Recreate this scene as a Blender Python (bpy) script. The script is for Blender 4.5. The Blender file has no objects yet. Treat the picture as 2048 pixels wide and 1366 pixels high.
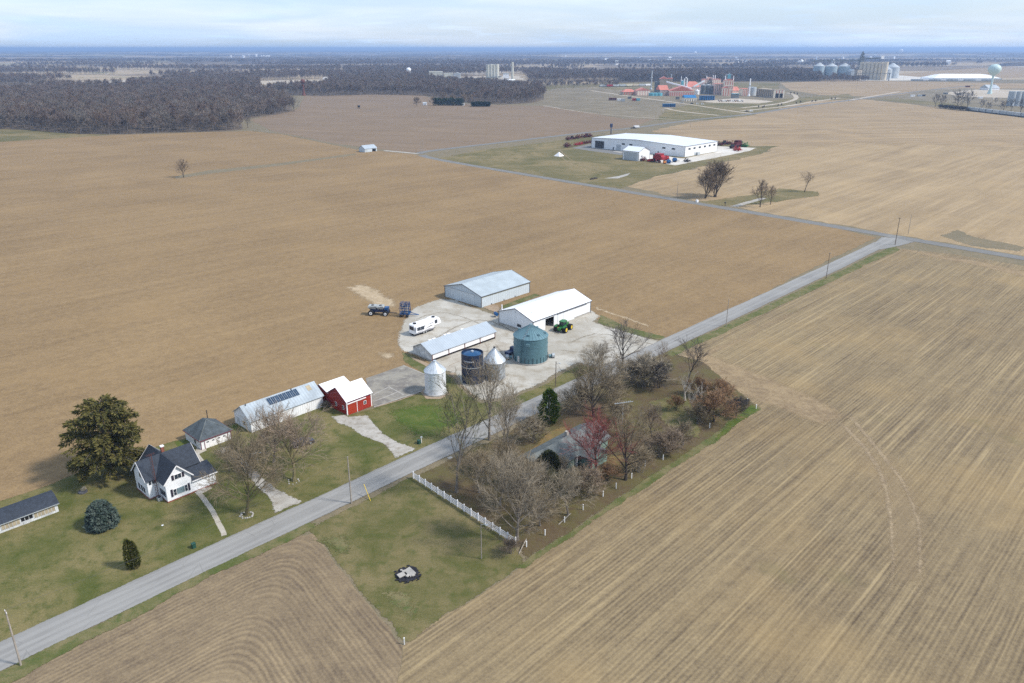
import bpy, math, random
import numpy as np
from mathutils import Vector, Matrix, noise as mnoise
from mathutils.geometry import delaunay_2d_cdt
sc = bpy.context.scene
COL = sc.collection
# ---------------------------------------------------------------- camera
F, HZ, CH = 1547.0, 97.0, 80.0
PIT = math.atan((683 - HZ) / F); SP, CP = math.sin(PIT), math.cos(PIT)
cd = bpy.data.cameras.new('camera'); cam = bpy.data.objects.new('camera', cd); COL.objects.link(cam)
cam.location = (0, 0, CH); cam.rotation_euler = (math.radians(90) - PIT, 0, 0)
cd.sensor_width = 36; cd.lens = F / 2048 * 36; cd.clip_start = .5; cd.clip_end = 80000
sc.camera = cam
# ---------------------------------------------------------------- light
SUN_AZ, SUN_EL = math.radians(-14), math.radians(46)     # azimuth counter-clockwise from +X
sd = bpy.data.lights.new('sun', 'SUN'); so = bpy.data.objects.new('sun', sd); COL.objects.link(so)
sd.energy = 3.1; sd.angle = math.radians(7); sd.color = (1, .95, .87)
sdir = Vector((math.cos(SUN_AZ) * math.cos(SUN_EL), math.sin(SUN_AZ) * math.cos(SUN_EL), math.sin(SUN_EL)))
so.rotation_euler = sdir.to_track_quat('Z', 'Y').to_euler(); so.location = (300, -100, 400)
wd = bpy.data.worlds.new('World'); sc.world = wd; wd.use_nodes = True
wn, wl = wd.node_tree.nodes, wd.node_tree.links
wn.clear()
wo = wn.new('ShaderNodeOutputWorld'); bg = wn.new('ShaderNodeBackground'); wl.new(bg.outputs[0], wo.inputs[0])
sky = wn.new('ShaderNodeTexSky'); sky.sky_type = 'NISHITA'; sky.sun_disc = False
sky.sun_elevation = SUN_EL; sky.sun_rotation = math.radians(90) - SUN_AZ
sky.air_density = 1.0; sky.dust_density = 1.2; sky.ozone_density = 1.5
tc = wn.new('ShaderNodeTexCoord'); sx = wn.new('ShaderNodeSeparateXYZ'); wl.new(tc.outputs['Generated'], sx.inputs[0])
def wm(op, a, b=None):
    n = wn.new('ShaderNodeMath'); n.operation = op
    for i, q in enumerate((a, b)):
        if q is None: continue
        if isinstance(q, (int, float)): n.inputs[i].default_value = q
        else: wl.new(q, n.inputs[i])
    return n.outputs[0]
zz = wm('ADD', wm('MAXIMUM', sx.outputs[2], 0.0), .07)
cx = wn.new('ShaderNodeCombineXYZ'); wl.new(wm('DIVIDE', sx.outputs[0], zz), cx.inputs[0]); wl.new(wm('DIVIDE', sx.outputs[1], zz), cx.inputs[1])
def wnoise(scale, det, off, sy=1.0):
    mp = wn.new('ShaderNodeMapping'); wl.new(cx.outputs[0], mp.inputs[0]); mp.inputs['Location'].default_value = off; mp.inputs['Scale'].default_value = (1, sy, 1)
    n = wn.new('ShaderNodeTexNoise'); wl.new(mp.outputs[0], n.inputs['Vector']); n.inputs['Scale'].default_value = scale
    n.inputs['Detail'].default_value = det; n.inputs['Roughness'].default_value = .55; n.inputs['Distortion'].default_value = .4
    return n.outputs[0]
def wramp(f, a, b):
    r = wn.new('ShaderNodeMapRange'); r.interpolation_type = 'SMOOTHSTEP'; wl.new(f, r.inputs[0]); r.inputs[1].default_value = a; r.inputs[2].default_value = b
    return r.outputs[0]
veil = wm('ADD', wm('MULTIPLY', wramp(wnoise(.16, 5, (3.1, 1.7, 0)), .36, .66), .35), .60)
wisp = wm('MULTIPLY', wramp(wnoise(1.1, 7, (7.3, 4.2, 0)), .52, .76), .38)
cov = wm('MINIMUM', wm('ADD', veil, wisp), 1.0)
tint = wn.new('ShaderNodeMix'); tint.data_type = 'RGBA'; wl.new(wramp(wnoise(.35, 5, (1.3, 9.1, 0)), .35, .7), tint.inputs['Factor'])
tint.inputs['A'].default_value = (3.7, 4.85, 6.5, 1); tint.inputs['B'].default_value = (5.1, 5.8, 6.8, 1)
mx = wn.new('ShaderNodeMix'); mx.data_type = 'RGBA'; wl.new(cov, mx.inputs['Factor'])
wl.new(sky.outputs[0], mx.inputs['A']); wl.new(tint.outputs['Result'], mx.inputs['B'])
wl.new(mx.outputs['Result'], bg.inputs['Color']); bg.inputs['Strength'].default_value = .125
vs_ = sc.view_settings; vs_.view_transform = 'Standard'; vs_.look = 'None'; vs_.exposure = .52; vs_.gamma = 1
sc.render.engine = 'CYCLES'
sc.cycles.max_bounces = 6; sc.cycles.diffuse_bounces = 2; sc.cycles.glossy_bounces = 2; sc.cycles.transparent_max_bounces = 10
sc.cycles.volume_bounces = 0; sc.cycles.use_denoising = False
sc.cycles.sample_clamp_indirect = 6
# ---------------------------------------------------------------- helpers
rnd = random.Random(7)
def G(px, py, z=0.0):
    dx, dv = (px - 1024) / F, (683 - py) / F
    t = (z - CH) / (-SP + dv * CP)
    return Vector((dx * t, (CP + dv * SP) * t, z))
def HW(Y, py):                                    # height seen at picture row py above a point at depth Y
    v = (683 - py) / F
    return CH + Y * (v * CP - SP) / (CP + v * SP)
def HT(px, pyb, pyt): return HW(G(px, pyb).y, pyt)
def SC(py): return 1 / F * CH / (SP - (683 - py) / F * CP)   # metres per photo pixel at ground row py
AF = math.radians(46.6)                           # bearing of the farm road; every building is square to it
U = Vector((math.cos(AF), math.sin(AF), 0)); V = Vector((-math.sin(AF), math.cos(AF), 0))
class MB:
    def __init__(s, T=None): s.v = []; s.f = []; s.m = []; s.T = T
    def add(s, vs, fs, mi=0):
        o = len(s.v)
        if s.T is not None: vs = [tuple(s.T @ Vector(p)) for p in vs]
        s.v.extend(vs); s.f.extend([tuple(i + o for i in q) for q in fs]); s.m.extend([mi] * len(fs)); return s
    def box(s, x0, x1, y0, y1, z0, z1, mi=0):
        return s.add([(x0,y0,z0),(x1,y0,z0),(x1,y1,z0),(x0,y1,z0),(x0,y0,z1),(x1,y0,z1),(x1,y1,z1),(x0,y1,z1)],
                     [(0,3,2,1),(4,5,6,7),(0,1,5,4),(1,2,6,5),(2,3,7,6),(3,0,4,7)], mi)
    def beam(s, p, q, w, h=None, mi=0):
        p, q = Vector(p), Vector(q); h = h or w; d = (q - p).normalized()
        a = d.cross(Vector((0, 0, 1)));
        if a.length < 1e-3: a = Vector((1, 0, 0))
        a.normalize(); b = a.cross(d); a *= w / 2; b *= h / 2
        return s.add([tuple(c) for c in (p-a-b,p+a-b,p+a+b,p-a+b,q-a-b,q+a-b,q+a+b,q-a+b)], [(0,3,2,1),(4,5,6,7),(0,1,5,4),(1,2,6,5),(2,3,7,6),(3,0,4,7)], mi)
    def cyl(s, p, q, r, r2=None, n=10, mi=0, caps=True):
        p, q = Vector(p), Vector(q); r2 = r if r2 is None else r2; d = (q - p).normalized()
        a = d.cross(Vector((0, 0, 1)))
        if a.length < 1e-3: a = Vector((1, 0, 0))
        a.normalize(); b = d.cross(a); vs = []
        for c, rr in ((p, r), (q, r2)):
            for i in range(n):
                t = 2 * math.pi * i / n; vs.append(tuple(c + a * (rr * math.cos(t)) + b * (rr * math.sin(t))))
        fs = [(i, (i+1) % n, n + (i+1) % n, n + i) for i in range(n)]
        if caps: fs += [tuple(range(n-1, -1, -1)), tuple(range(n, 2*n))]
        return s.add(vs, fs, mi)
    def lathe(s, prof, n=24, c=(0, 0), mi=0):
        vs = []; fs = []
        for r, z in prof:
            for i in range(n):
                t = 2 * math.pi * i / n; vs.append((c[0] + r * math.cos(t), c[1] + r * math.sin(t), z))
        for k in range(len(prof) - 1):
            for i in range(n):
                j = (i + 1) % n; fs.append((k*n+i, k*n+j, (k+1)*n+j, (k+1)*n+i))
        return s.add(vs, fs, mi)
    def poly(s, pts, mi=0): return s.add([tuple(p) for p in pts], [tuple(range(len(pts)))], mi)
    def prism(s, pts, vec, mi=0):
        n = len(pts); vec = Vector(vec)
        vs = [tuple(Vector(p)) for p in pts] + [tuple(Vector(p) + vec) for p in pts]
        return s.add(vs, [tuple(range(n-1, -1, -1)), tuple(range(n, 2*n))] + [(i, (i+1) % n, n+(i+1) % n, n+i) for i in range(n)], mi)
    def mesh(s, name, mats, smooth=False, ang=40):
        me = bpy.data.meshes.new(name); me.from_pydata(s.v, [], s.f)
        for m in (mats if isinstance(mats, (list, tuple)) else [mats]): me.materials.append(m)
        if any(s.m): me.polygons.foreach_set('material_index', s.m)
        if smooth:
            me.polygons.foreach_set('use_smooth', [True] * len(s.f)); me.set_sharp_from_angle(angle=math.radians(ang))
        me.update(); return me
    def build(s, name, mats, parent=None, smooth=False, loc=None, rz=None, ang=40):
        o = bpy.data.objects.new(name, s.mesh(name, mats, smooth, ang)); COL.objects.link(o)
        if parent is not None: o.parent = parent
        if loc is not None: o.location = loc
        if rz is not None: o.rotation_euler = (0, 0, rz)
        return o
def tag(o, label, cat, group=None, kind=None):
    if label: o['label'] = label
    if cat: o['category'] = cat
    if group: o['group'] = group
    if kind: o['kind'] = kind
    return o
def E(name, loc, rz, label, cat, group=None):
    o = bpy.data.objects.new(name, None); COL.objects.link(o); o.location = (loc[0], loc[1], loc[2] if len(loc) > 2 else 0)
    o.rotation_euler = (0, 0, rz); o.empty_display_size = .5
    return tag(o, label, cat, group)
def dup(root, loc, rz=0, label=None, scale=None, group=None):
    def cp(o, par):
        c = o.copy(); COL.objects.link(c); c.parent = par
        for k in list(o.children): cp(k, c)
        return c
    r = cp(root, None); r.location = (loc[0], loc[1], loc[2] if len(loc) > 2 else 0); r.rotation_euler = (0, 0, rz)
    if label: r['label'] = label
    if group: r['group'] = group
    if scale is not None: r.scale = scale if isinstance(scale, (tuple, list)) else (scale,) * 3
    return r
# ---------------------------------------------------------------- materials
class NT:
    def __init__(s, name):
        s.mat = bpy.data.materials.new(name); s.mat.use_nodes = True; s.t = s.mat.node_tree; s.N = s.t.nodes; s.L = s.t.links
        s.b = s.N['Principled BSDF']; s.b.inputs['Specular IOR Level'].default_value = .2
        s._oc = None
    def put(s, sock, v):
        if isinstance(v, bpy.types.NodeSocket): s.L.new(v, sock)
        elif isinstance(v, (tuple, list)) and len(v) == 3 and sock.type == 'RGBA': sock.default_value = (*v, 1)
        else: sock.default_value = v
    def oc(s):
        if s._oc is None: s._oc = s.N.new('ShaderNodeTexCoord').outputs['Object']
        return s._oc
    def mp(s, v=None, rot=0, scale=(1, 1, 1), loc=(0, 0, 0)):
        n = s.N.new('ShaderNodeMapping'); s.L.new(v or s.oc(), n.inputs[0]); n.inputs['Rotation'].default_value = (0, 0, rot)
        n.inputs['Scale'].default_value = scale; n.inputs['Location'].default_value = loc; return n.outputs[0]
    def noise(s, v=None, scale=1, det=3, rough=.55, dist=0):
        n = s.N.new('ShaderNodeTexNoise'); s.L.new(v or s.oc(), n.inputs['Vector']); n.inputs['Scale'].default_value = scale
        n.inputs['Detail'].default_value = det; n.inputs['Roughness'].default_value = rough; n.inputs['Distortion'].default_value = dist; return n.outputs[0]
    def m(s, op, a, b=None, c=None, clamp=False):
        n = s.N.new('ShaderNodeMath'); n.operation = op; n.use_clamp = clamp
        for i, q in enumerate((a, b, c)):
            if q is not None: s.put(n.inputs[i], q)
        return n.outputs[0]
    def rng(s, f, a, b, c=0.0, d=1.0, smooth=True):
        n = s.N.new('ShaderNodeMapRange'); n.interpolation_type = 'SMOOTHSTEP' if smooth else 'LINEAR'
        for i, q in enumerate((f, a, b, c, d)): s.put(n.inputs[i], q)
        return n.outputs[0]
    def mix(s, a, b, f, mode='MIX'):
        n = s.N.new('ShaderNodeMix'); n.data_type = 'RGBA'; n.blend_type = mode
        s.put(n.inputs['Factor'], f); s.put(n.inputs['A'], a); s.put(n.inputs['B'], b); return n.outputs['Result']
    def dot(s, vec, v=None):
        n = s.N.new('ShaderNodeVectorMath'); n.operation = 'DOT_PRODUCT'; s.L.new(v or s.oc(), n.inputs[0]); n.inputs[1].default_value = vec; return n.outputs['Value']
    def xyz(s, x, y, z=0.0):
        n = s.N.new('ShaderNodeCombineXYZ')
        for i, q in enumerate((x, y, z)): s.put(n.inputs[i], q)
        return n.outputs[0]
    def done(s, col, rough=.9, bump=None, bs=.3, bd=.05, metal=0, spec=.2, alpha=None):
        s.put(s.b.inputs['Base Color'], col); s.put(s.b.inputs['Roughness'], rough); s.b.inputs['Metallic'].default_value = metal
        s.b.inputs['Specular IOR Level'].default_value = spec
        if bump is not None:
            n = s.N.new('ShaderNodeBump'); s.L.new(bump, n.inputs['Height']); n.inputs['Strength'].default_value = bs; n.inputs['Distance'].default_value = bd
            s.L.new(n.outputs[0], s.b.inputs['Normal'])
        if alpha is not None: s.L.new(alpha, s.b.inputs['Alpha'])
        return s.mat
    def edge(s, scale=1.2, k=.55, sw=.1, top=1.0):
        """ragged natural border: the sheet thins out in clumps towards its rim (attribute 'edge' is 0 at the rim, 1 inside)"""
        a = s.N.new('ShaderNodeAttribute'); a.attribute_name = 'edge'
        n = s.noise(scale=scale, det=4, rough=.7)
        return s.rng(s.m('ADD', a.outputs['Fac'], s.m('MULTIPLY', s.m('SUBTRACT', n, .5), 1.6)), k - sw, k + sw, 0.0, top)
def mix3(a, k): return tuple(min(1, c * k) for c in a)
def paint(name, col, rough=.5, var=.12, scale=.6, metal=0, dirt=None, ribs=None, ribd=.03, spec=.3):
    """plain coat with uneven weathering; ribs = (axis, period) presses a corrugation into the sheet"""
    t = NT(name); n = t.noise(scale=scale, det=5, rough=.65); f = t.noise(scale=scale * 7, det=3)
    c = t.mix(mix3(col, 1 - var), mix3(col, 1 + var * .6), t.rng(n, .3, .7))
    c = t.mix(c, dirt or mix3(col, .6), t.m('MULTIPLY', t.rng(f, .55, .85), .35 if dirt else .18))
    b = None
    if ribs:
        sp = t.N.new('ShaderNodeSeparateXYZ'); t.L.new(t.oc(), sp.inputs[0])
        b = t.m('SINE', t.m('MULTIPLY', sp.outputs[ribs[0]], 2 * math.pi / ribs[1]))
        c = t.mix(c, mix3(col, .78), t.m('MULTIPLY', t.rng(b, -.95, -.3, 1.0, 0.0), .55))
    return t.done(c, rough, b, .6, ribd, metal, spec)
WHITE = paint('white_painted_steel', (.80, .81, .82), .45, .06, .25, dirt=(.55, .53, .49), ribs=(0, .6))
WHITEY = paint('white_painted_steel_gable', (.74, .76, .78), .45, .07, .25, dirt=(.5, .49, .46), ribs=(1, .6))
WROOF = paint('white_roof_steel', (.86, .87, .89), .35, .04, .2, ribs=(0, .8))
GROOF = paint('galvanised_roof', (.46, .51, .53), .42, .12, .3, metal=.25, dirt=(.36, .37, .36), ribs=(0, .75))
LROOF = paint('pale_grey_roof', (.38, .43, .48), .42, .08, .3, dirt=(.45, .47, .49), ribs=(0, .75))
PROOF = paint('patchy_metal_roof', (.36, .41, .45), .5, .2, .35, dirt=(.42, .36, .28), ribs=(0, .75))
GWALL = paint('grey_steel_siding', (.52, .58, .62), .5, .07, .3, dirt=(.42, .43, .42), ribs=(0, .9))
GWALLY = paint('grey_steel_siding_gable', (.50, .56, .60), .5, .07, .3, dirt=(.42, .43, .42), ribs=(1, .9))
DTRIM = paint('dark_trim', (.10, .10, .11), .6)
WTRIM = paint('white_trim', (.82, .80, .80), .5, .05)
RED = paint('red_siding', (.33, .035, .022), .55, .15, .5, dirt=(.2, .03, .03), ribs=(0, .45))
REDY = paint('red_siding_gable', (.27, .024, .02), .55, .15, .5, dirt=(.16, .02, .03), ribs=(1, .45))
REDDOOR = paint('red_door', (.35, .038, .016), .55, .15, .7, ribs=(0, .5))
MAROON = paint('maroon_trim', (.15, .02, .05), .6)
SHINGLE = paint('charcoal_shingle', (.035, .043, .058), .85, .25, 1.6, dirt=(.06, .065, .075))
OSHINGLE = paint('weathered_shingle', (.075, .09, .10), .85, .35, .8, dirt=(.16, .17, .17))
GSHINGLE = paint('grey_shingle', (.135, .15, .148), .85, .25, .8, dirt=(.12, .12, .11))
SIDING = paint('white_clapboard', (.82, .83, .85), .6, .05, .5, ribs=(2, .25), ribd=.015)
GREENW = paint('pale_green_siding', (.20, .29, .25), .7, .15, .6, ribs=(2, .3), ribd=.015)
GLASS = paint('dark_glass', (.03, .04, .055), .12, .3, .8, spec=.6)
PGLASS = paint('pale_glass', (.20, .27, .30), .15, .3, .8, spec=.6)
SHUT = paint('dark_shutter', (.03, .024, .04), .7)
CONC = paint('concrete', (.36, .34, .31), .9, .2, .6)
BRICK = paint('chimney_brick', (.25, .09, .06), .9, .3, 4)
WOODP = paint('weathered_pole_wood', (.17, .13, .10), .9, .25, 1.5)
WOODG = paint('grey_pole_wood', (.33, .29, .25), .9, .25, 1.5)
STEEL = paint('galvanised_steel', (.50, .53, .55), .4, .15, 1, metal=.35)
DSTEEL = paint('dark_steel', (.05, .05, .055), .6, .2, 1)
RUST = paint('rust_brown', (.14, .05, .035), .7, .2, .5)
BINW = paint('white_bin_steel', (.74, .76, .79), .42, .12, .8, metal=.1, dirt=(.5, .52, .55), ribs=(2, .35), ribd=.02)
BING = paint('galvanised_bin', (.42, .45, .48), .34, .22, .8, metal=.45, dirt=(.3, .3, .32), ribs=(2, .35), ribd=.02)
BINT = paint('teal_bin_steel', (.095, .185, .215), .45, .10, .7, dirt=(.14, .22, .24), ribs=(2, .38), ribd=.025)
BINTR = paint('teal_bin_roof', (.12, .215, .25), .45, .10, .7)
ROOFR = paint('bin_roof_steel', (.56, .60, .64), .38, .18, 1.2, metal=.3)
BLUES = paint('blue_glass_lining', (.018, .030, .066), .3, .35, .8, dirt=(.03, .03, .05), ribs=(2, 1.4), ribd=.01, spec=.4)
BLUED = paint('blue_silo_dome', (.015, .07, .17), .35, .2, .8)
TYRE = paint('tyre_rubber', (.018, .018, .019), .9, .2, 3)
RIMW = paint('white_rim', (.8, .8, .8), .5)
YEL = paint('yellow_rim', (.75, .52, .02), .5)
JGREEN = paint('green_tractor_paint', (.025, .16, .035), .35, .1, 1, spec=.5)
NBLUE = paint('navy_machine_paint', (.012, .03, .09), .35, .15, 1, spec=.5)
MBLUE = paint('blue_machine_paint', (.012, .085, .24), .4, .2, 1.5, spec=.4)
HOPPER = paint('grey_hopper_plastic', (.36, .38, .38), .6, .12, .8)
RVW = paint('white_gelcoat', (.84, .84, .85), .3, .03, .5, spec=.5)
RVG = paint('grey_decal', (.30, .30, .32), .4, .1, 1)
BLACKP = paint('black_plastic', (.015, .015, .017), .5, .2, 1)
CRED = paint('machine_red', (.33, .02, .024), .4, .15, .6)
DRED = paint('dull_machine_red', (.10, .018, .022), .6, .3, .5)
CREAM = paint('cream_panel', (.82, .72, .57), .6, .08, .1)
FRED = paint('factory_red', (.56, .20, .145), .6, .12, .08)
FPINK = paint('factory_rose_panel', (.78, .54, .45), .6, .1, .1)
FDARK = paint('factory_dark_steel', (.15, .165, .17), .6, .3, .15)
TANW = paint('tan_panel', (.42, .34, .25), .7, .1, .1)
FGREY = paint('far_grey_steel', (.42, .45, .47), .5, .15, .1)
FBLUE = paint('bright_blue_paint', (.02, .16, .36), .5, .15, .3)
TURQ = paint('turquoise_paint', (.12, .38, .45), .5, .15, .3)
SILOC = paint('cream_concrete', (.62, .54, .41), .85, .1, .08)
SILOB = paint('beige_concrete', (.50, .49, .42), .85, .1, .08)
PALEG = paint('pale_green_tank_paint', (.50, .62, .60), .5, .06, .1)
TARP = paint('white_tarpaulin', (.82, .82, .82), .6, .05, .05)
ASH = paint('charred_ground', (.022, .022, .028), .95, .5, 2, dirt=(.1, .09, .09))
SLABM = paint('pale_slab', (.36, .34, .31), .9, .15, 1.5)
GRNBOX = paint('green_box', (.02, .07, .05), .5)
STAKE = paint('white_stake', (.78, .78, .76), .6, .1, 3)
GREYBOARD = paint('weathered_white_board', (.60, .61, .61), .85, .3, .9, dirt=(.3, .29, .27), ribs=(0, .3), ribd=.01)
TANBOARD = paint('bare_board', (.38, .32, .22), .85, .25, 1)
SOLAR = paint('solar_cell', (.02, .045, .085), .2, .15, 1, spec=.6)
# ---- ground covers
def row_field(name, soil, straw, ang, rows=.5, streak=.5, fine=.5, big=.35, bias=0.0, soft=None, tintc=None, lines=0, green=None):
    t = NT(name); r = t.mp(rot=-ang)
    f = t.noise(scale=1.9, det=3, rough=.8); f2 = t.noise(scale=.42, det=3, rough=.7)
    rw = t.noise(t.mp(r, scale=(.05, 1.25, 1)), 1, 3, .65); st = t.noise(t.mp(r, scale=(.009, .24, 1)), 1, 4, .7); st2 = t.noise(t.mp(r, scale=(.004, .06, 1)), 1, 3, .6)
    bg_ = t.noise(scale=.016, det=5, rough=.65, dist=.6)
    a = .5 + bias
    for src, k in ((rw, 1.5 * rows), (st, 1.5 * streak), (st2, 1.3 * streak), (f, 1.9 * fine), (f2, 1.1 * fine), (bg_, 1.4 * big)):
        a = t.m('ADD', a, t.m('MULTIPLY', t.m('SUBTRACT', src, .5), k))
    if lines:
        ln = t.noise(t.mp(r, scale=(.014, 1.0, 1)), 1, 2, .6); l2 = t.noise(t.mp(r, scale=(.010, 1.35, 1), loc=(0, 7.3, 0)), 1, 1, .5)
        gate = t.rng(t.noise(scale=.03, det=3), .35, .6, .35, 1.0)
        a = t.m('ADD', a, t.m('MULTIPLY', t.m('MULTIPLY', t.m('SUBTRACT', t.rng(ln, .52, .66), t.m('MULTIPLY', t.rng(l2, .55, .68), .45)), lines), gate))
        sp = t.N.new('ShaderNodeSeparateXYZ'); t.L.new(r, sp.inputs[0]); ph = t.m('ADD', t.m('MULTIPLY', sp.outputs[1], 2 * math.pi / .76), t.m('MULTIPLY', t.noise(t.mp(r, scale=(.06, .2, 1)), 1, 2), 5.0))
        a = t.m('ADD', a, t.m('MULTIPLY', t.m('MULTIPLY', t.m('SINE', ph), t.rng(t.noise(t.mp(r, scale=(.03, .12, 1)), 1, 3), .35, .6, .1, 1.0)), lines * .40))
    c = t.mix(soil, straw, t.rng(a, .0, 1.0, smooth=False))
    hue = t.noise(scale=.035, det=4); c = t.mix(c, tintc or mix3(straw, .85), t.m('MULTIPLY', t.rng(hue, .45, .75), .4))
    if green: c = t.mix(c, green, t.m('MULTIPLY', t.rng(t.noise(scale=.03, det=5, rough=.65), .60, .74), .6))
    return t.done(c, .95, f, .5, .06, alpha=t.edge(1.6, soft) if soft else None)
SOIL, STRAW = (.097, .071, .046), (.322, .244, .136)
F_RIGHT = row_field('corn_stubble', SOIL, STRAW, AF, .62, .34, .52, .42, -.01, tintc=(.34, .235, .11), lines=.36, green=(.14, .12, .055))
F_LEFT = row_field('tilled_stubble', (.126, .083, .044), (.330, .226, .115), AF, .20, .32, .68, .46, .0, tintc=(.285, .19, .092))
F_MID = row_field('brown_stubble', (.125, .09, .06), (.265, .19, .122), math.radians(-20), .1, .5, .4, .45, -.02, tintc=(.22, .155, .098))
F_PALE = row_field('pale_stubble', (.165, .117, .068), (.405, .30, .175), AF, .30, .60, .45, .55, .06, tintc=(.38, .27, .142), lines=.18)
F_FAR = row_field('far_stubble', (.175, .125, .075), (.38, .28, .165), math.radians(10), .05, .8, .3, .6, .03, tintc=(.36, .25, .13))
def corner_field(name):                                   # rows follow two sides and bend round the corner
    t = NT(name)
    n1 = Vector((math.sin(AF), -math.cos(AF), 0)); p1 = G(300, 1208)
    A2, B2 = G(662, 1117), G(803, 1284); e = (B2 - A2).normalized(); n2 = Vector((e.y, -e.x, 0))
    if n2.dot(G(500, 1300) - A2) < 0: n2 = -n2
    d1 = t.m('SUBTRACT', t.dot(n1), n1.dot(p1)); d2 = t.m('SUBTRACT', t.dot(n2), n2.dot(A2))
    wob = t.m('MULTIPLY', t.m('SUBTRACT', t.noise(scale=.25, det=2), .5), .5)
    w = t.m('ADD', t.m('SMOOTH_MIN', d1, d2, 9.0), wob); al = t.m('MAXIMUM', d1, d2)
    f = t.noise(scale=2.2, det=3, rough=.8); f2 = t.noise(scale=.5, det=3, rough=.7)
    rw = t.noise(t.xyz(t.m('MULTIPLY', w, 1.9), t.m('MULTIPLY', al, .05)), 1, 2); st = t.noise(t.xyz(t.m('MULTIPLY', w, .42), t.m('MULTIPLY', al, .02), 4.0), 1, 3)
    sn = t.m('MULTIPLY', t.m('SINE', t.m('MULTIPLY', w, 2 * math.pi / .80)), t.rng(t.noise(t.xyz(t.m('MULTIPLY', w, .12), t.m('MULTIPLY', al, .03), 2.0), 1, 3), .35, .6, .15, 1.0)); bg_ = t.noise(scale=.05, det=4, rough=.6)
    a = t.m('ADD', .40, t.m('MULTIPLY', sn, .15))
    for src, k in ((rw, .6), (st, .45), (f, 1.0), (f2, .7), (bg_, 1.0)): a = t.m('ADD', a, t.m('MULTIPLY', t.m('SUBTRACT', src, .5), k))
    c = t.mix((.124, .092, .062), (.335, .252, .148), t.rng(a, 0.0, 1.0, smooth=False))
    return t.done(c, .95, f, .5, .06)
F_CORNER = corner_field('corner_stubble')
def blotch(name, cols, s1=.12, s2=1.0, s3=6, soft=None, es=1.4, fine=.35, w=(.35, .65), sw=.1, top=1.0):
    t = NT(name); a = t.noise(scale=s1, det=5, rough=.62, dist=.6); b = t.noise(scale=s2, det=4, rough=.65); f = t.noise(scale=s3, det=3, rough=.7)
    c = t.mix(cols[0], cols[1], t.rng(a, *w)); c = t.mix(c, cols[2], t.m('MULTIPLY', t.rng(b, .45, .72), .75))
    c = t.mix(c, (1, 1, 1), 1.0, 'MULTIPLY') if False else c
    v = t.rng(f, .25, .75, 1 - fine, 1 + fine, False)
    c = t.mix(c, t.xyz(v, v, v), 1.0, 'MULTIPLY')
    return t.done(c, .95, f, .4, .06, alpha=t.edge(es, soft, sw, top) if soft else None)
LAWN = blotch('lawn_grass', ((.074, .085, .020), (.182, .150, .066), (.055, .072, .014)), .085, .45, 4, .42, w=(.30, .70))
LAWN2 = blotch('worn_lawn', ((.084, .086, .025), (.172, .140, .066), (.064, .078, .018)), .11, .5, 4, .42, w=(.30, .68))
VERGE = blotch('verge_grass', ((.088, .10, .030), (.17, .145, .07), (.055, .085, .018)), .2, .7, 5, .45)
GREEN = blotch('fresh_grass', ((.062, .095, .015), (.105, .118, .028), (.050, .082, .012)), .3, .9, 5, .5)
LITTER = blotch('leaf_litter', ((.108, .076, .043), (.105, .09, .035), (.082, .054, .035)), .09, .5, 4, .45)
OGRASS = blotch('dead_orange_grass', ((.20, .135, .055), (.155, .125, .05), (.14, .09, .045)), .25, .8, 5, .5)
PGRASS = blotch('pasture', ((.118, .104, .043), (.21, .163, .082), (.096, .091, .033)), .02, .10, 1.2, .4, .5)
GRAVEL = blotch('gravel_yard', ((.355, .328, .278), (.455, .43, .38), (.265, .222, .162)), .06, .25, 4, .5, fine=.22, w=(.38, .62))
DRIVE = blotch('drive_gravel', ((.33, .305, .265), (.41, .385, .345), (.22, .185, .14)), .25, .8, 6, .5, fine=.22)
PAD = blotch('old_concrete_pad', ((.27, .25, .21), (.17, .155, .14), (.33, .305, .255)), .16, .7, 5, fine=.15)
SLABG = blotch('yard_concrete', ((.42, .385, .325), (.34, .30, .245), (.46, .43, .37)), .2, .6, 5, .5, fine=.15)
STRAWP = blotch('straw_patch', ((.47, .365, .24), (.38, .29, .18), (.52, .42, .30)), .15, .7, 3, .62, .45, sw=.35, top=.9)
PALEROW = blotch('driven_headland', ((.43, .315, .185), (.30, .215, .13), (.46, .35, .215)), .2, .7, 2, .65, .8, sw=.5, top=.62, fine=.22)
FAINT = blotch('faint_headland', ((.40, .30, .18), (.32, .235, .14), (.42, .32, .20)), .2, .7, 2, .65, .8, sw=.5, top=.34, fine=.22)
TRACK = blotch('wheel_track_straw', ((.40, .305, .19), (.30, .225, .145), (.42, .32, .20)), .3, 1.2, 2, .75, .8, sw=.45, top=.75)
DIRT = blotch('bare_dirt', ((.32, .24, .165), (.25, .185, .125), (.36, .29, .21)), .3, 1, 5, .6)
DRAIN = blotch('weedy_line', ((.17, .14, .09), (.20, .16, .10), (.13, .12, .07)), .1, .5, 2, .6, .4)
FARPALE = blotch('far_pale_ground', ((.40, .335, .25), (.47, .41, .34), (.30, .25, .18)), .012, .05, .3, .45, .03, .1)
FARWHITE = blotch('quarry_ground', ((.50, .46, .40), (.62, .59, .54), (.36, .32, .27)), .015, .06, .3, .5, .03, .1)
FARDIRT = blotch('works_ground', ((.165, .135, .09), (.22, .18, .12), (.135, .118, .07)), .015, .06, .3, .45, .04, .15)
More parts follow.
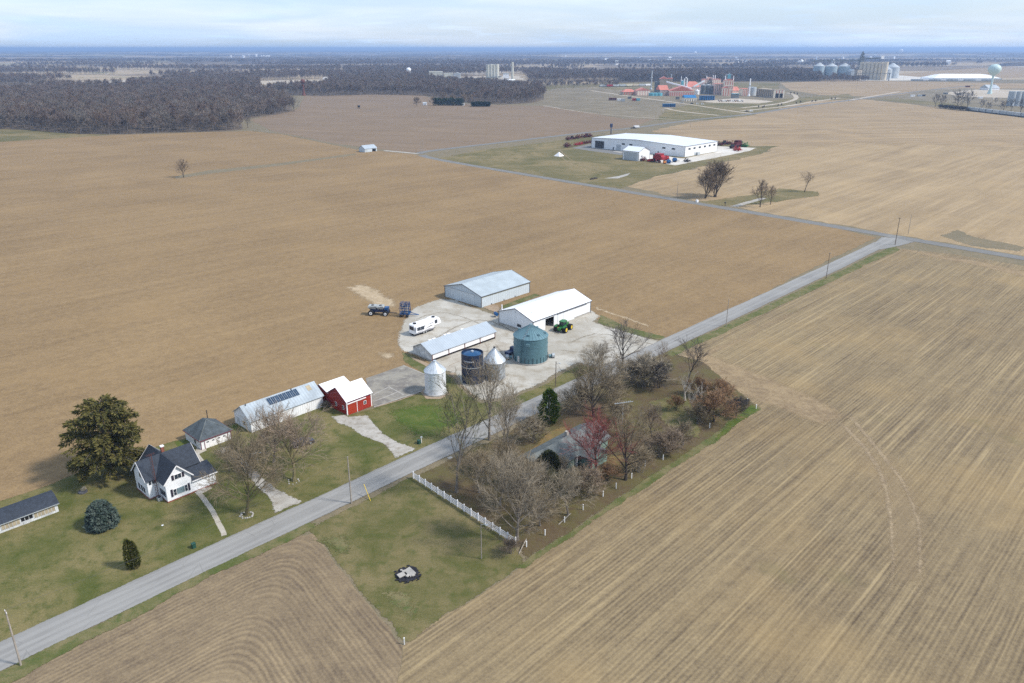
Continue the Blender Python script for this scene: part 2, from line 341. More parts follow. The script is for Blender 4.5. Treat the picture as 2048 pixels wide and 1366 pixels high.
def asphalt(name, base, patch):
    t = NT(name); r = t.mp(rot=-AF)
    a = t.noise(scale=.12, det=4); st = t.noise(t.mp(r, scale=(.02, 1.1, 1)), 1, 3); f = t.noise(scale=9, det=2)
    c = t.mix(base, patch, t.rng(a, .4, .7)); c = t.mix(c, mix3(base, 1.18), t.m('MULTIPLY', t.rng(st, .45, .7), .7))
    nrm = Vector((math.sin(AF), -math.cos(AF), 0)); dd = t.m('ABSOLUTE', t.m('SUBTRACT', t.dot(nrm), nrm.dot(G(700, 984.5))))
    c = t.mix(c, mix3(base, 1.22), t.m('MULTIPLY', t.rng(t.m('ABSOLUTE', t.m('SUBTRACT', dd, 1.55)), .15, .75, 1, 0), .5)); c = t.mix(c, mix3(base, .8), t.m('MULTIPLY', t.rng(dd, 2.5, 3.3), .5))
    cr = t.N.new('ShaderNodeTexVoronoi'); cr.feature = 'DISTANCE_TO_EDGE'; t.L.new(t.mp(r, scale=(.12, .3, 1)), cr.inputs['Vector']); cr.inputs['Scale'].default_value = 1
    c = t.mix(c, mix3(base, .62), t.m('MULTIPLY', t.rng(cr.outputs[0], .0, .012, 1, 0), .5))
    v = t.rng(f, .3, .7, .88, 1.12, False); c = t.mix(c, t.xyz(v, v, v), 1, 'MULTIPLY')
    return t.done(c, .9, f, .2, .02, alpha=t.edge(2.2, .4))
ROAD = asphalt('chip_seal_road', (.255, .248, .235), (.215, .208, .198))
ROADD = asphalt('county_asphalt', (.20, .195, .185), (.17, .165, .157))
def far_ground():
    t = NT('far_country'); a = t.noise(scale=.0011, det=5, rough=.6, dist=.8); b = t.noise(scale=.006, det=4); f = t.noise(scale=.06, det=4, rough=.7)
    c = t.mix((.16, .12, .08), (.23, .178, .118), t.rng(b, .35, .65)); c = t.mix(c, (.36, .28, .18), t.rng(a, .46, .54)); c = t.mix(c, (.15, .15, .07), t.m('MULTIPLY', t.rng(b, .58, .66), t.rng(a, .5, .56)))
    v = t.rng(f, .3, .7, .7, 1.25, False); c = t.mix(c, t.xyz(v, v, v), 1, 'MULTIPLY')
    return t.done(c, .97)
FARG = far_ground()
def barkm(name, c1, c2, s=1.5):
    t = NT(name); oi = t.N.new('ShaderNodeObjectInfo'); n = t.noise(scale=s, det=3)
    c = t.mix(c1, c2, t.rng(n, .3, .7)); v = t.rng(oi.outputs['Random'], 0, 1, .78, 1.25, False)
    return t.done(t.mix(c, t.xyz(v, v, v), 1, 'MULTIPLY'), .95)
# ---------------------------------------------------------------- ground
LAYER = [0.0]; PLACED = []
def rise(P):                                       # each sheet lies 6 mm above whatever it overlaps
    a = [p.dot(U) for p in P]; b = [p.dot(V) for p in P]; bb = (min(a), max(a), min(b), max(b))
    z = max([q[4] for q in PLACED if q[0] < bb[1] and q[1] > bb[0] and q[2] < bb[3] and q[3] > bb[2]], default=0) + .006
    PLACED.append((*bb, z)); LAYER[0] = max(LAYER[0], z); return z
def jit(p, a, s=.35): return Vector((mnoise.noise(Vector((p.x * s, p.y * s, 3.1))), mnoise.noise(Vector((p.x * s, p.y * s, 9.7))), 0)) * a
def sheet(name, pts, mat, soft=1.0, wob=.5, world=False, z=None):
    """a ground cover: its outline (photo points or world points) laid flat, with a ragged rim 'soft' metres wide"""
    P = [Vector((p[0], p[1], 0)) if world else G(*p) for p in pts]
    if z is None: z = rise(P)
    dense = []
    for a, b in zip(P, P[1:] + P[:1]):
        d = (b - a).length; cam_d = max(60, ((a + b) / 2).length); step = max(cam_d / 110, d / 60, .6)
        n = max(1, int(d / step))
        dense += [a.lerp(b, i / n) for i in range(n)]
    if wob: dense = [p + jit(p, wob) + jit(p, wob * 1.3, .07) for p in dense]
    area = sum(a.x * b.y - b.x * a.y for a, b in zip(dense, dense[1:] + dense[:1]))
    if area < 0: dense.reverse()
    n = len(dense); co = [Vector((p.x, p.y)) for p in dense]
    if soft:
        B = np.array([(p.x, p.y) for p in dense]); B2 = np.roll(B, -1, 0); cand = []
        for k in (.5, 1.0, 2.2, 4.0):
            for i in range(n):
                t = dense[(i+1) % n] - dense[i-1]
                if t.length > 1e-6: t.normalize(); cand.append((dense[i].x - t.y * soft * k, dense[i].y + t.x * soft * k, k))
        C = np.array(cand); ds = B2 - B; l2 = np.maximum((ds ** 2).sum(1), 1e-9); kept = []
        for c in C:
            u = np.clip(((c[:2] - B) * ds).sum(1) / l2, 0, 1); q = B + ds * u[:, None]; dm = np.sqrt(((c[:2] - q) ** 2).sum(1).min())
            ins = ((B[:, 1] > c[1]) != (B2[:, 1] > c[1])) & (c[0] < ds[:, 0] * (c[1] - B[:, 1]) / np.where(ds[:, 1] == 0, 1e-9, ds[:, 1]) + B[:, 0])
            if ins.sum() % 2 and dm > soft * .35 and dm > c[2] * soft * .6: kept.append((c[0], c[1], min(1, dm / soft)))
        co += [Vector(k[:2]) for k in kept]
    vs_o, _, fs, ov, _, _ = delaunay_2d_cdt(co, [(i, (i+1) % n) for i in range(n)], [], 1, 1e-4)
    me_v = [(p.x, p.y, 0) for p in vs_o]
    edge = [max([kept[j - n][2] for j in o_ if j >= n], default=0.0) if soft else 1.0 for o_ in ov]
    me = bpy.data.meshes.new(name); me.from_pydata(me_v, [], fs); me.materials.append(mat)
    at = me.attributes.new('edge', 'FLOAT', 'POINT'); at.data.foreach_set('value', edge)
    # faces must look up
    for p in me.polygons:
        if p.normal.z < 0: p.flip()
    o = bpy.data.objects.new(name, me); COL.objects.link(o); o.location.z = z; o['kind'] = 'structure'
    return o
def ribbon(name, pts, w, mat, soft=.5, wob=.2, world=False, z=None):
    P = [Vector((p[0], p[1], 0)) if world else G(*p) for p in pts]
    ws = w if isinstance(w, (list, tuple)) else [w] * len(P); Q = []; W = []
    for i in range(len(P) - 1):                                   # Catmull-Rom through the points
        p0, p1, p2, p3 = P[max(i-1, 0)], P[i], P[i+1], P[min(i+2, len(P)-1)]; k = max(2, min(14, int((p2 - p1).length / 4)))
        for j in range(k):
            t = j / k; Q.append(.5 * ((2*p1) + (p2-p0)*t + (2*p0-5*p1+4*p2-p3)*t*t + (3*p1-p0-3*p2+p3)*t**3)); W.append(ws[i] + (ws[i+1] - ws[i]) * t)
    Q.append(P[-1]); W.append(ws[-1]); L = []; R = []
    for i, q in enumerate(Q):
        d = (Q[min(i+1, len(Q)-1)] - Q[max(i-1, 0)]).normalized(); nn = Vector((-d.y, d.x, 0)) * W[i] / 2
        L.append(q + nn); R.append(q - nn)
    return sheet(name, [tuple(p) for p in R + L[::-1]], mat, soft, wob, True, z)
g = MB(); R_ = 60000; n_ = 24
g.add([(-R_, -2000, 0), (R_, -2000, 0), (R_, 60000, 0), (-R_, 60000, 0)], [(0, 1, 2, 3)])
gd = g.build('ground', FARG); gd.location.z = -.05; gd['kind'] = 'structure'
sheet('soil', [(-3000,175),(-400,172),(500,172),(1100,168),(1700,160),(2500,158),(4200,400),(4200,2600),(600,3200),(-3000,2600)], DRAIN, 0, 0)
# --- distance first
sheet('far_field', [(1560,166),(1680,160),(1880,164),(2200,170),(2200,176),(1900,178),(1760,194),(1640,190),(1580,180)], F_FAR, 3, 2)
sheet('far_field', [(1755,152),(1870,142),(1990,134),(2200,122),(2200,152),(2000,156),(1860,159),(1800,158)], F_FAR, 8, 6)
sheet('far_field', [(1990,128),(2048,124),(2250,120),(2250,134),(2050,135)], FARPALE, 20, 20)
sheet('quarry_ground', [(60,166),(180,161),(345,158),(340,164),(232,173),(120,177)], FARPALE, 12, 14)
sheet('quarry_ground', [(480,162),(640,159),(680,161),(640,167),(540,171)], FARPALE, 10, 12)
sheet('quarry_ground', [(800,158),(900,154),(1040,151),(1060,164),(1000,168),(880,164)], FARPALE, 10, 12)
sheet('quarry_ground', [(900,146),(1000,141),(1040,144),(960,150)], FARPALE, 20, 20)
sheet('far_field', [(1075,172),(1180,168),(1250,164),(1480,166),(1560,166),(1560,182),(1300,184),(1100,182)], PGRASS, 6, 4)
sheet('far_field', [(-60,184),(40,186),(46,191),(-60,192)], F_FAR, 8, 5)
sheet('grassy_slope', [(1060,200),(1080,186),(1110,176),(1180,174),(1260,182),(1330,200),(1350,236),(1250,238),(1180,226),(1085,214)], FARDIRT, 6, 4)
sheet('works_ground', [(1170,200),(1240,182),(1320,178),(1480,178),(1560,182),(1600,194),(1560,206),(1500,216),(1400,222),(1330,218),(1240,212)], FARDIRT, 5, 4)
sheet('grass_verge', [(1330,220),(1390,205),(1500,206),(1580,196),(1700,188),(1712,196),(1600,214),(1480,236),(1370,242),(1310,240)], PGRASS, 4, 3)
sheet('pasture', [(-300,262),(0,256),(110,262),(225,268),(160,278),(60,286),(-300,292)], PGRASS, 4, 3)
sheet('brown_field', [(500,240),(560,226),(595,218),(610,192),(700,188),(840,189),(900,206),(985,210),(1085,212),(1180,226),(1250,238),(1310,238),(1268,253),(1200,262),(1029,283),(854,302),(822,306),(760,298),(640,284),(555,266)], F_MID, 3, 2)
sheet('pale_field', [(1250,372),(1330,350),(1480,318),(1590,288),(1720,276),(2048,270),(2500,290),(2500,640),(2500,587),(2048,513),(1720,457),(1549,428),(1400,404)], F_PALE, 4, 3)
sheet('plain_field', [(1300,262),(1400,242),(1500,232),(1620,202),(1720,198),(1800,206),(2048,236),(2500,285),(2500,330),(2048,296),(1700,284),(1580,296),(1500,306),(1440,290),(1330,268)], F_FAR, 4, 3)
sheet('dealer_grass', [(872,317),(960,300),(1060,288),(1200,270),(1300,266),(1440,282),(1500,292),(1560,292),(1510,312),(1400,334),(1320,352),(1240,378),(1150,364),(1000,339)], PGRASS, 2.5, 2)
sheet('main_field', [(-1100,330),(0,284),(230,270),(500,262),(560,268),(712,299),(760,302),(822,308),(842,312),(1000,343),(1300,394),(1480,424),(1666,455),(1752,475),(1440,628),(1332,680),(1200,640),(960,610),(800,690),(905,756),(740,815),(646,800),(470,846),(380,872),(343,884),(133,954),(77,980),(0,1003),(-500,1190),(-2000,1250)], F_LEFT, 1.5, .8)
sheet('corn_field', [(803,1292),(1043,1133),(1520,817),(1470,775),(1400,722),(1350,700),(1790,497),(1900,507),(2048,532),(2700,640),(3600,1500),(1900,2600),(600,2200),(790,1380)], F_RIGHT, 1.0, .5)
sheet('corner_field', [(-700,1720),(-60,1418),(34,1360),(205,1268),(427,1152),(540,1100),(592,1074),(625,1068),(662,1117),(724,1193),(803,1292),(790,1380),(600,2200),(-600,2400)], F_CORNER, 0, .4)
# --- driven strips in the corn field
ribbon('headland', [(1352,704),(1400,726),(1500,768),(1600,808),(1680,848)], [12, 16, 18, 16, 12], PALEROW, 3.2, .8)
ribbon('headland', [(1665,842),(1740,905),(1790,985),(1815,1080),(1815,1180)], [12, 12, 12, 11, 8], FAINT, 4.0, .8)
ribbon('headland', [(1790,497),(1880,513),(2048,548),(2400,640)], [5, 9, 11, 11], PALEROW, 3, 1)
for k_, off in enumerate((0, 1)):
    ribbon('wheel_track', [(1680 + off*22,845 - off*12),(1735 + off*18,905 - off*8),(1766 + off*32,960 - off*6),(1782 + off*52,1040),(1786 + off*56,1130),(1772 + off*52,1230)], [1.9, 1.9, 1.8, 1.6, 1.4, .9], TRACK, .7, .3)
ribbon('headland', [(1400,716),(1560,640),(1700,572)], [5, 4, 2], PALEROW, 2.4, 1)
# --- grass round the farmstead
sheet('house_lawn', [(-900,1330),(-300,1105),(0,1001),(77,978),(133,953),(343,882),(380,871),(470,846),(640,805),(700,828),(740,818),(850,782),(893,744),(906,757),(940,793),(965,806),(1011,799),(1085,770),(1156,729),(1190,736),(1240,722),(1180,756),(1020,832),(830,920),(560,1050),(240,1200),(-80,1350),(-900,1720)], LAWN, .8, .5)
sheet('tree_lot', [(770,985),(900,915),(1060,840),(1240,752),(1335,702),(1405,722),(1470,772),(1520,815),(1280,972),(1043,1131),(1030,1085),(827,958)], LITTER, 1.2, .6)
sheet('mown_lot', [(560,1085),(700,1012),(827,952),(1030,1083),(1046,1131),(936,1206),(822,1288),(803,1288),(724,1193),(662,1117),(612,1064)], LAWN2, 1.0, .6)
sheet('grass_verge', [(-700,1640),(-60,1368),(240,1222),(450,1113),(600,1040),(640,1050),(592,1078),(540,1104),(427,1156),(205,1272),(34,1364),(-60,1422),(-700,1740)], VERGE, .8, .5)
sheet('grass_verge', [(1320,708),(1508,622),(1700,531),(1788,490),(1800,500),(1700,546),(1520,632),(1345,714)], VERGE, .7, .4)
sheet('grass_verge', [(1020,1136),(1150,1052),(1300,950),(1440,855),(1508,806),(1524,818),(1400,905),(1180,1050),(1048,1140)], VERGE, .8, .5)
sheet('fresh_grass', [(1430,868),(1500,806),(1522,818),(1470,856),(1400,905)], GREEN, .9, .4)
sheet('fresh_grass', [(745,822),(850,796),(920,812),(960,842),(900,880),(830,895),(790,860)], GREEN, 6, 1)
sheet('fresh_grass', [(610,1080),(690,1062),(724,1110),(680,1120)], VERGE, 2.5, 1)
sheet('fresh_grass', [(740,1160),(840,1170),(850,1230),(812,1276),(760,1200)], VERGE, 3.5, 1)
sheet('fresh_grass', [(1000,612),(1070,586),(1088,590),(1040,607),(1008,622)], VERGE, .8, .4)
sheet('fresh_grass', [(1198,628),(1250,652),(1330,672),(1338,682),(1318,680),(1240,664),(1196,646)], VERGE, .8, .4)
sheet('fresh_grass', [(800,702),(830,712),(862,738),(850,752),(806,724)], VERGE, .8, .4)
sheet('fresh_grass', [(345,884),(378,874),(384,890),(352,895)], GREEN, .8, .4)
sheet('fresh_grass', [(455,850),(480,846),(476,862),(462,864)], GREEN, .6, .3)
sheet('dead_grass', [(1050,900),(1085,862),(1130,848),(1150,862),(1120,885),(1070,905)], OGRASS, 1.5, .8)
sheet('dead_grass', [(1290,800),(1370,785),(1405,830),(1400,880),(1340,870)], LAWN2, 2, .8)
sheet('dead_grass', [(1190,915),(1260,905),(1280,935),(1210,950)], OGRASS, 1.5, .8)
sheet('weedy_line', [(352,352),(420,340),(560,326),(712,306),(716,310),(560,332),(420,348),(340,360)], DRAIN, 2, 1)
sheet('weedy_line', [(500,262),(560,268),(712,300),(720,297),(600,272),(520,258)], DRAIN, 2, 1)
sheet('weedy_ground', [(1390,404),(1440,398),(1560,376),(1640,384),(1640,392),(1560,404),(1490,412),(1430,414)], PGRASS, 3, 2)
sheet('weedy_ground', [(1870,470),(1920,458),(1960,474),(2060,495),(2060,508),(1930,492)], DRAIN, 3, 2)
sheet('straw_patch', [(682,574),(740,566),(785,588),(808,614),(770,618),(715,600)], STRAWP, 3.6, 1.5)
sheet('straw_patch', [(735,698),(796,703),(800,718),(760,722)], STRAWP, 3, .8)
sheet('straw_patch', [(1190,612),(1300,650),(1298,656),(1190,620)], STRAWP, 1.0, .6)
# --- farm yard
sheet('gravel_yard', [(796,702),(792,683),(800,640),(828,612),(880,596),(917,599),(958,617),(1000,632),(1040,618),(1185,620),(1206,633),(1196,645),(1322,680),(1335,700),(1240,742),(1190,737),(1156,729),(1085,770),(1011,799),(961,806),(937,791),(893,745),(830,714)], GRAVEL, 2.2, .7)
sheet('bare_dirt', [(800,704),(830,714),(870,732),(862,740),(826,722)], DIRT, .8, .3)
sheet('bare_dirt', [(893,744),(912,742),(930,772),(962,800),(940,792),(912,765)], DIRT, .6, .3)
sheet('bare_dirt', [(975,600),(1000,612),(1004,628),(985,625),(962,616)], DIRT, .9, .4)
sheet('concrete_apron', [(868,728),(990,680),(1032,690),(1020,716),(930,742),(893,744)], SLABG, .7, .2)
sheet('concrete_pad', [(732,757),(806.5,731),(852,750),(850,782),(748,815)], PAD, 0, .12)
for a_, b_ in (((806.5,731),(852,750)), ((748,815),(850,780)), ((747,790),(778,774.5)), ((778,774.5),(807,790)), ((750,803),(794,785))):
    ribbon('concrete_joint', [a_, b_], .28, CONC, 0, .05)
ribbon('concrete_joint', [(893,735),(925,720),(985,698)], .35, DIRT, .12, .05)
ribbon('dirt_edge', [(748,816),(800,800),(842,785)], .8, DIRT, .3, .2)
# --- roads
ROAD_C = [(-500,1560),(0,1313),(700,984.5),(1338,686.5),(1668,533),(1765,486)]
ribbon('road', ROAD_C, 6.6, ROAD, .35, .15)
RB = lambda x: (x, 319 + (x - 872) * .1684)
ribbon('county_road', [RB(2500), RB(2048), RB(1700), RB(1350), RB(1080), RB(940), (866,317), (842,310)], 7.0, ROADD, .6, .1)
ribbon('county_road', [(836,308),(848,304),(900,297),(1029,282),(1200,262),(1266,256),(1384,240),(1502,228),(1600,213),(1720,198),(1819,185),(1895,176),(1950,171)], [7, 9, 8, 8, 8, 8, 9, 10, 10, 11, 11, 11, 11], ROADD, 1, .3)
ribbon('field_lane', [(838,308),(800,304),(766,301)], 6, DRIVE, 1, .4)
sheet('road_corner', [(1700,508),(1745,489),(1762,474),(1790,476),(1830,484),(1800,492),(1772,498)], ROAD, .6, .2)
ribbon('tree_lane', [(1466,414),(1500,404),(1530,396)], 4.5, DRIVE, .8, .3)
sheet('driveway', [(656,832),(690,828),(696,832),(737,829),(773,868),(800,884),(840,898),(792,922),(760,888),(722,874),(697,856),(672,848)], DRIVE, 1.1, .35)
sheet('driveway', [(546,1032),(612,1003),(577,985),(541,966),(518,943),(490,913),(462,888),(424,898),(441,911),(470,930),(490,953),(507,973),(537,1002)], DRIVE, 1.1, .35)
sheet('patio', [(389,909),(394,893),(400,888),(414,901),(398,909),(412,926),(391,931)], SLABG, 0, .05)
ribbon('stone_walk', [(396,986),(404,994),(414,1007),(424,1022),(436,1045),(447,1066),(448,1073)], 1.15, SLABG, .25, .12)
ribbon('stone_walk', [(398,987),(410,983),(424,974)], 1.1, SLABG, .2, .1)
sheet('bin_gravel', [(838,785),(850,772),(895,776),(905,790),(880,800),(850,800)], DIRT, .6, .2)
# --- dealership and works lanes
sheet('dealer_yard', [(1142,296),(1200,283),(1290,300),(1290,313),(1240,310),(1180,302)], ROADD, 1, .3)
sheet('dealer_concrete', [(1298,322),(1290,306),(1366,317),(1430,304),(1432,292),(1515,296),(1500,302),(1420,318),(1350,331)], FARWHITE, 1, .5)
sheet('concrete_slab', [(1186,293),(1198,292.5),(1216,296.5),(1206,298)], CONC, 0, .1)
sheet('concrete_slab', [(1226,303),(1238,300),(1250,303),(1240,306)], CONC, 0, .1)
sheet('concrete_slab', [(1208,357),(1238,352),(1260,346),(1255,351),(1236,357)], CONC, .6, .2)
for P_, w_ in (([(1180,181),(1215,186),(1262,193),(1330,202),(1400,212),(1450,220),(1502,227)], 8), ([(1330,216),(1363,223),(1440,231)], 7), ([(1482,216),(1530,211),(1570,205),(1592,197),(1585,188),(1560,185)], 9),
              ([(1480,222),(1560,214),(1630,203),(1680,196)], 8), ([(1700,200),(1760,190),(1800,183)], 8), ([(1085,211),(1180,226),(1300,236),(1400,242)], 4)):
    ribbon('works_lane', P_, w_, FARPALE, 1.5, .5)
sheet('car_park', [(1400,203),(1470,196),(1550,203),(1520,207),(1430,206)], FARPALE, 2, 1)
sheet('works_yard', [(1775,196),(1850,180),(1935,176),(2048,186),(2300,205),(2300,236),(2048,216),(1950,207),(1850,204)], FARDIRT, 4, 3)
sheet('grass_verge', [(1745,200),(1790,196),(1900,207),(2000,222),(2000,226),(1860,210)], PGRASS, 3, 2)
sheet('works_yard', [(1880,186),(1960,178),(2048,180),(2200,190),(2048,196),(1930,194)], FARPALE, 4, 3)
sheet('elevator_yard', [(1690,156),(1790,150),(1870,156),(1860,161),(1720,161)], FARWHITE, 4, 3)
ribbon('rail_bed', [(1600,187),(1700,196),(1775,202),(1900,217),(2048,234),(2400,275)], 9, FARDIRT, 1.5, .6)
ribbon('rail_bed', [(1720,162),(1860,161),(2000,162),(2100,164)], 8, FARDIRT, 2, 1)
ribbon('rail_bed', [(1180,175),(1302,174),(1330,172)], 8, FARPALE, 2, 1)
for P_, w_ in (([(1120,300),(1140,318),(1180,335),(1220,345)], 1.6), ([(1114,303),(1132,322),(1172,340),(1210,350)], 1.6)):
    ribbon('wheel_track', P_, w_, TRACK, .6, .3)
YT = blotch('yard_tyre_marks', ((.27, .225, .165), (.31, .265, .20), (.23, .185, .13)), .3, 1.2, 3, .75, .8, sw=.45, top=.6)
for P_ in ([(840,700),(900,660),(960,640),(1010,655),(1060,690)], [(1130,690),(1190,668),(1250,676),(1310,690)], [(1110,700),(1160,705),(1230,716),(1290,696)], [(990,690),(1010,720),(1000,760),(1030,780)], [(830,640),(880,625),(940,640),(985,660)]):
    ribbon('tyre_mark', P_, 1.6, YT, .8, .3)
# ---------------------------------------------------------------- trees
BK_GREY = barkm('grey_bark', (0.150, 0.127, 0.107), (0.221, 0.195, 0.169)); TW_GREY = barkm('grey_twigs', (0.198, 0.165, 0.119), (0.293, 0.246, 0.180))
BK_DARK = barkm('dark_bark', (.045, .038, .034), (.085, .072, .062)); TW_BROWN = barkm('brown_twigs', (0.186, 0.146, 0.095), (0.265, 0.214, 0.140))
BK_LICH = barkm('lichen_bark', (.12, .105, .055), (.19, .16, .08)); TW_PURP = barkm('purplish_twigs', (0.180, 0.135, 0.097), (0.254, 0.197, 0.140))
TW_RUST = barkm('rusty_twigs', (0.186, 0.107, 0.059), (0.265, 0.164, 0.091)); TW_MAG = barkm('budding_crimson_twigs', (0.225, 0.062, 0.058), (0.326, 0.113, 0.094))
BK_PALE = barkm('pale_dead_wood', (.30, .27, .23), (.42, .38, .33)); TW_OLIVE = barkm('vine_covered_twigs', (0.098, 0.098, 0.055), (0.169, 0.156, 0.091))
TW_DARK = barkm('dark_twigs', (0.072, 0.061, 0.056), (0.130, 0.111, 0.098)); WOODT = barkm('woodland_twigs', (.135, .106, .086), (.225, .180, .148), .4)
WOODB = barkm('woodland_bark', (0.130, 0.114, 0.104), (0.221, 0.195, 0.176))
NEEDLE = barkm('dark_spruce_needles', (.038, .042, .012), (.130, .110, .034), 1.0); NBLUE_ = barkm('blue_spruce_needles', (.055, .085, .070), (.13, .165, .14), 1.0)
ARB = barkm('olive_evergreen_foliage', (.045, .055, .010), (.10, .10, .018), 1.2); CEDAR = barkm('bright_cedar_foliage', (.045, .095, .010), (.15, .20, .025), 1.3)
YEWM = barkm('dark_evergreen_foliage', (.022, .030, .010), (.05, .055, .02), 1.0); HEDGEM = barkm('dark_hedge_foliage', (.015, .03, .012), (.035, .055, .02), .5)  # deep green foliage of the dark evergreen by the ranch house, then the hedges
def frames(d):
    a = d.cross(Vector((.31, .17, .93)))
    if a.length < .05: a = d.cross(Vector((1, 0, 0)))
    a.normalize(); return a, d.cross(a)
def limb(mb, pts, rs, n):
    vs = []; fs = []
    for i, p in enumerate(pts):
        d = (pts[min(i+1, len(pts)-1)] - pts[max(i-1, 0)]).normalized(); a, b = frames(d)
        for k in range(n):
            t = 2 * math.pi * k / n; vs.append(tuple(p + a * (rs[i] * math.cos(t)) + b * (rs[i] * math.sin(t))))
    for i in range(len(pts) - 1):
        for k in range(n): fs.append((i*n+k, i*n+(k+1) % n, (i+1)*n+(k+1) % n, (i+1)*n+k))
    mb.add(vs, fs)
def path(r, p, d, L, ns, wander, up):
    pts = [p.copy()]
    for i in range(ns):
        d = (d + Vector((r.gauss(0, wander), r.gauss(0, wander), r.gauss(0, wander) + up))).normalized()
        p = p + d * (L / ns); pts.append(p)
    return pts
def away(r, d, ang):
    a, b = frames(d); t = r.uniform(0, 2 * math.pi); return (d * math.cos(ang) + (a * math.cos(t) + b * math.sin(t)) * math.sin(ang)).normalized()
def bare_tree(seed, H, spread=.5, trunk=.22, fork=.2, nl=12, n2=8, n3=7, n4=6, droop=0.0, stems=1, tw=.035, la=(.15, 1.2), lean=(0, 0), dead=False, thick=1.0, tl=.5, zc=.48, sub=(.38, .62)):
    """one broadleaf without leaves: (trunk mesh builder, crown mesh builder), base at the origin; the limbs fill a dome H tall and 2*spread*H wide"""
    r = random.Random(seed); T, Cn = MB(), MB(); ra, rc, z0 = spread * H, (1 - zc) * H, zc * H
    for s in range(stems):
        d0 = Vector((lean[0] + (r.gauss(0, .22) if stems > 1 else r.gauss(0, .03)), lean[1] + (r.gauss(0, .22) if stems > 1 else r.gauss(0, .03)), 1)).normalized()
        p0 = Vector((r.gauss(0, .25), r.gauss(0, .25), 0)) * (stems > 1); Lt = H * tl * r.uniform(.9, 1.1)
        tr = path(r, p0, d0, Lt, 7, .06, .02); R0 = trunk * (.7 if stems > 1 else 1)
        rs = [R0 * (1.35 if i == 0 else 1) * (1 - .7 * i / 7) for i in range(8)]; limb(T, tr, rs, 7)
        for i in range(nl):
            t = fork + (1 - fork) * ((i + r.random()) / nl) ** .8; q = min(6.99, t * 7); k = int(q); p = tr[k].lerp(tr[k+1], q - k); dd = (tr[k+1] - tr[k]).normalized()
            tt = (t - fork) / (1 - fork); ang = (la[1] * (1 - tt) + la[0] * tt) * r.uniform(.75, 1.15); az = i * 2.4 + r.uniform(-.5, .5)
            d1 = Vector((math.sin(ang) * math.cos(az), math.sin(ang) * math.sin(az), math.cos(ang)))
            A_ = (d1.x**2 + d1.y**2) / ra**2 + d1.z**2 / rc**2; B_ = (p.x*d1.x + p.y*d1.y) / ra**2 + (p.z - z0)*d1.z / rc**2; C_ = (p.x**2 + p.y**2) / ra**2 + (p.z - z0)**2 / rc**2 - 1
            disc = B_*B_ - A_*C_; L1 = max(.2 * H * .8, (-B_ + math.sqrt(disc)) / A_ if disc > 0 else .3 * H) * r.uniform(.72, .98)
            r1 = max(.03, rs[k] * (.42 + .2 * tt)) * thick; l1 = path(r, p, d1, L1, 5, .08, .05 - droop); limb(T, l1, [r1 * (1 - .82 * j / 5) for j in range(6)], 5)
            for j in range(n2):
                q = (.2 + .8 * (j + r.random()) / n2) * 4.99; k2 = int(q); p2 = l1[k2].lerp(l1[k2+1], q - k2); d2 = away(r, (l1[k2+1] - l1[k2]).normalized(), r.uniform(.35, .85))
                L2 = L1 * r.uniform(*sub) * (1.15 - .6 * q / 5); l2 = path(r, p2, d2, L2, 3, .12, .08 - droop); r2 = max(.018, r1 * .35)
                limb(T if dead else Cn, l2, [r2 * (1 - .75 * a / 3) for a in range(4)], 3)
                if dead and r.random() < .5: continue
                for m in range(n3):
                    q = (.12 + .88 * (m + r.random()) / n3) * 2.99; k3 = int(q); p3 = l2[k3].lerp(l2[k3+1], q - k3); d3 = away(r, (l2[k3+1] - l2[k3]).normalized(), r.uniform(.35, .8))
                    L3 = L2 * r.uniform(.35, .62); e3 = p3 + d3 * L3 + Vector((0, 0, .08 - droop)) * L3; m3 = p3.lerp(e3, .5) + Vector((r.gauss(0, .06), r.gauss(0, .06), .03)) * L3
                    limb(Cn, [p3, m3, e3], [tw * .8, tw * .6, tw * .3], 3)
                    for w in range(n4):
                        t4 = .2 + .8 * (w + r.random()) / n4; b4 = (p3.lerp(m3, t4 * 2) if t4 < .5 else m3.lerp(e3, t4 * 2 - 1)); d4 = away(r, d3, r.uniform(.3, .8)); L4 = min(1.6, L3 * r.uniform(.45, .85))
                        a, b = frames(d4); c, s_ = math.cos(w), math.sin(w); n_ = (a * c + b * s_) * (tw * .5); mid = b4 + d4 * (L4 * .45)
                        Cn.add([tuple(b4), tuple(mid + n_), tuple(b4 + d4 * L4), tuple(mid - n_)], [(0, 1, 2, 3)])
    return T, Cn
class Kind:                                            # a tree whose meshes later copies share
    def __init__(s, tb, tm, cm, name='bare_tree'):
        s.name = name; s.tm = tb[0].mesh('trunk', tm, True) if len(tb[0].f) else None; s.cm = tb[1].mesh('crown', cm)
    def put(s, px, py, label, cat='tree', sc_=1.0, rz=None, group=None, xy=None, name=None):
        p = xy or G(px, py); e = E(name or s.name, p, rnd.uniform(0, 6.28) if rz is None else rz, label, cat, group); e.scale = (sc_,) * 3 if not isinstance(sc_, tuple) else sc_
        for n, me in (('trunk', s.tm), ('crown', s.cm)):
            if me: o = bpy.data.objects.new(n, me); COL.objects.link(o); o.parent = e
        return e
    def mat(s, tm, cm, name=None):                     # same shape in other bark
        k = Kind.__new__(Kind); k.name = name or s.name; k.tm = s.tm.copy(); k.tm.materials[0] = tm; k.cm = s.cm.copy(); k.cm.materials[0] = cm; return k
K_round = Kind(bare_tree(1, 10, .55, .22, .30, 12, 9, 7, 5, .0, 1, .030, (.1, 1.25), tl=.45), BK_GREY, TW_BROWN)
K_round2 = Kind(bare_tree(2, 10, .58, .24, .34, 13, 9, 7, 5, .02, 1, .030, (.1, 1.35), tl=.40, zc=.45), BK_LICH, TW_PURP)
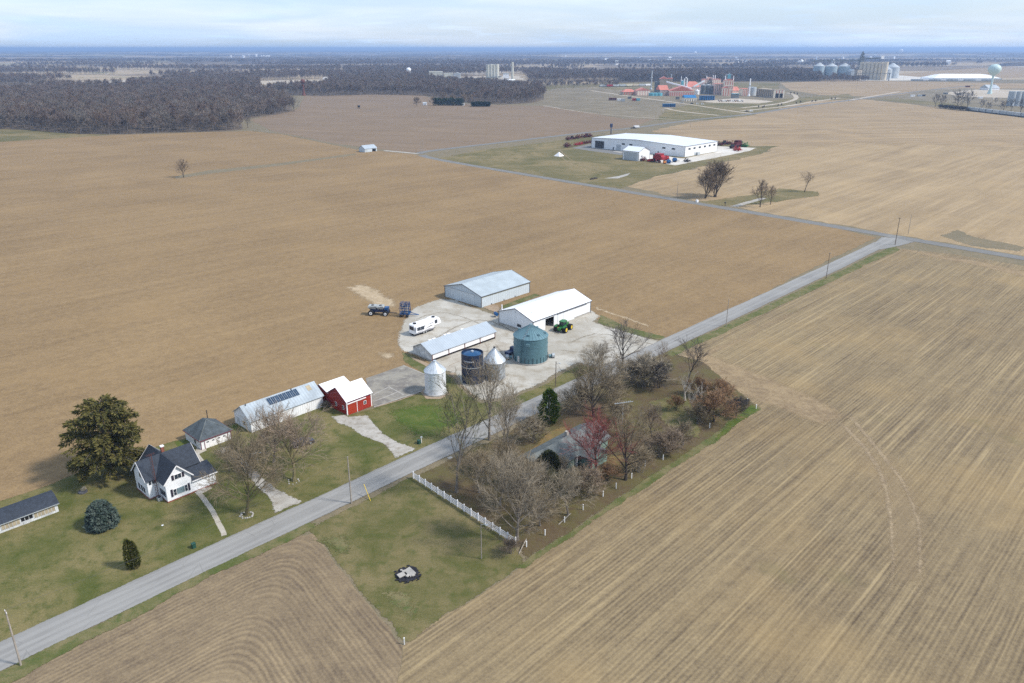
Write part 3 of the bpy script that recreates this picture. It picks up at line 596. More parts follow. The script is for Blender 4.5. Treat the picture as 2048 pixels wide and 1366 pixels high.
K_dome = Kind(bare_tree(9, 10, .68, .24, .22, 18, 9, 7, 5, .02, 1, .030, (.1, 1.4), tl=.36, zc=.40), BK_DARK, TW_BROWN)
K_vase = Kind(bare_tree(3, 12, .40, .22, .16, 10, 6, 5, 4, -.02, 1, .032, (.1, .6), tl=.55, zc=.6), BK_GREY, TW_BROWN)
K_multi = Kind(bare_tree(4, 11, .40, .20, .15, 5, 7, 5, 4, -.01, 4, .034, (.15, .8), tl=.5, zc=.55), BK_GREY, TW_BROWN)
K_open = Kind(bare_tree(5, 11, .56, .27, .22, 11, 6, 5, 5, .0, 1, .038, (.15, 1.1), thick=1.2, tl=.5, zc=.5), BK_DARK, TW_DARK)
K_slim = Kind(bare_tree(6, 13, .26, .17, .25, 12, 5, 5, 4, -.02, 1, .034, (.3, .8), tl=.8, zc=.6), BK_GREY, TW_GREY)
K_shrub = Kind(bare_tree(7, 5, .55, .06, .08, 5, 6, 5, 5, 0, 6, .030, (.2, 1.1), tl=.5, zc=.35), BK_GREY, TW_BROWN, 'bare_shrub')
K_snag = Kind(bare_tree(8, 9, .40, .22, .3, 6, 3, 2, 1, 0, 2, .04, (.3, .9), dead=True, thick=1.5, tl=.6), BK_PALE, BK_PALE, 'dead_tree')
def blades(mb, r, p, d, L, w):
    a, b = frames(d); t = r.uniform(0, 6.28); n_ = (a * math.cos(t) + b * math.sin(t)) * (w / 2); m = p + d * (L * .45)
    mb.add([tuple(p), tuple(m + n_), tuple(p + d * L), tuple(m - n_)], [(0, 1, 2, 3)])
def conifer(seed, H, prof, nb, spray, L=.7, w=.2, droop=.25, trunk=.35, z0=.06, ragged=.25):
    """evergreen: whorls of drooping boughs carrying blade-like sprays; prof(t) = crown radius at height fraction t"""
    r = random.Random(seed); T, Cn = MB(), MB(); tr = path(r, Vector((0, 0, 0)), Vector((0, 0, 1)), H * .95, 6, .02, .05)
    limb(T, tr, [trunk * (1.4 if i == 0 else 1) * (1 - .9 * i / 6) for i in range(7)], 8)
    for i in range(nb):
        t = z0 + (1 - z0) * (i + r.random()) / nb; az = r.uniform(0, 6.28); R = prof(t) * r.uniform(1 - ragged, 1 + ragged * .5)
        if R < .1: continue
        o = Vector((math.cos(az), math.sin(az), 0)); base = Vector((0, 0, t * H)); up = .35 * t - droop * (1 - t)
        ns = 6; pts = [base + o * (R * k / ns) + Vector((0, 0, R * up * (k / ns) + R * .12 * math.sin(k / ns * 3.1))) for k in range(ns + 1)]
        limb(T, pts, [max(.015, R * .014) * (1 - .8 * k / ns) for k in range(ns + 1)], 3)
        cnt = int(spray * (.4 + R))
        for k in range(cnt):
            q = (.18 + .82 * math.sqrt(r.random())) * ns; a = min(ns - 1, int(q)); p = pts[a].lerp(pts[a+1], q - a); side = Vector((-o.y, o.x, 0)) * r.choice((-1, 1))
            d = (o * r.uniform(.1, .9) + side * r.uniform(.1, 1) + Vector((0, 0, r.uniform(-.75, .35)))).normalized()
            sp = R * .16 * (1 - .5 * q / ns); blades(Cn, r, p + side * r.uniform(0, sp) + Vector((0, 0, r.uniform(-.2, .12) * sp)), d, L * r.uniform(.6, 1.2), w * r.uniform(.6, 1.2))
    return T, Cn
def spruce_prof(t): return 6.9 * (max(0, 1 - ((t - .42) / .60) ** 2)) ** .55 * (1 if t > .2 else .55 + 2.2 * t)
K_spruce = Kind(conifer(21, 15.8, spruce_prof, 160, 17, .95, .34, .18, .55, .12, .38), BK_GREY, NEEDLE, 'spruce_tree')
K_spruce.put(226.8, 950, 'huge dark ragged old spruce standing over the white house')
K_blue = Kind(conifer(22, 4.9, lambda t: 2.75 * (1 - t) ** .5 * (.82 + .3 * min(t * 5, 1)), 230, 34, .55, .22, .05, .2, .015, .10), BK_GREY, NBLUE_, 'blue_spruce')
K_blue.put(206, 1052, 'rounded blue-green spruce on the lawn in front of the house')
def arb(seed, H, Rr, mat, mb_n=2600, L=.5, w=.2, lobes=1, name='arborvitae', shape=.35, sq=1.0, rough=.22):
    r = random.Random(seed); T, Cn = MB(), MB(); limb(T, [Vector((0, 0, 0)), Vector((0, 0, H * .9))], [.14, .03], 5)
    for i in range(mb_n):
        t = r.random(); lb = r.randrange(lobes); ox = (lb - (lobes - 1) / 2) * Rr * .75; hh = H * (1 - .08 * lb)
        az = r.uniform(0, 6.28); R = Rr * (1 - t ** 3.2) ** .7 * (.72 + .28 * min(1, t * 6)) * (1 + rough * mnoise.noise(Vector((math.cos(az) * 1.9, math.sin(az) * 1.9, t * H * .7 + seed)))) * (1.15 if lobes == 1 else .85)
        rr = R * (1 - shape * r.random() ** 2); p = Vector((ox + math.cos(az) * rr, math.sin(az) * rr * sq, .1 + t * hh)); d = Vector((math.cos(az) * .55, math.sin(az) * .55, r.uniform(.1, 1.2))).normalized(); blades(Cn, r, p, d, L * r.uniform(.6, 1.2), w)
    return T, Cn
Kind(arb(31, 5.3, .85, ARB, 2600, .42, .16, 2), BK_GREY, ARB, 'arborvitae').put(268, 1136, 'two-pointed olive green arborvitae near the road', rz=.2)
Kind(arb(32, 8.2, 1.6, CEDAR, 3400, .7, .24, 1, rough=.6), BK_GREY, CEDAR, 'cedar_tree').put(1098, 847, 'bright green bushy cedar column beside the road and bare trees')
Kind(arb(33, 6.6, 2.1, YEWM, 4200, .6, .24, 1, shape=.3), BK_GREY, YEWM, 'cedar_tree').put(1097, 965, 'dark evergreen against the pale green house corner')
# --- broadleaved trees one by one: (kind, base, top row, label)
def T(k, px, pb, pt, label, wide=1.0, rz=None, H0=None, name=None, cat='tree', group=None):
    h = HT(px, pb, pt); s = h / H0; return k.put(px, pb, label, cat, (s * wide, s * wide, s), rz, group, name=name)
K_r2b = K_round2.mat(BK_LICH, TW_BROWN); K_rg = K_round.mat(BK_GREY, TW_GREY); K_rp = K_round.mat(BK_GREY, TW_PURP); K_md = K_multi.mat(BK_DARK, TW_GREY)
T(K_r2b, 494, 1030, 884, 'broad bare tree with mossy trunk ringed by stones beside the house drive', .95, 1.0, 10)
T(K_round2, 588, 962, 838, 'broad bare tree with yellow-mossy trunk on the lawn before the machine shed', 1.25, 2.2, 10)
T(K_rp, 548, 925, 822, 'bare purplish tree close to the solar panelled shed wall', 1.0, 4.0, 10)
T(K_slim, 459, 942, 886, 'small slim bare tree between the garage and the house', 1.3, .3, 13)
T(K_round, 479, 945, 872, 'bare tree behind the drive, crossing the garage front', 1.15, 2.0, 10)
T(K_slim.mat(BK_GREY, TW_OLIVE), 913, 985, 755, 'tall slim bare roadside tree with broken limbs by the white fence', .92, 1.0, 13)
T(K_vase, 979, 880, 716, 'tall vase-shaped bare tree in front of the blue silo', .85, 2.6, 12)
T(K_slim, 1008, 890, 765, 'many-limbed bare tree in front of the galvanised bin', .95, .5, 13)
T(K_rg, 1020, 914, 788, 'round dense bare tree between the road and the pale green house', .78, 1.7, 10)
T(K_dome, 1187, 833, 718, 'wide dome of bare branches between cedar and television aerial', 1.0, 0.4, 10)
T(K_open, 1243, 738, 650, 'dark open-limbed bare tree against the gravel yard entrance', 1.1, 2.0, 11)
T(K_rp.mat(BK_GREY, TW_GREY), 1200, 745, 690, 'low pale bare tree beside the gravel yard', 1.35, 1.0, 10)
T(K_slim.mat(BK_GREY, TW_PURP), 1322, 742, 684, 'slim reddish bare sapling at the road edge', 1.2, 0, 13)
T(K_slim.mat(BK_DARK, TW_DARK), 1374, 770, 678, 'tall forked bare tree at the corner next to the driven headland', 1.35, 1.2, 13)
T(K_snag, 1370, 803, 738, 'dead grey snag with pale leaning limbs', 1.0, 0.2, 9)
T(K_snag, 1394, 822, 758, 'bleached dead tree with forked white limbs above the brush', 1.0, 2.4, 9)
T(K_snag, 1432, 806, 766, 'fallen pale dead limbs sprawling in the rusty brush', 1.3, 3.4, 9)
T(K_rp.mat(BK_DARK, TW_PURP), 1304, 878, 814, 'small purple-budded tree on the grass past the aerial', 1.0, 0.7, 10)
T(K_open.mat(BK_DARK, TW_BROWN), 1251, 960, 830, 'bare tree with dark trunk at the far end of the pale green house', .85, 3.0, 11)
T(K_round.mat(BK_DARK, TW_MAG), 1192, 945, 838, 'crimson-budding tree spreading over the pale green house roof', 1.15, 2.2, 10)
T(K_rg, 1034, 1080, 928, 'big bare tree at the field end of the white fence', 1.02, 2.8, 10)
T(K_round, 958, 985, 905, 'brushy bare tree inside the white fence near its road end', 1.0, .1, 10)
T(K_rg, 1000, 1010, 915, 'brushy grey bare tree midway along the white fence', 1.0, 4.1, 10)
T(K_round, 1052, 1022, 925, 'brushy bare tree below the dark evergreen', .95, 5.1, 10)
T(K_rg.mat(BK_GREY, TW_OLIVE), 1108, 1016, 945, 'vine-draped bare tree in front of the pale green house wall', .9, 3.1, 10)
T(K_rg, 1136, 1030, 948, 'brushy bare tree close to the field edge posts', 1.0, 1.1, 10)
T(K_round, 1080, 1052, 985, 'low tangled bare tree by the leaning rail at the lot corner', 1.1, 2.1, 10)
T(K_multi, 1008, 952, 880, 'bare many-stemmed tree on the short drive of the pale green house', 1.1, 2.1, 11)
# shrubs
K_sr = K_shrub.mat(BK_DARK, TW_RUST); K_sg = K_shrub.mat(BK_GREY, TW_GREY); K_sd = K_shrub.mat(BK_DARK, TW_DARK); K_sp = K_shrub.mat(BK_GREY, TW_PURP)
for k, px, pb, pt, lb, w in ((K_sg, 1290, 772, 712, 'grey vine-tangled thicket beside the road corner', 1.5), (K_sd, 1318, 776, 726, 'dark thicket at the foot of the reddish sapling', 1.3),
    (K_sg, 1262, 766, 722, 'grey brush below the dark open-limbed tree', 1.3), (K_sr, 1428, 842, 786, 'large rust-coloured bush near the field corner', 1.5), (K_sr, 1438, 802, 762, 'rusty bush behind the bleached dead tree', 1.5),
    (K_sd, 1472, 832, 796, 'small dark grey bush nearest the bright grass strip', 1.3), (K_sr, 1396, 792, 756, 'rusty bush between the two dead trees', 1.3), (K_shrub, 1396, 848, 810, 'brown bush below the bleached dead tree', 1.4),
    (K_shrub, 1366, 890, 846, 'brown bush beside the field edge post', 1.2), (K_sp, 1340, 905, 860, 'purplish brush at the field edge', 1.3), (K_sp, 1318, 915, 868, 'purplish thicket behind the small purple tree', 1.3),
    (K_shrub, 1278, 945, 895, 'brown brush right of the dark-trunked tree', 1.3), (K_sr, 1215, 962, 930, 'reddish brush below the crimson tree', 1.4), (K_sp, 1178, 985, 940, 'purplish brush along the field edge fence', 1.4),
    (K_shrub, 1150, 990, 945, 'brown brush before the low end of the house', 1.4), (K_sg, 1070, 985, 930, 'grey brush at the corner of the pale green house', 1.3), (K_sg, 1118, 960, 915, 'grey brush draped over the dark evergreen', 1.2),
    (K_shrub, 962, 945, 905, 'brown brush at the roadside drive', 1.4), (K_shrub, 1030, 968, 915, 'brown brush between the road tree and the house', 1.4), (K_sp, 1022, 1108, 1080, 'low purplish bush at the field end of the white fence', 1.5),
    (K_sg, 1160, 820, 770, 'grey brush behind the wide dome tree', 1.3), (K_shrub, 1066, 885, 838, 'brown brush between cedar and round tree', 1.3), (K_shrub, 1238, 850, 805, 'brown brush under the wide dome tree', 1.3), (K_shrub, 1225, 800, 760, 'brown brush behind the wide dome', 1.2),
    (K_sr, 1352, 822, 792, 'small rusty brush around the dead grey snag', 1.2), (K_sg, 652, 815, 803, 'scrubby weeds at the corner of shed and red barn', 1.6), (K_shrub, 532, 905, 868, 'low brown brush along the shed wall', 1.4), (K_sd, 1492, 812, 798, 'dark scrub beside the last field post', 1.4)):
    T(k, px, pb, pt, lb, w, rnd.uniform(0, 6), 5, cat='shrub')
K_fan = Kind(bare_tree(63, 11, .46, .24, .12, 7, 7, 5, 4, 0, 4, .065, (.1, 1.0), tl=.5, zc=.52), BK_DARK, TW_PURP); K_fro = Kind(bare_tree(64, 10, .45, .24, .22, 11, 6, 5, 4, 0, 1, .065, (.1, 1.1), tl=.5), BK_DARK, TW_PURP)
# far single trees
T(K_fro, 367, 355, 315, 'lone bare tree out in the middle of the tilled field', 1.0, 1.1, 11)
T(K_fan, 1430, 394, 323, 'broad fan of bare stems beside the county road', 1.1, 1.5, 11)
T(K_fan, 1410, 397, 338, 'smaller bare tree leaning left of the broad fan tree', .9, .5, 11)
T(K_fro, 1520, 414, 361, 'upright bare tree at the end of the field track', .8, 2.0, 10)
T(K_fro, 1541, 409, 372, 'smaller greyish bare tree just right of the upright tree', .8, 2.0, 10)
T(K_slim.mat(BK_DARK, TW_PURP), 1609, 384, 343, 'small leaning bare tree alone in the pale field', 1.5, 2.0, 13)
T(K_open, 588, 223, 193, 'single bare tree off the corner of the big wood', .9, 2.5, 11)
T(K_slim.mat(BK_DARK, TW_DARK), 496, 256, 232, 'spindly bare tree at the tip of the wood', 1.5, .5, 13)
# ---------------------------------------------------------------- farm buildings
def gable(name, label, cat, A, L, W, eave, peak, wm, gm, rm, oh=.35, tm=None, hole=None, base=None, xy=None, rz=AF, parts=None):
    """a gabled building standing at ground point A: x runs along the eaves, y across, ridge along x; returns its Empty"""
    e = E(name, xy or G(*A), rz, label, cat); w = MB()
    if hole:
        a, b, h = hole
        for x0, x1, z0 in ((0, a, 0), (b, L, 0), (a, b, h)): w.poly([(x0, 0, z0), (x1, 0, z0), (x1, 0, eave), (x0, 0, eave)], 0)
        w.poly([(a, 0, 0), (a, .18, 0), (a, .18, h), (a, 0, h)], 0); w.poly([(b, 0, 0), (b, .18, 0), (b, .18, h), (b, 0, h)], 0)
    else: w.poly([(0, 0, 0), (L, 0, 0), (L, 0, eave), (0, 0, eave)], 0)
    w.poly([(L, W, 0), (0, W, 0), (0, W, eave), (L, W, eave)], 0)
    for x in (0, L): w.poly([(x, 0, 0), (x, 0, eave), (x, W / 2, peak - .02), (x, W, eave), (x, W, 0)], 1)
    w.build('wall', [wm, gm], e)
    sl = (peak - eave) / (W / 2); r = MB(); th = .12
    for sgn in (0, 1):
        y0, y1 = (-oh, W / 2) if sgn == 0 else (W + oh, W / 2); z0 = eave - oh * sl
        r.prism([(-oh, y0, z0 + .03), (-oh, y1, peak + .03), (-oh, y1, peak + th), (-oh, y0, z0 + th)], (L + 2 * oh, 0, 0))
    rf = r.build('roof', rm, e)
    MB().prism([(-oh - .02, W/2 - .3, peak + th - .3*sl + .012), (-oh - .02, W/2, peak + th + .05), (-oh - .02, W/2 + .3, peak + th - .3*sl + .012)], (L + 2*oh + .04, 0, 0)).build('ridge_cap', rm, rf)
    if tm:
        t = MB(); z0 = eave - oh * sl
        for x in (-oh - .04, L + oh + .04):
            t.beam((x, -oh, z0 + .06), (x, W / 2, peak + .06), .06, .22); t.beam((x, W + oh, z0 + .06), (x, W / 2, peak + .06), .06, .22)
        for y in (-oh - .04, W + oh + .04): t.beam((-oh, y, z0 + .05), (L + oh, y, z0 + .05), .06, .2)
        t.build('fascia', tm, e)
        for x, y in ((0, 0), (L, 0), (0, W), (L, W)): MB().box(x - .1, x + .1, y - .1, y + .1, 0, eave - .05).build('corner_trim', tm, e)
    if base: MB().box(-.06, L + .06, -.06, W + .06, -.05, base).build('foundation', CONC, e)
    e['L'] = L; e['W'] = W; return e
def on(e, side, name, a0, a1, z0, z1, mat, d=.07, parent=None, label=None):
    """a flat part fixed to a wall: side f/b run along x, l/r run along y"""
    L, W = e['L'], e['W']; m = MB()
    if side == 'f': m.box(a0, a1, -d, .03, z0, z1)
    elif side == 'b': m.box(a0, a1, W - .03, W + d, z0, z1)
    elif side == 'l': m.box(-d, .03, a0, a1, z0, z1)
    else: m.box(L - .03, L + d, a0, a1, z0, z1)
    o = m.build(name, mat, parent or e)
    if label: o['label'] = label
    return o
def window(e, side, a0, a1, z0, z1, fm=WTRIM, gm=GLASS, mull=1, shut=None):
    f = on(e, side, 'window', a0 - .09, a1 + .09, z0 - .09, z1 + .09, fm, .06); n = mull + 1; w = (a1 - a0) / n
    for i in range(n): on(e, side, 'pane', a0 + i * w + .03, a0 + (i + 1) * w - .03, z0, z1, gm, .085, f)
    if shut:
        for b in (a0 - .55, a1 + .12): on(e, side, 'shutter', b, b + .42, z0 - .06, z1 + .06, shut, .09)
    return f
# grey machine barn
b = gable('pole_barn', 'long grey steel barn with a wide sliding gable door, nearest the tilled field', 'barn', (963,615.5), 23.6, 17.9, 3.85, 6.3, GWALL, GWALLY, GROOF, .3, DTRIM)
on(b, 'f', 'eave_band', .1, 23.5, 3.28, 3.5, paint('faded_yellow_band', (.42, .40, .27), .6), .05)
for a0, a1 in ((3.2, 8.9), (9.0, 14.7)):
    d = on(b, 'l', 'sliding_door', a0, a1, .05, 3.7, paint('grey_door_steel', (.55, .60, .63), .5, .06, .4, ribs=(1, .9)), .08)
    on(b, 'l', 'door_edge', a1 - .08, a1, .05, 3.7, WTRIM, .11, d); on(b, 'l', 'handle', (a0 if a0 > 8 else a1 - .3) + .1, (a0 if a0 > 8 else a1 - .3) + .22, 1.0, 1.3, DTRIM, .13, d)
on(b, 'l', 'door_track', 3.0, 15, 3.74, 3.9, STEEL, .14)
for x in (4.5, 10.5, 16): on(b, 'f', 'wall_box', x, x + .3, .15, .5, DTRIM, .15)
# white workshop
b = gable('workshop', 'bright white steel workshop with an open doorway beside the green tractor', 'workshop', (1066,668.7), 27.7, 14.2, 4.1, 6.5, WHITE, WHITEY, WROOF, .3, DTRIM, hole=(5.6, 9.6, 3.4))
on(b, 'l', 'skirting', .1, 14.1, 0, .5, CONC, .05); on(b, 'f', 'skirting', 19.6, 27.4, 0, .55, CONC, .05)
MB().box(5.7, 9.5, .05, 8, .02, .05).build('floor_slab', CONC, b)
for a0, a1 in ((11.3, 14.0), (14.1, 19.4)): on(b, 'f', 'sliding_door', a0, a1, .12, 3.45, paint('white_door_steel', (.78, .80, .81), .45, .05, .3, ribs=(0, .9)), .08)
on(b, 'f', 'door_track', 11.0, 25.5, 3.46, 3.6, DTRIM, .13)
window(b, 'l', 4.9, 6.4, 1.05, 1.75, DTRIM, GLASS); on(b, 'l', 'gable_light', 7.0, 7.2, 5.2, 5.5, STEEL, .15)
MB().cyl((.3, 13.2, 4.4), (.3, 13.2, 6.3), .17, n=10).build('flue', WTRIM, b)
MB().cyl((3.0, 3.2, 5.0), (3.0, 3.2, 5.6), .12, n=8).build('roof_vent', STEEL, b)
wx = lambda e, x, y: Vector((e.location.x, e.location.y, 0)) + U * x + V * y
s_ = E('tool_shelf', wx(b, 8.7, 3.0), AF, 'cluttered steel shelf standing just inside the open workshop doorway', 'shelf')
m = MB(); [m.box(-.5 + i * .96, -.46 + i * .96, 0, .5, 0, 2.2) for i in (0, 1)]; m.build('upright', STEEL, s_)
for z in (.3, 1.0, 1.7): MB().box(-.5, .5, .02, .48, z, z + .04).build('shelf_board', STEEL, s_)
for x_, z_, mm in ((-.2, .34, CRED), (.2, 1.04, MBLUE), (-.1, 1.74, RIMW)): MB().box(x_ - .2, x_ + .2, .08, .42, z_, z_ + .4).build('box', mm, s_)
s_ = E('gas_tank', wx(b, 7.9, 4.6), 0, 'tall pale tank in the shade of the workshop doorway', 'tank'); MB().lathe([(0, 0), (.45, 0), (.45, 2.2), (.3, 2.5), (0, 2.55)], 16).build('shell', RVW, s_, True); MB().lathe([(.1, 2.5), (.1, 2.7), (0, 2.7)], 8).build('valve', STEEL, s_)
# long low white barn
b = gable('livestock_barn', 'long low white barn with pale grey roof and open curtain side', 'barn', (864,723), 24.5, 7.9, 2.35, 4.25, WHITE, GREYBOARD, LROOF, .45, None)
on(b, 'f', 'opening', .2, 24.3, .05, .62, BLACKP, .02)
for i in range(4): on(b, 'f', 'curtain', .25 + i * 6.1, 6.1 + i * 6.1, .62, 1.95, WTRIM, .06)
for i in range(5):
    x = .1 + i * 6.08; p_ = MB(); p_.box(x - .1, x + .1, -.16, -.02, 0, 2.2); p_.beam((x, -.1, 1.9), (x, -.6, 2.15), .09); p_.build('post', RUST, b)
on(b, 'l', 'skirting', .1, 7.8, 0, .42, CONC, .06); d = on(b, 'l', 'door', 5.0, 6.5, .42, 2.2, GREYBOARD, .07); on(b, 'l', 'handle', 5.15, 5.25, 1.2, 1.4, DTRIM, .12, d)
for x, y, zz_ in ((4.6, 4.6, 3.92), (10.2, 4.7, 3.90), (15.3, 4.6, 3.92), (4.6, 6.4, 3.08), (10.4, 6.4, 3.08)): MB().box(x, x + 1.1, y, y + .55, zz_ - .1, zz_ + .2).build('roof_light', WTRIM, b)
# red barn: front barn and rear annex share one thing
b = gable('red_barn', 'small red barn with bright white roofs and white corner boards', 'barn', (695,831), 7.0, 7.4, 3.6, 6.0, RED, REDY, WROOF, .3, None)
an = MB(); L2, y0, y1 = 6.4, 7.4, 13.6
an.poly([(L2, y1, 0), (-.02, y1, 0), (-.02, y1, 3.1), (L2, y1, 3.1)], 0)
for x in (-.02, L2): an.poly([(x, y0, 0), (x, y0, 3.5), (x, 10.5, 4.7), (x, y1, 3.1), (x, y1, 0)], 1)
an.build('annex_wall', [RED, REDY], b)
r = MB(); r.prism([(-.35, 7.15, 3.5), (-.35, 10.5, 4.74), (-.35, 10.5, 4.84), (-.35, 7.15, 3.62)], (L2 + .7, 0, 0)); r.prism([(-.35, 10.5, 4.74), (-.35, 14, 2.95), (-.35, 14, 3.06), (-.35, 10.5, 4.84)], (L2 + .7, 0, 0)); r.build('annex_roof', WROOF, b)
[MB().box(x0, x0 + .22, -.06, .16, 0, 3.5).build('corner_board', WTRIM, b) for x0 in (-.06, 6.84)]
t = MB(); sl = 2.4 / 3.7
t.beam((-.36, -.3, 3.44), (-.36, 3.7, 6.03), .06, .2); t.beam((-.36, 7.7, 3.44), (-.36, 3.7, 6.03), .06, .2); t.build('rake_board', MAROON, b)
on(b, 'f', 'eave_band', .2, 6.8, 2.98, 3.4, MAROON, .04)
for a0, a1, l_ in ((.25, 2.75, 1), (2.85, 6.75, 0)): on(b, 'f', 'sliding_door', a0, a1, .06, 2.75, REDDOOR if l_ else RED, .1)
on(b, 'f', 'door_rail', .1, 5.4, 2.76, 2.98, WTRIM, .2); on(b, 'f', 'door_edge', 2.72, 2.86, .06, 2.75, WTRIM, .14)
f = on(b, 'f', 'window', 4.65, 5.45, 1.25, 2.15, WTRIM, .14); [on(b, 'f', 'pane', 4.73 + i * .34, 5.03 + i * .34, 1.34 + k * .38, 1.67 + k * .38, GLASS, .16, f) for i in (0, 1) for k in (0, 1)]
for y_ in (1.1, 4.0):
    f = on(b, 'l', 'window', y_, y_ + .7, 1.1, 2.1, WTRIM, .07); [on(b, 'l', 'pane', y_ + .08 + i * .29, y_ + .33 + i * .29, 1.18 + k * .43, 1.56 + k * .43, GLASS, .09, f) for i in (0, 1) for k in (0, 1)]
# machine shed with solar panels
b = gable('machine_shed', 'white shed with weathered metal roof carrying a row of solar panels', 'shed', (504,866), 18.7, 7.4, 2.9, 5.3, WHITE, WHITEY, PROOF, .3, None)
sl = 2.4 / 3.7
for i in range(8):
    x = 6.0 + i * .98; q = MB(); q.prism([(x, 1.75, 2.9 + 1.75 * sl + .20), (x, 3.3, 2.9 + 3.3 * sl + .20), (x, 3.3, 2.9 + 3.3 * sl + .26), (x, 1.75, 2.9 + 1.75 * sl + .26)], (.92, 0, 0)); p_ = q.build('solar_panel', SOLAR, b)
    q = MB(); [q.beam((x + k * .46 - .0, 1.74, 2.9 + 1.74 * sl + .265), (x + k * .46, 3.31, 2.9 + 3.31 * sl + .265), .03, .02) for k in (0, 1, 2)]; q.build('panel_frame', STEEL, p_)
for x in (1.0, 12.6): MB().cyl((x, 3.4, 5.0), (x, 3.4, 5.7), .1, n=8).build('roof_vent', DSTEEL, b)
MB().prism([(16.2, 2.0, 2.9 + 2.0 * sl + .14), (16.2, 3.2, 2.9 + 3.2 * sl + .14), (16.2, 3.2, 2.9 + 3.2 * sl + .17), (16.2, 2.0, 2.9 + 2.0 * sl + .17)], (1.1, 0, 0)).build('rusty_roof_sheet', TANBOARD, b)
window(b, 'l', 2.6, 3.4, 1.0, 1.9, GREYBOARD); on(b, 'l', 'door', 5.2, 6.2, .05, 2.0, GREYBOARD, .06)
# hipped garage
g_ = E('garage', G(403,900.7), AF, 'white two-car garage with hipped grey shingle roof and dark red trim', 'garage'); g_['L'] = 6.95; g_['W'] = 7.2; h_ = 2.15
w = MB(); w.box(0, 6.95, 0, 7.2, 0, h_); w.build('wall', SIDING, g_)
o_ = .3; r = MB(); A4 = [(-o_, -o_, h_), (6.95 + o_, -o_, h_), (6.95 + o_, 7.2 + o_, h_), (-o_, 7.2 + o_, h_)]; rd = [(3.47, 3.6, 4.65), (3.47, 4.9, 4.65)]
up = lambda p: (p[0], p[1], p[2] + .14)
for q in ((A4[0], A4[1], rd[0]), (A4[1], A4[2], rd[1], rd[0]), (A4[2], A4[3], rd[1]), (A4[3], A4[0], rd[0], rd[1])): r.poly([up(p) for p in q])
r.poly([up(p) if False else (p[0], p[1], h_ + .02) for p in A4[::-1]]); [r.poly([(A4[i][0], A4[i][1], h_ + .02), (A4[(i+1) % 4][0], A4[(i+1) % 4][1], h_ + .02), up(A4[(i+1) % 4]), up(A4[i])]) for i in range(4)]
rf = r.build('roof', OSHINGLE, g_); rc = MB(); [rc.beam(up(A4[i]), up(rd[0 if i < 2 else 1]), .2, .05) for i in range(4)]; rc.build('hip_cap', GSHINGLE, rf)
t = MB(); [t.beam(tuple(Vector(A4[i]) + Vector((0, 0, .06))), tuple(Vector(A4[(i+1) % 4]) + Vector((0, 0, .06))), .08, .16) for i in range(4)]; t.build('fascia', paint('dark_red_trim', (.17, .03, .045), .6), g_)
d = on(g_, 'f', 'garage_door', .95, 6.0, .02, 1.95, WTRIM, .04)
for i in range(4): on(g_, 'f', 'pane', 1.3 + i * 1.25, 1.85 + i * 1.25, 1.3, 1.55, GLASS, .06, d)
for x in (.02, .82, 6.05, 6.78): on(g_, 'f', 'post_trim', x, x + .12, 0, 2.1, MAROON, .08)
window(g_, 'l', 2.0, 2.8, .8, 1.7, WTRIM, GLASS); MB().cyl((5.4, 7.2, 2.9), (5.4, 7.2, 5.2), .1, n=8).build('flue', DSTEEL, g_)
# chicken coop at the left edge
b = E('coop', G(118,1023.5) - U * 13.4, AF, 'long weathered shed with dark roof and boarded window bays at the lawn edge', 'shed'); b['L'] = 13.4; b['W'] = 4.4
w = MB(); prof = [(0, 0), (0, 1.95), (.9, 2.55), (2.0, 2.95), (3.2, 3.0), (4.4, 2.2), (4.4, 0)]
for x in (0, 13.4): w.poly([(x, y, z) for y, z in prof], 0)
w.poly([(0, 0, 0), (13.4, 0, 0), (13.4, 0, 1.95), (0, 0, 1.95)]); w.poly([(13.4, 4.4, 0), (0, 4.4, 0), (0, 4.4, 2.2), (13.4, 4.4, 2.2)]); w.build('wall', GREYBOARD, b)
r = MB(); rp_ = [(-.35, 1.78), (.9, 2.6), (2.0, 3.0), (3.2, 3.05), (4.7, 2.1)]
r.prism([(-.3, y, z) for y, z in rp_] + [(-.3, y, z + .1) for y, z in rp_[::-1]], (14.0, 0, 0)); r.build('roof', SHINGLE, b, True)
MB().beam((-.3, -.37, 1.80), (13.7, -.37, 1.80), .06, .14).build('gutter', STEEL, b)
for a0, a1 in ((1.0, 3.9), (4.2, 7.1), (9.4, 12.9)):
    f = on(b, 'f', 'boarded_bay', a0, a1, .55, 1.6, TANBOARD, .05); [on(b, 'f', 'slat', a0 + k * .58, a0 + k * .58 + .07, .5, 1.65, GREYBOARD, .08, f) for k in range(int((a1 - a0) / .58) + 1)]
for i in range(3): on(b, 'f', 'window', 7.35 + i * .66, 7.9 + i * .66, .75, 1.5, BLACKP, .04)
on(b, 'f', 'door', 7.6, 8.6, .02, .6, GREYBOARD, .07); on(b, 'r', 'skirting', .1, 4.3, 0, .4, CONC, .05)
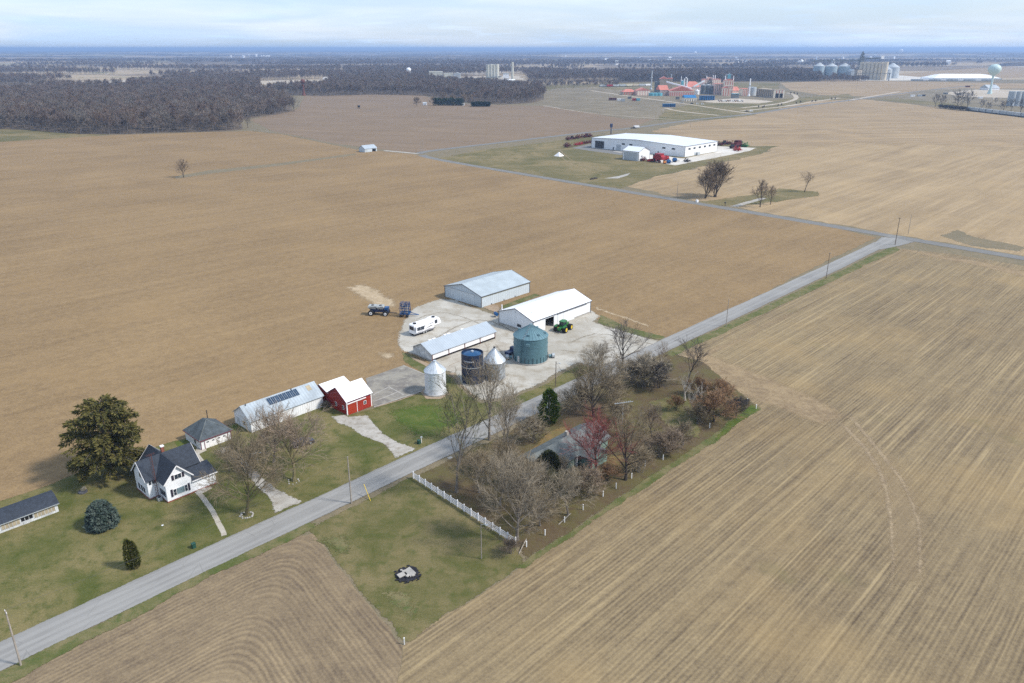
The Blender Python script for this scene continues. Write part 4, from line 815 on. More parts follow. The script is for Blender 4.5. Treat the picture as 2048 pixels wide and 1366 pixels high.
# farmhouse
h = E('farmhouse', G(336.6,1006.4), AF, 'white two-storey farmhouse with crossing dark gable roofs and shuttered windows', 'house'); h['L'] = 9.6; h['W'] = 9.3
EV, PK = 4.35, 7.1
w = MB()
w.poly([(0, 0, 0), (4.9, 0, 0), (4.9, 0, EV), (2.45, 0, PK - .02), (0, 0, EV)]); w.poly([(0, 3.6, 0), (0, 0, 0), (0, 0, EV), (0, 3.6, EV)]); w.poly([(4.9, 0, 0), (4.9, 3.6, 0), (4.9, 3.6, EV), (4.9, 0, EV)])
w.poly([(-1.9, 3.6, 0), (8, 3.6, 0), (8, 3.6, EV), (-1.9, 3.6, EV)]); w.poly([(8, 9.3, 0), (-1.9, 9.3, 0), (-1.9, 9.3, EV), (8, 9.3, EV)])
for x in (-1.9, 8): w.poly([(x, 3.6, 0), (x, 3.6, EV), (x, 6.45, PK - .02), (x, 9.3, EV), (x, 9.3, 0)])
w.poly([(0, 9.3, 0), (0, 11.2, 0), (0, 11.2, EV), (0, 9.3, EV)]); w.poly([(4.9, 9.3, 0), (4.9, 11.2, 0), (4.9, 11.2, EV), (4.9, 9.3, EV)]); w.poly([(0, 11.2, 0), (4.9, 11.2, 0), (4.9, 11.2, EV), (2.45, 11.2, PK - .02), (0, 11.2, EV)])
w.build('wall', SIDING, h)
def slab(mb, axis, c, half, lo, hi, ev, pk, o=.4, th=.14):
    sl = (pk - ev) / half
    for s in (-1, 1):
        a = (c + s * (half + o), ev - o * sl); q = [(a[0], a[1] + .02), (c, pk + .02), (c, pk + th), (a[0], a[1] + th)]
        if axis == 'x': mb.prism([(lo, y, z) for y, z in q], (hi - lo, 0, 0))
        else: mb.prism([(y, lo, z) for y, z in q], (0, hi - lo, 0))
r = MB(); slab(r, 'x', 6.45, 2.85, -2.3, 8.4, EV, PK); slab(r, 'y', 2.45, 2.45, -.4, 11.6, EV, PK + .015); r.build('roof', SHINGLE, h)
t = MB()
for y in (-.43, 11.63): t.beam((-.4, y, EV - .38), (2.45, y, PK + .03), .05, .2); t.beam((5.3, y, EV - .38), (2.45, y, PK + .03), .05, .2)
for x in (-2.33, 8.43): t.beam((x, 3.2, EV - .32), (x, 6.45, PK + .03), .05, .2); t.beam((x, 9.7, EV - .32), (x, 6.45, PK + .03), .05, .2)
t.build('bargeboard', WTRIM, h)
MB().box(-1.96, 8.06, 3.54, 9.36, -.05, .32).box(-.06, 4.96, -.06, 3.5, -.05, .32).build('foundation', BRICK, h)
p_ = MB(); p_.poly([(4.9, 0, .3), (9.6, 0, .3), (9.6, 0, 2.65), (4.9, 0, 2.65)]); p_.poly([(9.6, 0, .3), (9.6, 3.5, .3), (9.6, 3.5, 3.75), (9.6, 0, 2.65)]); p_.poly([(9.6, 3.5, .3), (8, 3.5, .3), (8, 3.5, 3.7), (9.6, 3.5, 3.7)]); p_.build('porch_wall', SIDING, h)
p_ = MB(); p_.prism([(4.92, -.35, 2.6), (4.92, 3.58, 3.8), (4.92, 3.58, 3.93), (4.92, -.35, 2.74)], (5.0, 0, 0)); p_.build('porch_roof', SHINGLE, h)
MB().beam((4.9, -.38, 2.66), (9.95, -.38, 2.66), .06, .2).build('porch_gutter', WTRIM, h); MB().box(4.96, 9.66, -.06, 3.5, -.05, .34).build('porch_foundation', BRICK, h)
rl = MB(); rl.poly([(4.9, 11.0, 0), (7.6, 11.0, 0), (7.6, 11.0, 2.5), (4.9, 11.0, 2.5)]); rl.poly([(7.6, 11, 0), (7.6, 14.5, 0), (7.6, 14.5, 2.5), (7.6, 11, 2.5)]); rl.poly([(0, 14.5, 0), (7.6, 14.5, 0), (7.6, 14.5, 2.5), (0, 14.5, 2.5)]); rl.poly([(0, 11.2, 0), (0, 14.5, 0), (0, 14.5, 2.5), (0, 11.2, 2.5)]); rl.build('rear_wall', SIDING, h)
r = MB(); slab(r, 'x', 12.8, 1.75, -.3, 7.9, 2.6, 3.75); r.build('rear_roof', SHINGLE, h)
ch = MB(); ch.box(3.0, 3.55, 7.1, 7.65, 6.0, 8.0); chm = ch.build('chimney', BRICK, h); MB().box(2.94, 3.61, 7.04, 7.71, 8.0, 8.18).build('chimney_cap', WTRIM, chm)
window(h, 'f', 1.9, 3.2, 4.3, 5.2, WTRIM, GLASS, 1, SHUT)
f = on(h, 'f', 'picture_window', 1.25, 4.05, 1.0, 2.45, WTRIM, .06); on(h, 'f', 'pane', 1.9, 3.4, 1.1, 2.35, PGLASS, .09, f)
for a0 in (1.33, 3.48):
    for k in (0, 1): on(h, 'f', 'pane', a0, a0 + .48, 1.1 + k * .65, 1.7 + k * .65, GLASS, .09, f)
for a0 in (.78, 4.1): on(h, 'f', 'shutter', a0, a0 + .38, .95, 2.5, SHUT, .09)
def hbox(name, x0, x1, y0, y1, z0, z1, m_, par=None): return MB().box(x0, x1, y0, y1, z0, z1).build(name, m_, par or h)
for k in range(3): hbox('window', -.06, .02, .55 + k * .85, 1.2 + k * .85, 1.0, 2.2, GLASS)
for x0, x1 in ((-1.55, -1.15), (-.95, -.2)): hbox('window', x0, x1, 3.53, 3.62, 3.1, 3.75, GLASS)
for y0, z0, z1 in ((5.0, .9, 2.1), (6.1, .9, 2.1), (7.3, .9, 2.1), (5.9, 3.9, 4.9)): f = hbox('window', -1.97, -1.88, y0 - .08, y0 + .78, z0 - .08, z1 + .08, WTRIM); hbox('pane', -2.0, -1.9, y0, y0 + .7, z0, z1, GLASS, f)
for x0 in (6.0, 6.7): hbox('window', x0, x0 + .5, 3.53, 3.62, 3.05 + .85, 3.6 + .7, GLASS)
s = MB(); s.box(5.1, 7.6, -1.0, -.06, -.05, .12); s.box(5.4, 7.2, -.55, -.06, .12, .26); s.build('porch_step', CONC, h)
m = MB()
for x, y in ((-.75, 3.1), (-.35, 3.1), (-.55, 2.76)): m.cyl((x, y, 0), (x * .9 - .05, y * .9 + .3, 9.5), .035, .025, 5)
for k in range(16): z = .5 + k * .56; m.beam((-.75, 3.1, z), (-.35, 3.1, z + .28), .025); m.beam((-.35, 3.1, z + .28), (-.55, 2.76, z + .5), .025)
m.beam((-1.4, 3.0, 9.4), (.3, 3.1, 9.4), .03); [m.beam((-1.3 + k * .3, 2.5, 9.42), (-1.3 + k * .3, 3.6, 9.42), .02) for k in range(6)]
tag(m.build('aerial_mast', RUST, None, loc=h.location, rz=AF), 'rusty lattice television mast standing against the white farmhouse corner', 'aerial')
ac = E('heat_pump', wx(h, -.1 - .5, 2.1), AF, 'small grey air-conditioning unit by the farmhouse wall below the mast', 'air conditioner'); MB().box(-.45, .3, -.4, .4, 0, .75).build('housing', STEEL, ac); MB().lathe([(0, .76), (.3, .76), (.3, .79), (0, .8)], 14, (-.07, 0)).build('fan_grille', DSTEEL, ac)
# pale green ranch house among the trees
b = gable('ranch_house', 'pale green low house with grey shingle roof hidden among bare trees', 'house', (1112,985), 21.0, 7.6, 2.5, 4.5, GREENW, GREENW, GSHINGLE, .6, None, xy=G(1086,968))
on(b, 'f', 'porch_post', 9.9, 10.1, 0, 2.4, WTRIM, .5)
for x in (2.5, 6.0, 13, 17): window(b, 'f', x, x + 1.4, .9, 2.0, WTRIM, GLASS)
window(b, 'l', 2.4, 3.8, .9, 2.0); MB().box(12.2, 12.9, 4.2, 4.8, 4.0, 5.3).build('chimney', CONC, b)
q = MB(); q.poly([(11, 0, 0), (11, -3.6, 0), (11, -3.6, 2.4), (11, 0, 2.5)]); q.poly([(16, -3.6, 0), (16, 0, 0), (16, 0, 2.5), (16, -3.6, 2.4)]); q.poly([(11, -3.6, 0), (16, -3.6, 0), (16, -3.6, 2.4), (13.5, -3.6, 3.6), (11, -3.6, 2.4)]); q.build('wing_wall', GREENW, b)
q = MB(); slab(q, 'y', 13.5, 2.5, -4.1, 2.4, 2.4, 3.75); q.build('wing_roof', GSHINGLE, b)
m = MB(); m.cyl((0, 0, 0), (0, 0, 8.2), .07, .05, 6); m.beam((-2.0, -.6, 8.1), (2.2, .7, 8.1), .09); [m.beam((-1.8 + k * .5, -.55 + k * .17 - .4, 8.15), (-1.8 + k * .5, -.55 + k * .17 + .4, 8.15), .05) for k in range(8)]
tag(m.build('aerial_mast', STEEL, None, loc=G(1243,872)), 'tall television aerial with long boom rising above the pale green house', 'aerial')
# far field barn
b = gable('field_barn', 'small pale grey barn with an open dark bay beside the field lane', 'barn', (730,305), 12.2, 8.1, 2.9, 5.2, GWALL, GWALLY, LROOF, .3, None, hole=(7.4, 11.2, 2.3))
on(b, 'f', 'brace', 1.0, 1.3, .1, 2.6, CONC, .1); on(b, 'f', 'door', 2.4, 5.6, .1, 2.4, GWALL, .1)
# ---------------------------------------------------------------- silos and bins
def ladder(mb, r, az, z0, z1, w=.4):
    c, s = math.cos(az), math.sin(az); t = (-s * w / 2, c * w / 2)
    for k in (-1, 1): mb.beam((c * r + k * t[0], s * r + k * t[1], z0), (c * r + k * t[0], s * r + k * t[1], z1), .06)
    z = z0
    while z < z1: mb.beam((c * r - t[0], s * r - t[1], z), (c * r + t[0], s * r + t[1], z), .05); z += .45
def bin_(label, px, py, r, eave, peak, wm, rm, ring=.35, ribs=20, name='grain_bin', n=40):
    e = E(name, G(px, py), 0, label, 'grain bin'); MB().lathe([(0, .02), (r + .35, .02), (r + .35, ring), (r, ring)], n).build('foundation', CONC, e)
    MB().lathe([(r, ring), (r, eave)], n).build('wall', wm, e, True)
    rf = MB().lathe([(r - .05, eave - .05), (r + .14, eave - .05), (r + .14, eave), (.4, peak - .25), (.4, peak), (0, peak + .08)], n).build('roof', rm, e, True, ang=25); m = MB()
    for i in range(ribs):
        a = 2 * math.pi * i / ribs; m.beam((math.cos(a) * (r + .1), math.sin(a) * (r + .1), eave + .05), (math.cos(a) * .42, math.sin(a) * .42, peak - .2), .07, .07)
    m.build('roof_rib', rm, rf); return e
e = bin_('white-streaked steel bin with ribbed conical cap beside the concrete pad', 871.5, 785, 2.62, 6.1, 8.6, BINW, ROOFR)
e = bin_('galvanised bin with tall cone roof behind the bare tree, next to the blue silo', 989, 755, 2.8, 4.9, 8.2, BING, ROOFR)
m = MB(); m.cyl((0, 0, 8.1), (0, 0, 8.6), .25, n=10); m.beam((0, 0, 8.6), (.8, -.2, 8.5), .12); m.build('fill_spout', DSTEEL, e); m = MB(); ladder(m, 2.9, -1.9, .3, 5); m.build('ladder', STEEL, e)
e = bin_('big teal steel grain bin with stiffeners and roof hatches in the yard', 1061, 718.5, 4.68, 7.25, 10.3, BINT, BINTR, .38, 30, n=56)
m = MB()
for i in range(26):
    a = 2 * math.pi * i / 26; m.beam((math.cos(a) * 4.74, math.sin(a) * 4.74, .35), (math.cos(a) * 4.74, math.sin(a) * 4.74, 1.75 if i % 2 else 2.1), .09)
m.build('stiffener', DSTEEL, e); m = MB(); ladder(m, 4.82, -2.1, .4, 7.4); ladder(m, 4.9, -2.1, 3.0, 7.4, .8); m.build('ladder', BINTR, e)
m = MB(); c, s = math.cos(-2.1), math.sin(-2.1); [m.beam((c * (4.6 - k * .45), s * (4.6 - k * .45), 7.55 + k * .31), (c * (4.6 - k * .45) + .5, s * (4.6 - k * .45) - .28, 7.55 + k * .31), .09) for k in range(10)]; m.build('roof_ladder', STEEL, e)
for az, rr in ((-1.75, 3.5), (-.95, 3.6), (-.2, 3.9), (1.0, 3.5), (2.6, 3.7)):
    z = 7.25 + (4.68 - rr) * .68; MB().box(math.cos(az) * rr - .25, math.cos(az) * rr + .25, math.sin(az) * rr - .25, math.sin(az) * rr + .25, z, z + .5).build('roof_vent', BINTR, e)
m = MB(); m.box(-.5, .5, -.35, .3, 0, .7); bo = m.build('wall_hatch', BINTR, e, loc=(math.cos(-1.75) * 4.85, math.sin(-1.75) * 4.85, 5.6), rz=-1.75 + math.pi / 2)
MB().box(-.35, .35, -.1, .1, 0, 1.7).build('bin_door', STEEL, e, loc=(math.cos(-2.35) * 4.72, math.sin(-2.35) * 4.72, .6), rz=-2.35 + math.pi / 2)
MB().lathe([(4.70, 5.0), (4.76, 5.0), (4.76, 5.12), (4.70, 5.12)], 56).build('wind_ring', BINTR, e, True)
def fan(xy, rz, label):
    f = E('bin_fan', xy, rz, label, 'fan'); MB().cyl((-.9, 0, .75), (.0, 0, .75), .45, .35, 14).build('transition_duct', BINTR, f); MB().cyl((.0, 0, .8), (.75, 0, .8), .62, n=18).build('fan_housing', STEEL, f, True)
    m = MB(); [m.beam((.78, 0, .8), (.78, .5 * math.cos(k * 1.05), .8 + .5 * math.sin(k * 1.05)), .05, .12) for k in range(6)]; m.build('fan_blade', DSTEEL, f); MB().box(-.1, .7, -.45, .45, .02, .2).build('stand', DSTEEL, f)
c = G(1061, 718.5)
fan((c.x + 5.9, c.y + .9), .15, 'aeration fan plugged into the right flank of the teal bin'); fan((c.x - 6.0, c.y - .2), math.pi, 'dull aeration fan at the left foot of the teal bin')
# blue glass-lined silo
e = E('silo', G(945.5, 763), 0, 'dark blue glass-lined silo with white lettering beside the galvanised bin', 'silo'); r_ = 2.82
MB().lathe([(0, .02), (r_ + .3, .02), (r_ + .3, .3), (r_, .3)], 40).build('foundation', CONC, e); MB().lathe([(r_, .3), (r_, 8.1), (r_ - .12, 8.1), (r_ - .12, 7.6)], 44).build('shell', BLUES, e, True)
MB().lathe([(r_ - .1, 7.55), (1.9, 7.9), (1.0, 8.15), (.35, 8.25), (0, 8.25)], 40).build('dome', BLUED, e, True); MB().lathe([(0, 8.2), (.35, 8.2), (.35, 8.55), (0, 8.6)], 14).build('dome_hatch', STEEL, e)
MB().lathe([(r_, 4.7), (r_ + .09, 4.7), (r_ + .09, 4.82), (r_, 4.82)], 44).build('ring_band', STEEL, e, True); m = MB(); ladder(m, r_ + .15, -.6, .3, 8.1); m.build('ladder', DSTEEL, e)
fc = bpy.data.curves.new('lettering', 'FONT'); fc.body = 'Harvestore'; fc.size = .62; fc.extrude = .01; fc.align_x = 'CENTER'
fo = bpy.data.objects.new('lettering', fc); dg = bpy.context.evaluated_depsgraph_get(); COL.objects.link(fo); bpy.context.view_layer.update()
me = bpy.data.meshes.new_from_object(fo.evaluated_get(bpy.context.evaluated_depsgraph_get())); bpy.data.objects.remove(fo)
for v_ in me.vertices:                                  # wrap the words round the shell
    a = -math.pi / 2 - .30 + v_.co.x / r_; rr = r_ + .03 + v_.co.z; v_.co = (math.cos(a) * rr, math.sin(a) * rr, 6.35 + v_.co.y)
me.materials.clear(); me.materials.append(WTRIM); o = bpy.data.objects.new('lettering', me); COL.objects.link(o); o.parent = e
# ---------------------------------------------------------------- machines and vehicles
def wheel(par, x, y, r, w, rim, name='wheel'):
    o = MB().cyl((x, y - w/2, r), (x, y + w/2, r), r, n=20).cyl((x, y - w/2 - .01, r), (x, y + w/2 + .01, r), r * .9, n=20).build(name, TYRE, par)
    MB().cyl((x, y - w/2 - .03, r), (x, y + w/2 + .03, r), r * .56, r * .56, n=16).build('rim', rim, o); MB().cyl((x, y - w/2 - .06, r), (x, y + w/2 + .06, r), r * .16, n=8).build('hub', DSTEEL, o); return o
def ang(a, b): d = G(*b) - G(*a); return math.atan2(d.y, d.x)
# fifth-wheel camper: origin at the near rear corner, x forward, y away
rv = E('camper_trailer', G(829.4, 674), ang((829.4, 674), (880, 657.5)), 'long white fifth-wheel camper parked on the gravel with dark windows', 'camper'); Lr = 10.2
m = MB(); pr = [(0, .75), (Lr - 2.6, .75), (Lr - 2.5, 1.75), (Lr + .15, 1.85), (Lr + .25, 2.5), (Lr - .35, 3.7), (Lr - 1.0, 3.9), (Lr - 3.2, 3.85), (Lr - 3.6, 3.55), (.3, 3.55), (0, 3.3)]
m.prism([(x, 0, z) for x, z in pr], (0, 2.5, 0)); m.build('body', RVW, rv)
MB().box(.3, 3.5, -.55, 0, .95, 3.15).build('slide_out', RVW, rv)
for x0 in (.75, 2.15): MB().box(x0 - .1, x0 + 1.2, -.59, -.5, 1.8, 2.85).build('window', GLASS, rv)
MB().box(-.05, .02, .3, 2.2, 1.9, 3.0).build('rear_window', GLASS, rv); MB().box(.08, .26, -.03, .02, 1.6, 2.7).build('side_window', GLASS, rv); MB().box(Lr - 2.2, Lr - 1.2, -.04, .02, 2.2, 3.3).build('bedroom_window', GLASS, rv); MB().box(3.9, 4.15, -.03, .02, 2.2, 2.7).build('galley_window', GLASS, rv)
m = MB(); m.prism([(3.7, -.012, 1.35), (6.6, -.012, 1.85), (7.7, -.012, 1.85), (6.4, -.012, 2.1)], (0, -.01, 0)); m.prism([(4.4, -.012, 2.4), (7.0, -.012, 2.65), (8.0, -.012, 2.9), (6.8, -.012, 2.8)], (0, -.01, 0)); m.prism([(.6, -.565, 1.35), (3.2, -.565, 1.6), (3.3, -.565, 1.7), (1.2, -.565, 1.5)], (0, -.01, 0)); m.build('decal_stripe', DTRIM, rv)
MB().box(0, Lr - 2.6, .05, 2.45, .5, .76).build('underframe', BLACKP, rv); MB().box(3.55, Lr - 2.62, -.025, .0, .78, 1.15).build('lower_panel', RVG, rv); MB().box(.32, 3.48, -.575, -.55, .97, 1.3).build('lower_panel', RVG, rv); MB().box(5.0, 6.6, -.03, .02, .8, 1.25).build('storage_door', RVG, rv)
for x in (3.6, 4.55):
    for y in (.15, 2.35): wheel(rv, x, y, .42, .26, STEEL)
for x, y in ((1.2, 1.25), (8.4, 1.2)): MB().lathe([(0, .0), (.55, 0), (.5, .28), (0, .3)], 14, (x, y)).build('roof_air_conditioner', BLACKP, rv, loc=(0, 0, 3.55 if x < 3 else 3.86))
for y in (.3, 2.2): MB().box(Lr - 2.9, Lr - 2.75, y - .06, y + .06, 0, .9).build('landing_leg', DSTEEL, rv)
MB().prism([(Lr + .16, .05, 1.95), (Lr + .27, .05, 2.5), (Lr - .1, .05, 3.2), (Lr - .0, .05, 3.25), (Lr + .36, .05, 2.5), (Lr + .24, .05, 1.92)], (0, 2.4, 0)).build('nose_cap', BLACKP, rv)
# tractor: origin under the middle, x forward
tr = E('tractor', G(1126, 661), ang((1129, 668), (1139, 661.5)), 'green articulated tractor with yellow dual wheels outside the workshop', 'tractor')
MB().prism([(-.9, -.45, .9), (3.0, -.45, .9), (3.1, -.45, 1.5), (2.9, -.45, 2.05), (.9, -.45, 2.2), (.5, -.45, 1.4), (-.9, -.45, 1.3)], (0, .9, 0)).build('hood', JGREEN, tr); MB().box(2.95, 3.14, -.42, .42, 1.0, 1.95).build('grille', BLACKP, tr)
m = MB(); m.box(-1.0, .8, -.75, .75, 1.3, 1.9); cb = m.build('cab', JGREEN, tr); MB().box(-.95, .75, -.72, .72, 1.9, 3.0).build('cab_glass', GLASS, cb); MB().box(-1.15, 1.0, -.85, .85, 3.0, 3.22).build('cab_roof', JGREEN, cb)
m = MB(); [m.box(x - .05, x + .05, y - .05, y + .05, 1.9, 3.02) for x in (-.97, .77) for y in (-.74, .74)]; m.build('cab_pillar', JGREEN, cb); MB().box(-2.7, -.8, -.6, .6, .8, 1.5).build('rear_frame', JGREEN, tr)
for x, r in ((-1.6, 1.0), (1.9, .92)):
    MB().box(x - .15, x + .15, -1.5, 1.5, r - .12, r + .12).build('axle', DSTEEL, tr)
    for y in (-1.72, -1.1, 1.1, 1.72): wheel(tr, x, y, r, .5, YEL)
for y in (-1.4, 1.4): MB().prism([(-2.6, y - .3, 1.75), (-2.2, y - .3, 2.1), (-1.0, y - .3, 2.1), (-.6, y - .3, 1.75)], (0, .6, .05)).build('mudguard', JGREEN, tr)
MB().cyl((1.7, .3, 2.1), (1.7, .3, 3.1), .08, n=8).build('exhaust', DSTEEL, tr)
m = MB(); m.beam((-2.6, -.5, .7), (-3.6, -.5, .5), .1); m.beam((-2.6, .5, .7), (-3.6, .5, .5), .1); m.beam((-3.6, -.6, .5), (-3.6, .6, .5), .12); m.build('hitch', DSTEEL, tr); MB().cyl((3.1, 0, .9), (3.4, 0, .9), .2, n=8).build('front_weight', JGREEN, tr)
# air cart
ac_ = E('seed_cart', G(742, 632), ang((742, 631.5), (775, 632.5)), 'dark blue seed cart with long grey hopper and white wheels in the field', 'seed cart')
for x in (0, 4.7):
    for y in (0, .55, 2.5, 3.05): wheel(ac_, x, y, .92 if x == 0 else .82, .42, RIMW)
    MB().box(x - .12, x + .12, .1, 3.0, .75, 1.0).build('axle', DSTEEL, ac_)
MB().prism([(-.3, .7, 1.1), (5.4, .7, 1.1), (5.4, .7, 1.5), (4.4, .7, 2.0), (-.4, .7, 2.1)], (0, 1.6, 0)).build('chassis', NBLUE, ac_)
for x0, x1 in ((-1.0, 1.7), (1.8, 4.0)):
    m = MB(); m.prism([(x0, .3, 2.7), (x0 + .4, .7, 2.1), (x1 - .3, .7, 2.1), (x1, .3, 2.7), (x1 - .1, .45, 3.15), (x0 + .1, .45, 3.15)], (0, 2.2, 0)); hp = m.build('hopper', HOPPER, ac_); MB().lathe([(0, 3.15), (.5, 3.15), (.45, 3.3), (0, 3.32)], 14, ((x0 + x1) / 2, 1.5)).build('hopper_lid', DSTEEL, hp)
MB().box(4.3, 5.5, .6, 2.4, 2.0, 2.7).build('fan_unit', MBLUE, ac_); MB().beam((5.3, 1.5, .9), (8.2, 1.5, .75), .22).build('drawbar', DSTEEL, ac_); m = MB(); [m.beam((5.2 + k * .25, .7, 1.2), (5.2 + k * .25, .7, 2.9), .06) for k in range(3)]; m.beam((5.2, .7, 2.9), (5.7, .7, 2.9), .06); m.build('railing', NBLUE, ac_)
# folded drill
dr = E('seed_drill', G(811, 632), ang((742, 631.5), (775, 632.5)), 'bright blue folded seed drill hitched in front of the seed cart', 'seed drill'); R2 = random.Random(5)
m = MB(); [m.beam((-1.6, y, 1.0), (1.6, y, 1.0), .2) for y in (-1.3, 0, 1.3)]; [m.beam((x, -1.5, 1.0), (x, 1.5, 1.0), .18) for x in (-1.4, 0, 1.4)]; m.build('main_frame', MBLUE, dr)
for s in (-1, 1):
    m = MB(); [m.beam((-1.5, s * (1.5 - k * .22), 1.1 + k * .85), (1.5, s * (1.5 - k * .22), 1.1 + k * .85), .16) for k in range(5)]; [m.beam((x, s * 1.5, 1.0), (x, s * .6, 4.5), .16) for x in (-1.4, 0, 1.4)]; wg = m.build('folded_wing', MBLUE, dr)
    m = MB()
    for k in range(44): x = R2.uniform(-1.6, 1.6); t = R2.random(); y = s * (1.5 - t * .9); z = 1.2 + t * 3.4; m.beam((x, y, z), (x + R2.uniform(-.5, .2), y + s * R2.uniform(.2, .7), z + R2.uniform(-.45, .35)), .09)
    m.build('shank', NBLUE, wg)
m = MB()
for k in range(30): x, y = R2.uniform(-1.7, 1.7), R2.uniform(-1.6, 1.6); m.beam((x, y, 1.0), (x - .3, y, .1), .08)
m.build('shank', NBLUE, dr)
for x, y in ((-1.2, -1.6), (.8, -1.6), (-1.2, 1.6), (.8, 1.6)): wheel(dr, x, y, .42, .28, DSTEEL)
m = MB(); m.beam((1.5, .9, .95), (4.4, 0, .6), .16); m.beam((1.5, -.9, .95), (4.4, 0, .6), .16); m.build('drawbar', MBLUE, dr); m = MB(); [m.cyl((-.8 + k * .5, 0, 1.1), (-.8 + k * .5, 0, 3.6), .12, n=8) for k in range(4)]; m.build('seed_tower', HOPPER, dr)
# cars: a body shape used for every parked vehicle
def car(label, xy, rz, paint_, L=4.5, H=1.45, pick=False, cat='car', name='parked_car', fine=True, group=None):
    e = E(name, xy, rz, label, cat, group); w = 1.8; h0 = .35
    prof = [(-L/2, h0), (-L/2, .95), (-L*.42, 1.0), (-L*.30, H), (L*.12, H), (L*.26, 1.0), (L/2, .85), (L/2, h0)] if not pick else [(-L/2, h0), (-L/2, 1.05), (-L*.08, 1.05), (-L*.06, 1.8), (L*.16, 1.8), (L*.25, 1.15), (L/2, 1.05), (L/2, h0)]
    MB().prism([(x, -w/2, z) for x, z in prof], (0, w, 0)).build('body', paint_, e)
    m = MB(); hi = H if not pick else 1.8; a, b_ = ((-L*.36, L*.2) if not pick else (-L*.05, L*.2)); m.prism([(a, -w/2 - .01, 1.02), (b_, -w/2 - .01, 1.02), (b_ - L*.09, -w/2 - .01, hi - .08), (a + L*.05, -w/2 - .01, hi - .08)], (0, w + .02, 0)); m.build('window', GLASS, e)
    if fine:
        for x in (-L * .31, L * .31):
            for y in (-.78, .78): wheel(e, x, y, .36, .24, STEEL)
        m = MB(); [m.box(L/2 - .02, L/2 + .03, s * .6 - .2, s * .6 + .2, .65, .82) for s in (-1, 1)]; m.build('headlight', RVW, e)
    return e
car('dark blue pickup half hidden behind the teal bin', (G(1026, 706).x, G(1026, 706).y), AF + .1, NBLUE, 5.4, 1.9, True, 'pickup', 'pickup_truck')
car('dark car parked in the shade of the lawn trees', (G(606, 890).x, G(606, 890).y), AF - .15, paint('dark_car_paint', (.03, .03, .045), .25, .1, 1, spec=.5), 4.7, 1.5)
# blue tank by the workshop
bt = E('fuel_tank', G(992, 634), AF + 1.2, 'small blue tank on legs at the corner of the workshop', 'tank'); MB().cyl((-.7, 0, 1.1), (.7, 0, 1.1), .55, n=16).build('drum', MBLUE, bt, True); m = MB(); [m.box(x - .05, x + .05, y - .05, y + .05, 0, .8) for x in (-.5, .5) for y in (-.35, .35)]; m.build('stand', DSTEEL, bt); MB().cyl((0, 0, 1.6), (0, 0, 1.85), .12, n=8).build('filler_cap', DSTEEL, bt)
# ---------------------------------------------------------------- poles, fence, posts, small things
def pole(px, pb, tx, pt, label, m_=WOODP, arm=1.6, r=.14, lamp=False, hmin=None, group=None):
    p = G(px, pb); h = max(HT(px, pb, pt), hmin or 0); e = E('utility_pole', p, 0, label, 'utility pole', group); lx = 0
    MB().cyl((0, 0, 0), (lx, 0, h), r, r * .65, 9).build('shaft', m_, e)
    if arm: 
        a = MB(); a.beam((lx - U.y * arm / 2, U.x * arm / 2, h - .3), (lx + U.y * arm / 2, -U.x * arm / 2, h - .3), .1, .12); ar = a.build('crossarm', m_, e)
        i_ = MB(); [i_.cyl((lx + U.y * k, -U.x * k, h - .24), (lx + U.y * k, -U.x * k, h - .02), .05, n=6) for k in (-arm * .42, 0, arm * .42)]; i_.build('insulator', WTRIM, ar)
    if lamp: l_ = MB(); l_.beam((0, 0, h - .5), (.9, -.3, h - .3), .06); l_.build('lamp_bracket', STEEL, e); MB().lathe([(0, h - .25), (.2, h - .3), (.22, h - .45), (0, h - .5)], 10, (.95, -.32)).build('lamp_head', STEEL, e)
    return e
pole(42, 1331, 8, 1222, 'utility pole in the near left verge beside the road', WOODG, .9, .15)
pole(703, 1007, 699, 913, 'weathered utility pole beside the road across from the driveway', WOODG, 0, .15)
pole(1111, 773, 1113, 723, 'brown service pole in the grass strip in front of the teal bin', WOODP, 0, .13, True)
pole(1452, 653, 1455, 616, 'first utility pole along the straight road past the tree lot', WOODG, 0, .12, hmin=9)
pole(1652, 558, 1657, 517, 'second utility pole along the straight road, halfway to the junction', WOODP, .8, .13, hmin=10)
pole(1790, 490, 1797, 448, 'dark utility pole right at the road junction', WOODP, 1.4, .17, hmin=12)
pole(1816, 469, 1821, 440, 'utility pole across the county road from the junction', WOODG, 0, .12, hmin=9)
pole(963, 1118, 954, 1044, 'thin grey lamp pole on the mown lot below the white fence', WOODG, 0, .09, True)
pole(516, 926, 513, 901, 'pale lamp pole rising through the trees beside the house drive', STEEL, 0, .07, True)
for i, (px, pb, pt, lb) in enumerate(((842, 305, 281, 'pale pole at the bend of the county road, nearer the barn'), (846, 303, 283, 'pale pole at the bend of the county road, beside its twin'), (1354, 396, 374, 'thin pale pole left of the fan-shaped tree'), (1068, 274, 262, 'thin pole on the far side of the county road before the dealership'),
    (1319, 252, 238, 'thin pole between the dealership and the works'), (1381, 254, 243, 'pale post in the grass behind the dealership'), (1347, 232, 216, 'thin pole by the works entrance lane'), (1453, 233, 222, 'thin pole on the verge by the works lane'), (1712, 183, 163, 'thin pole in the far field before the grain elevator'), (1831, 190, 168, 'thin pole beside the far lane near the water tower'),
    (1941, 178, 158, 'leaning thin pole left of the pale water tower'), (1948, 180, 160, 'thin pole beside the leaning one near the pale water tower'), (1806, 166, 152, 'thin pole on the pale elevator yard'), (1854, 158, 141, 'thin pole left of the white tarpaulin heap'), (755, 190, 180, 'thin pole on the edge of the middle wood'), (1614, 190, 176, 'thin pole at the far left end of the far field'))):
    pole(px, pb, px, pt, lb, WOODG, 0, .16, hmin=9)
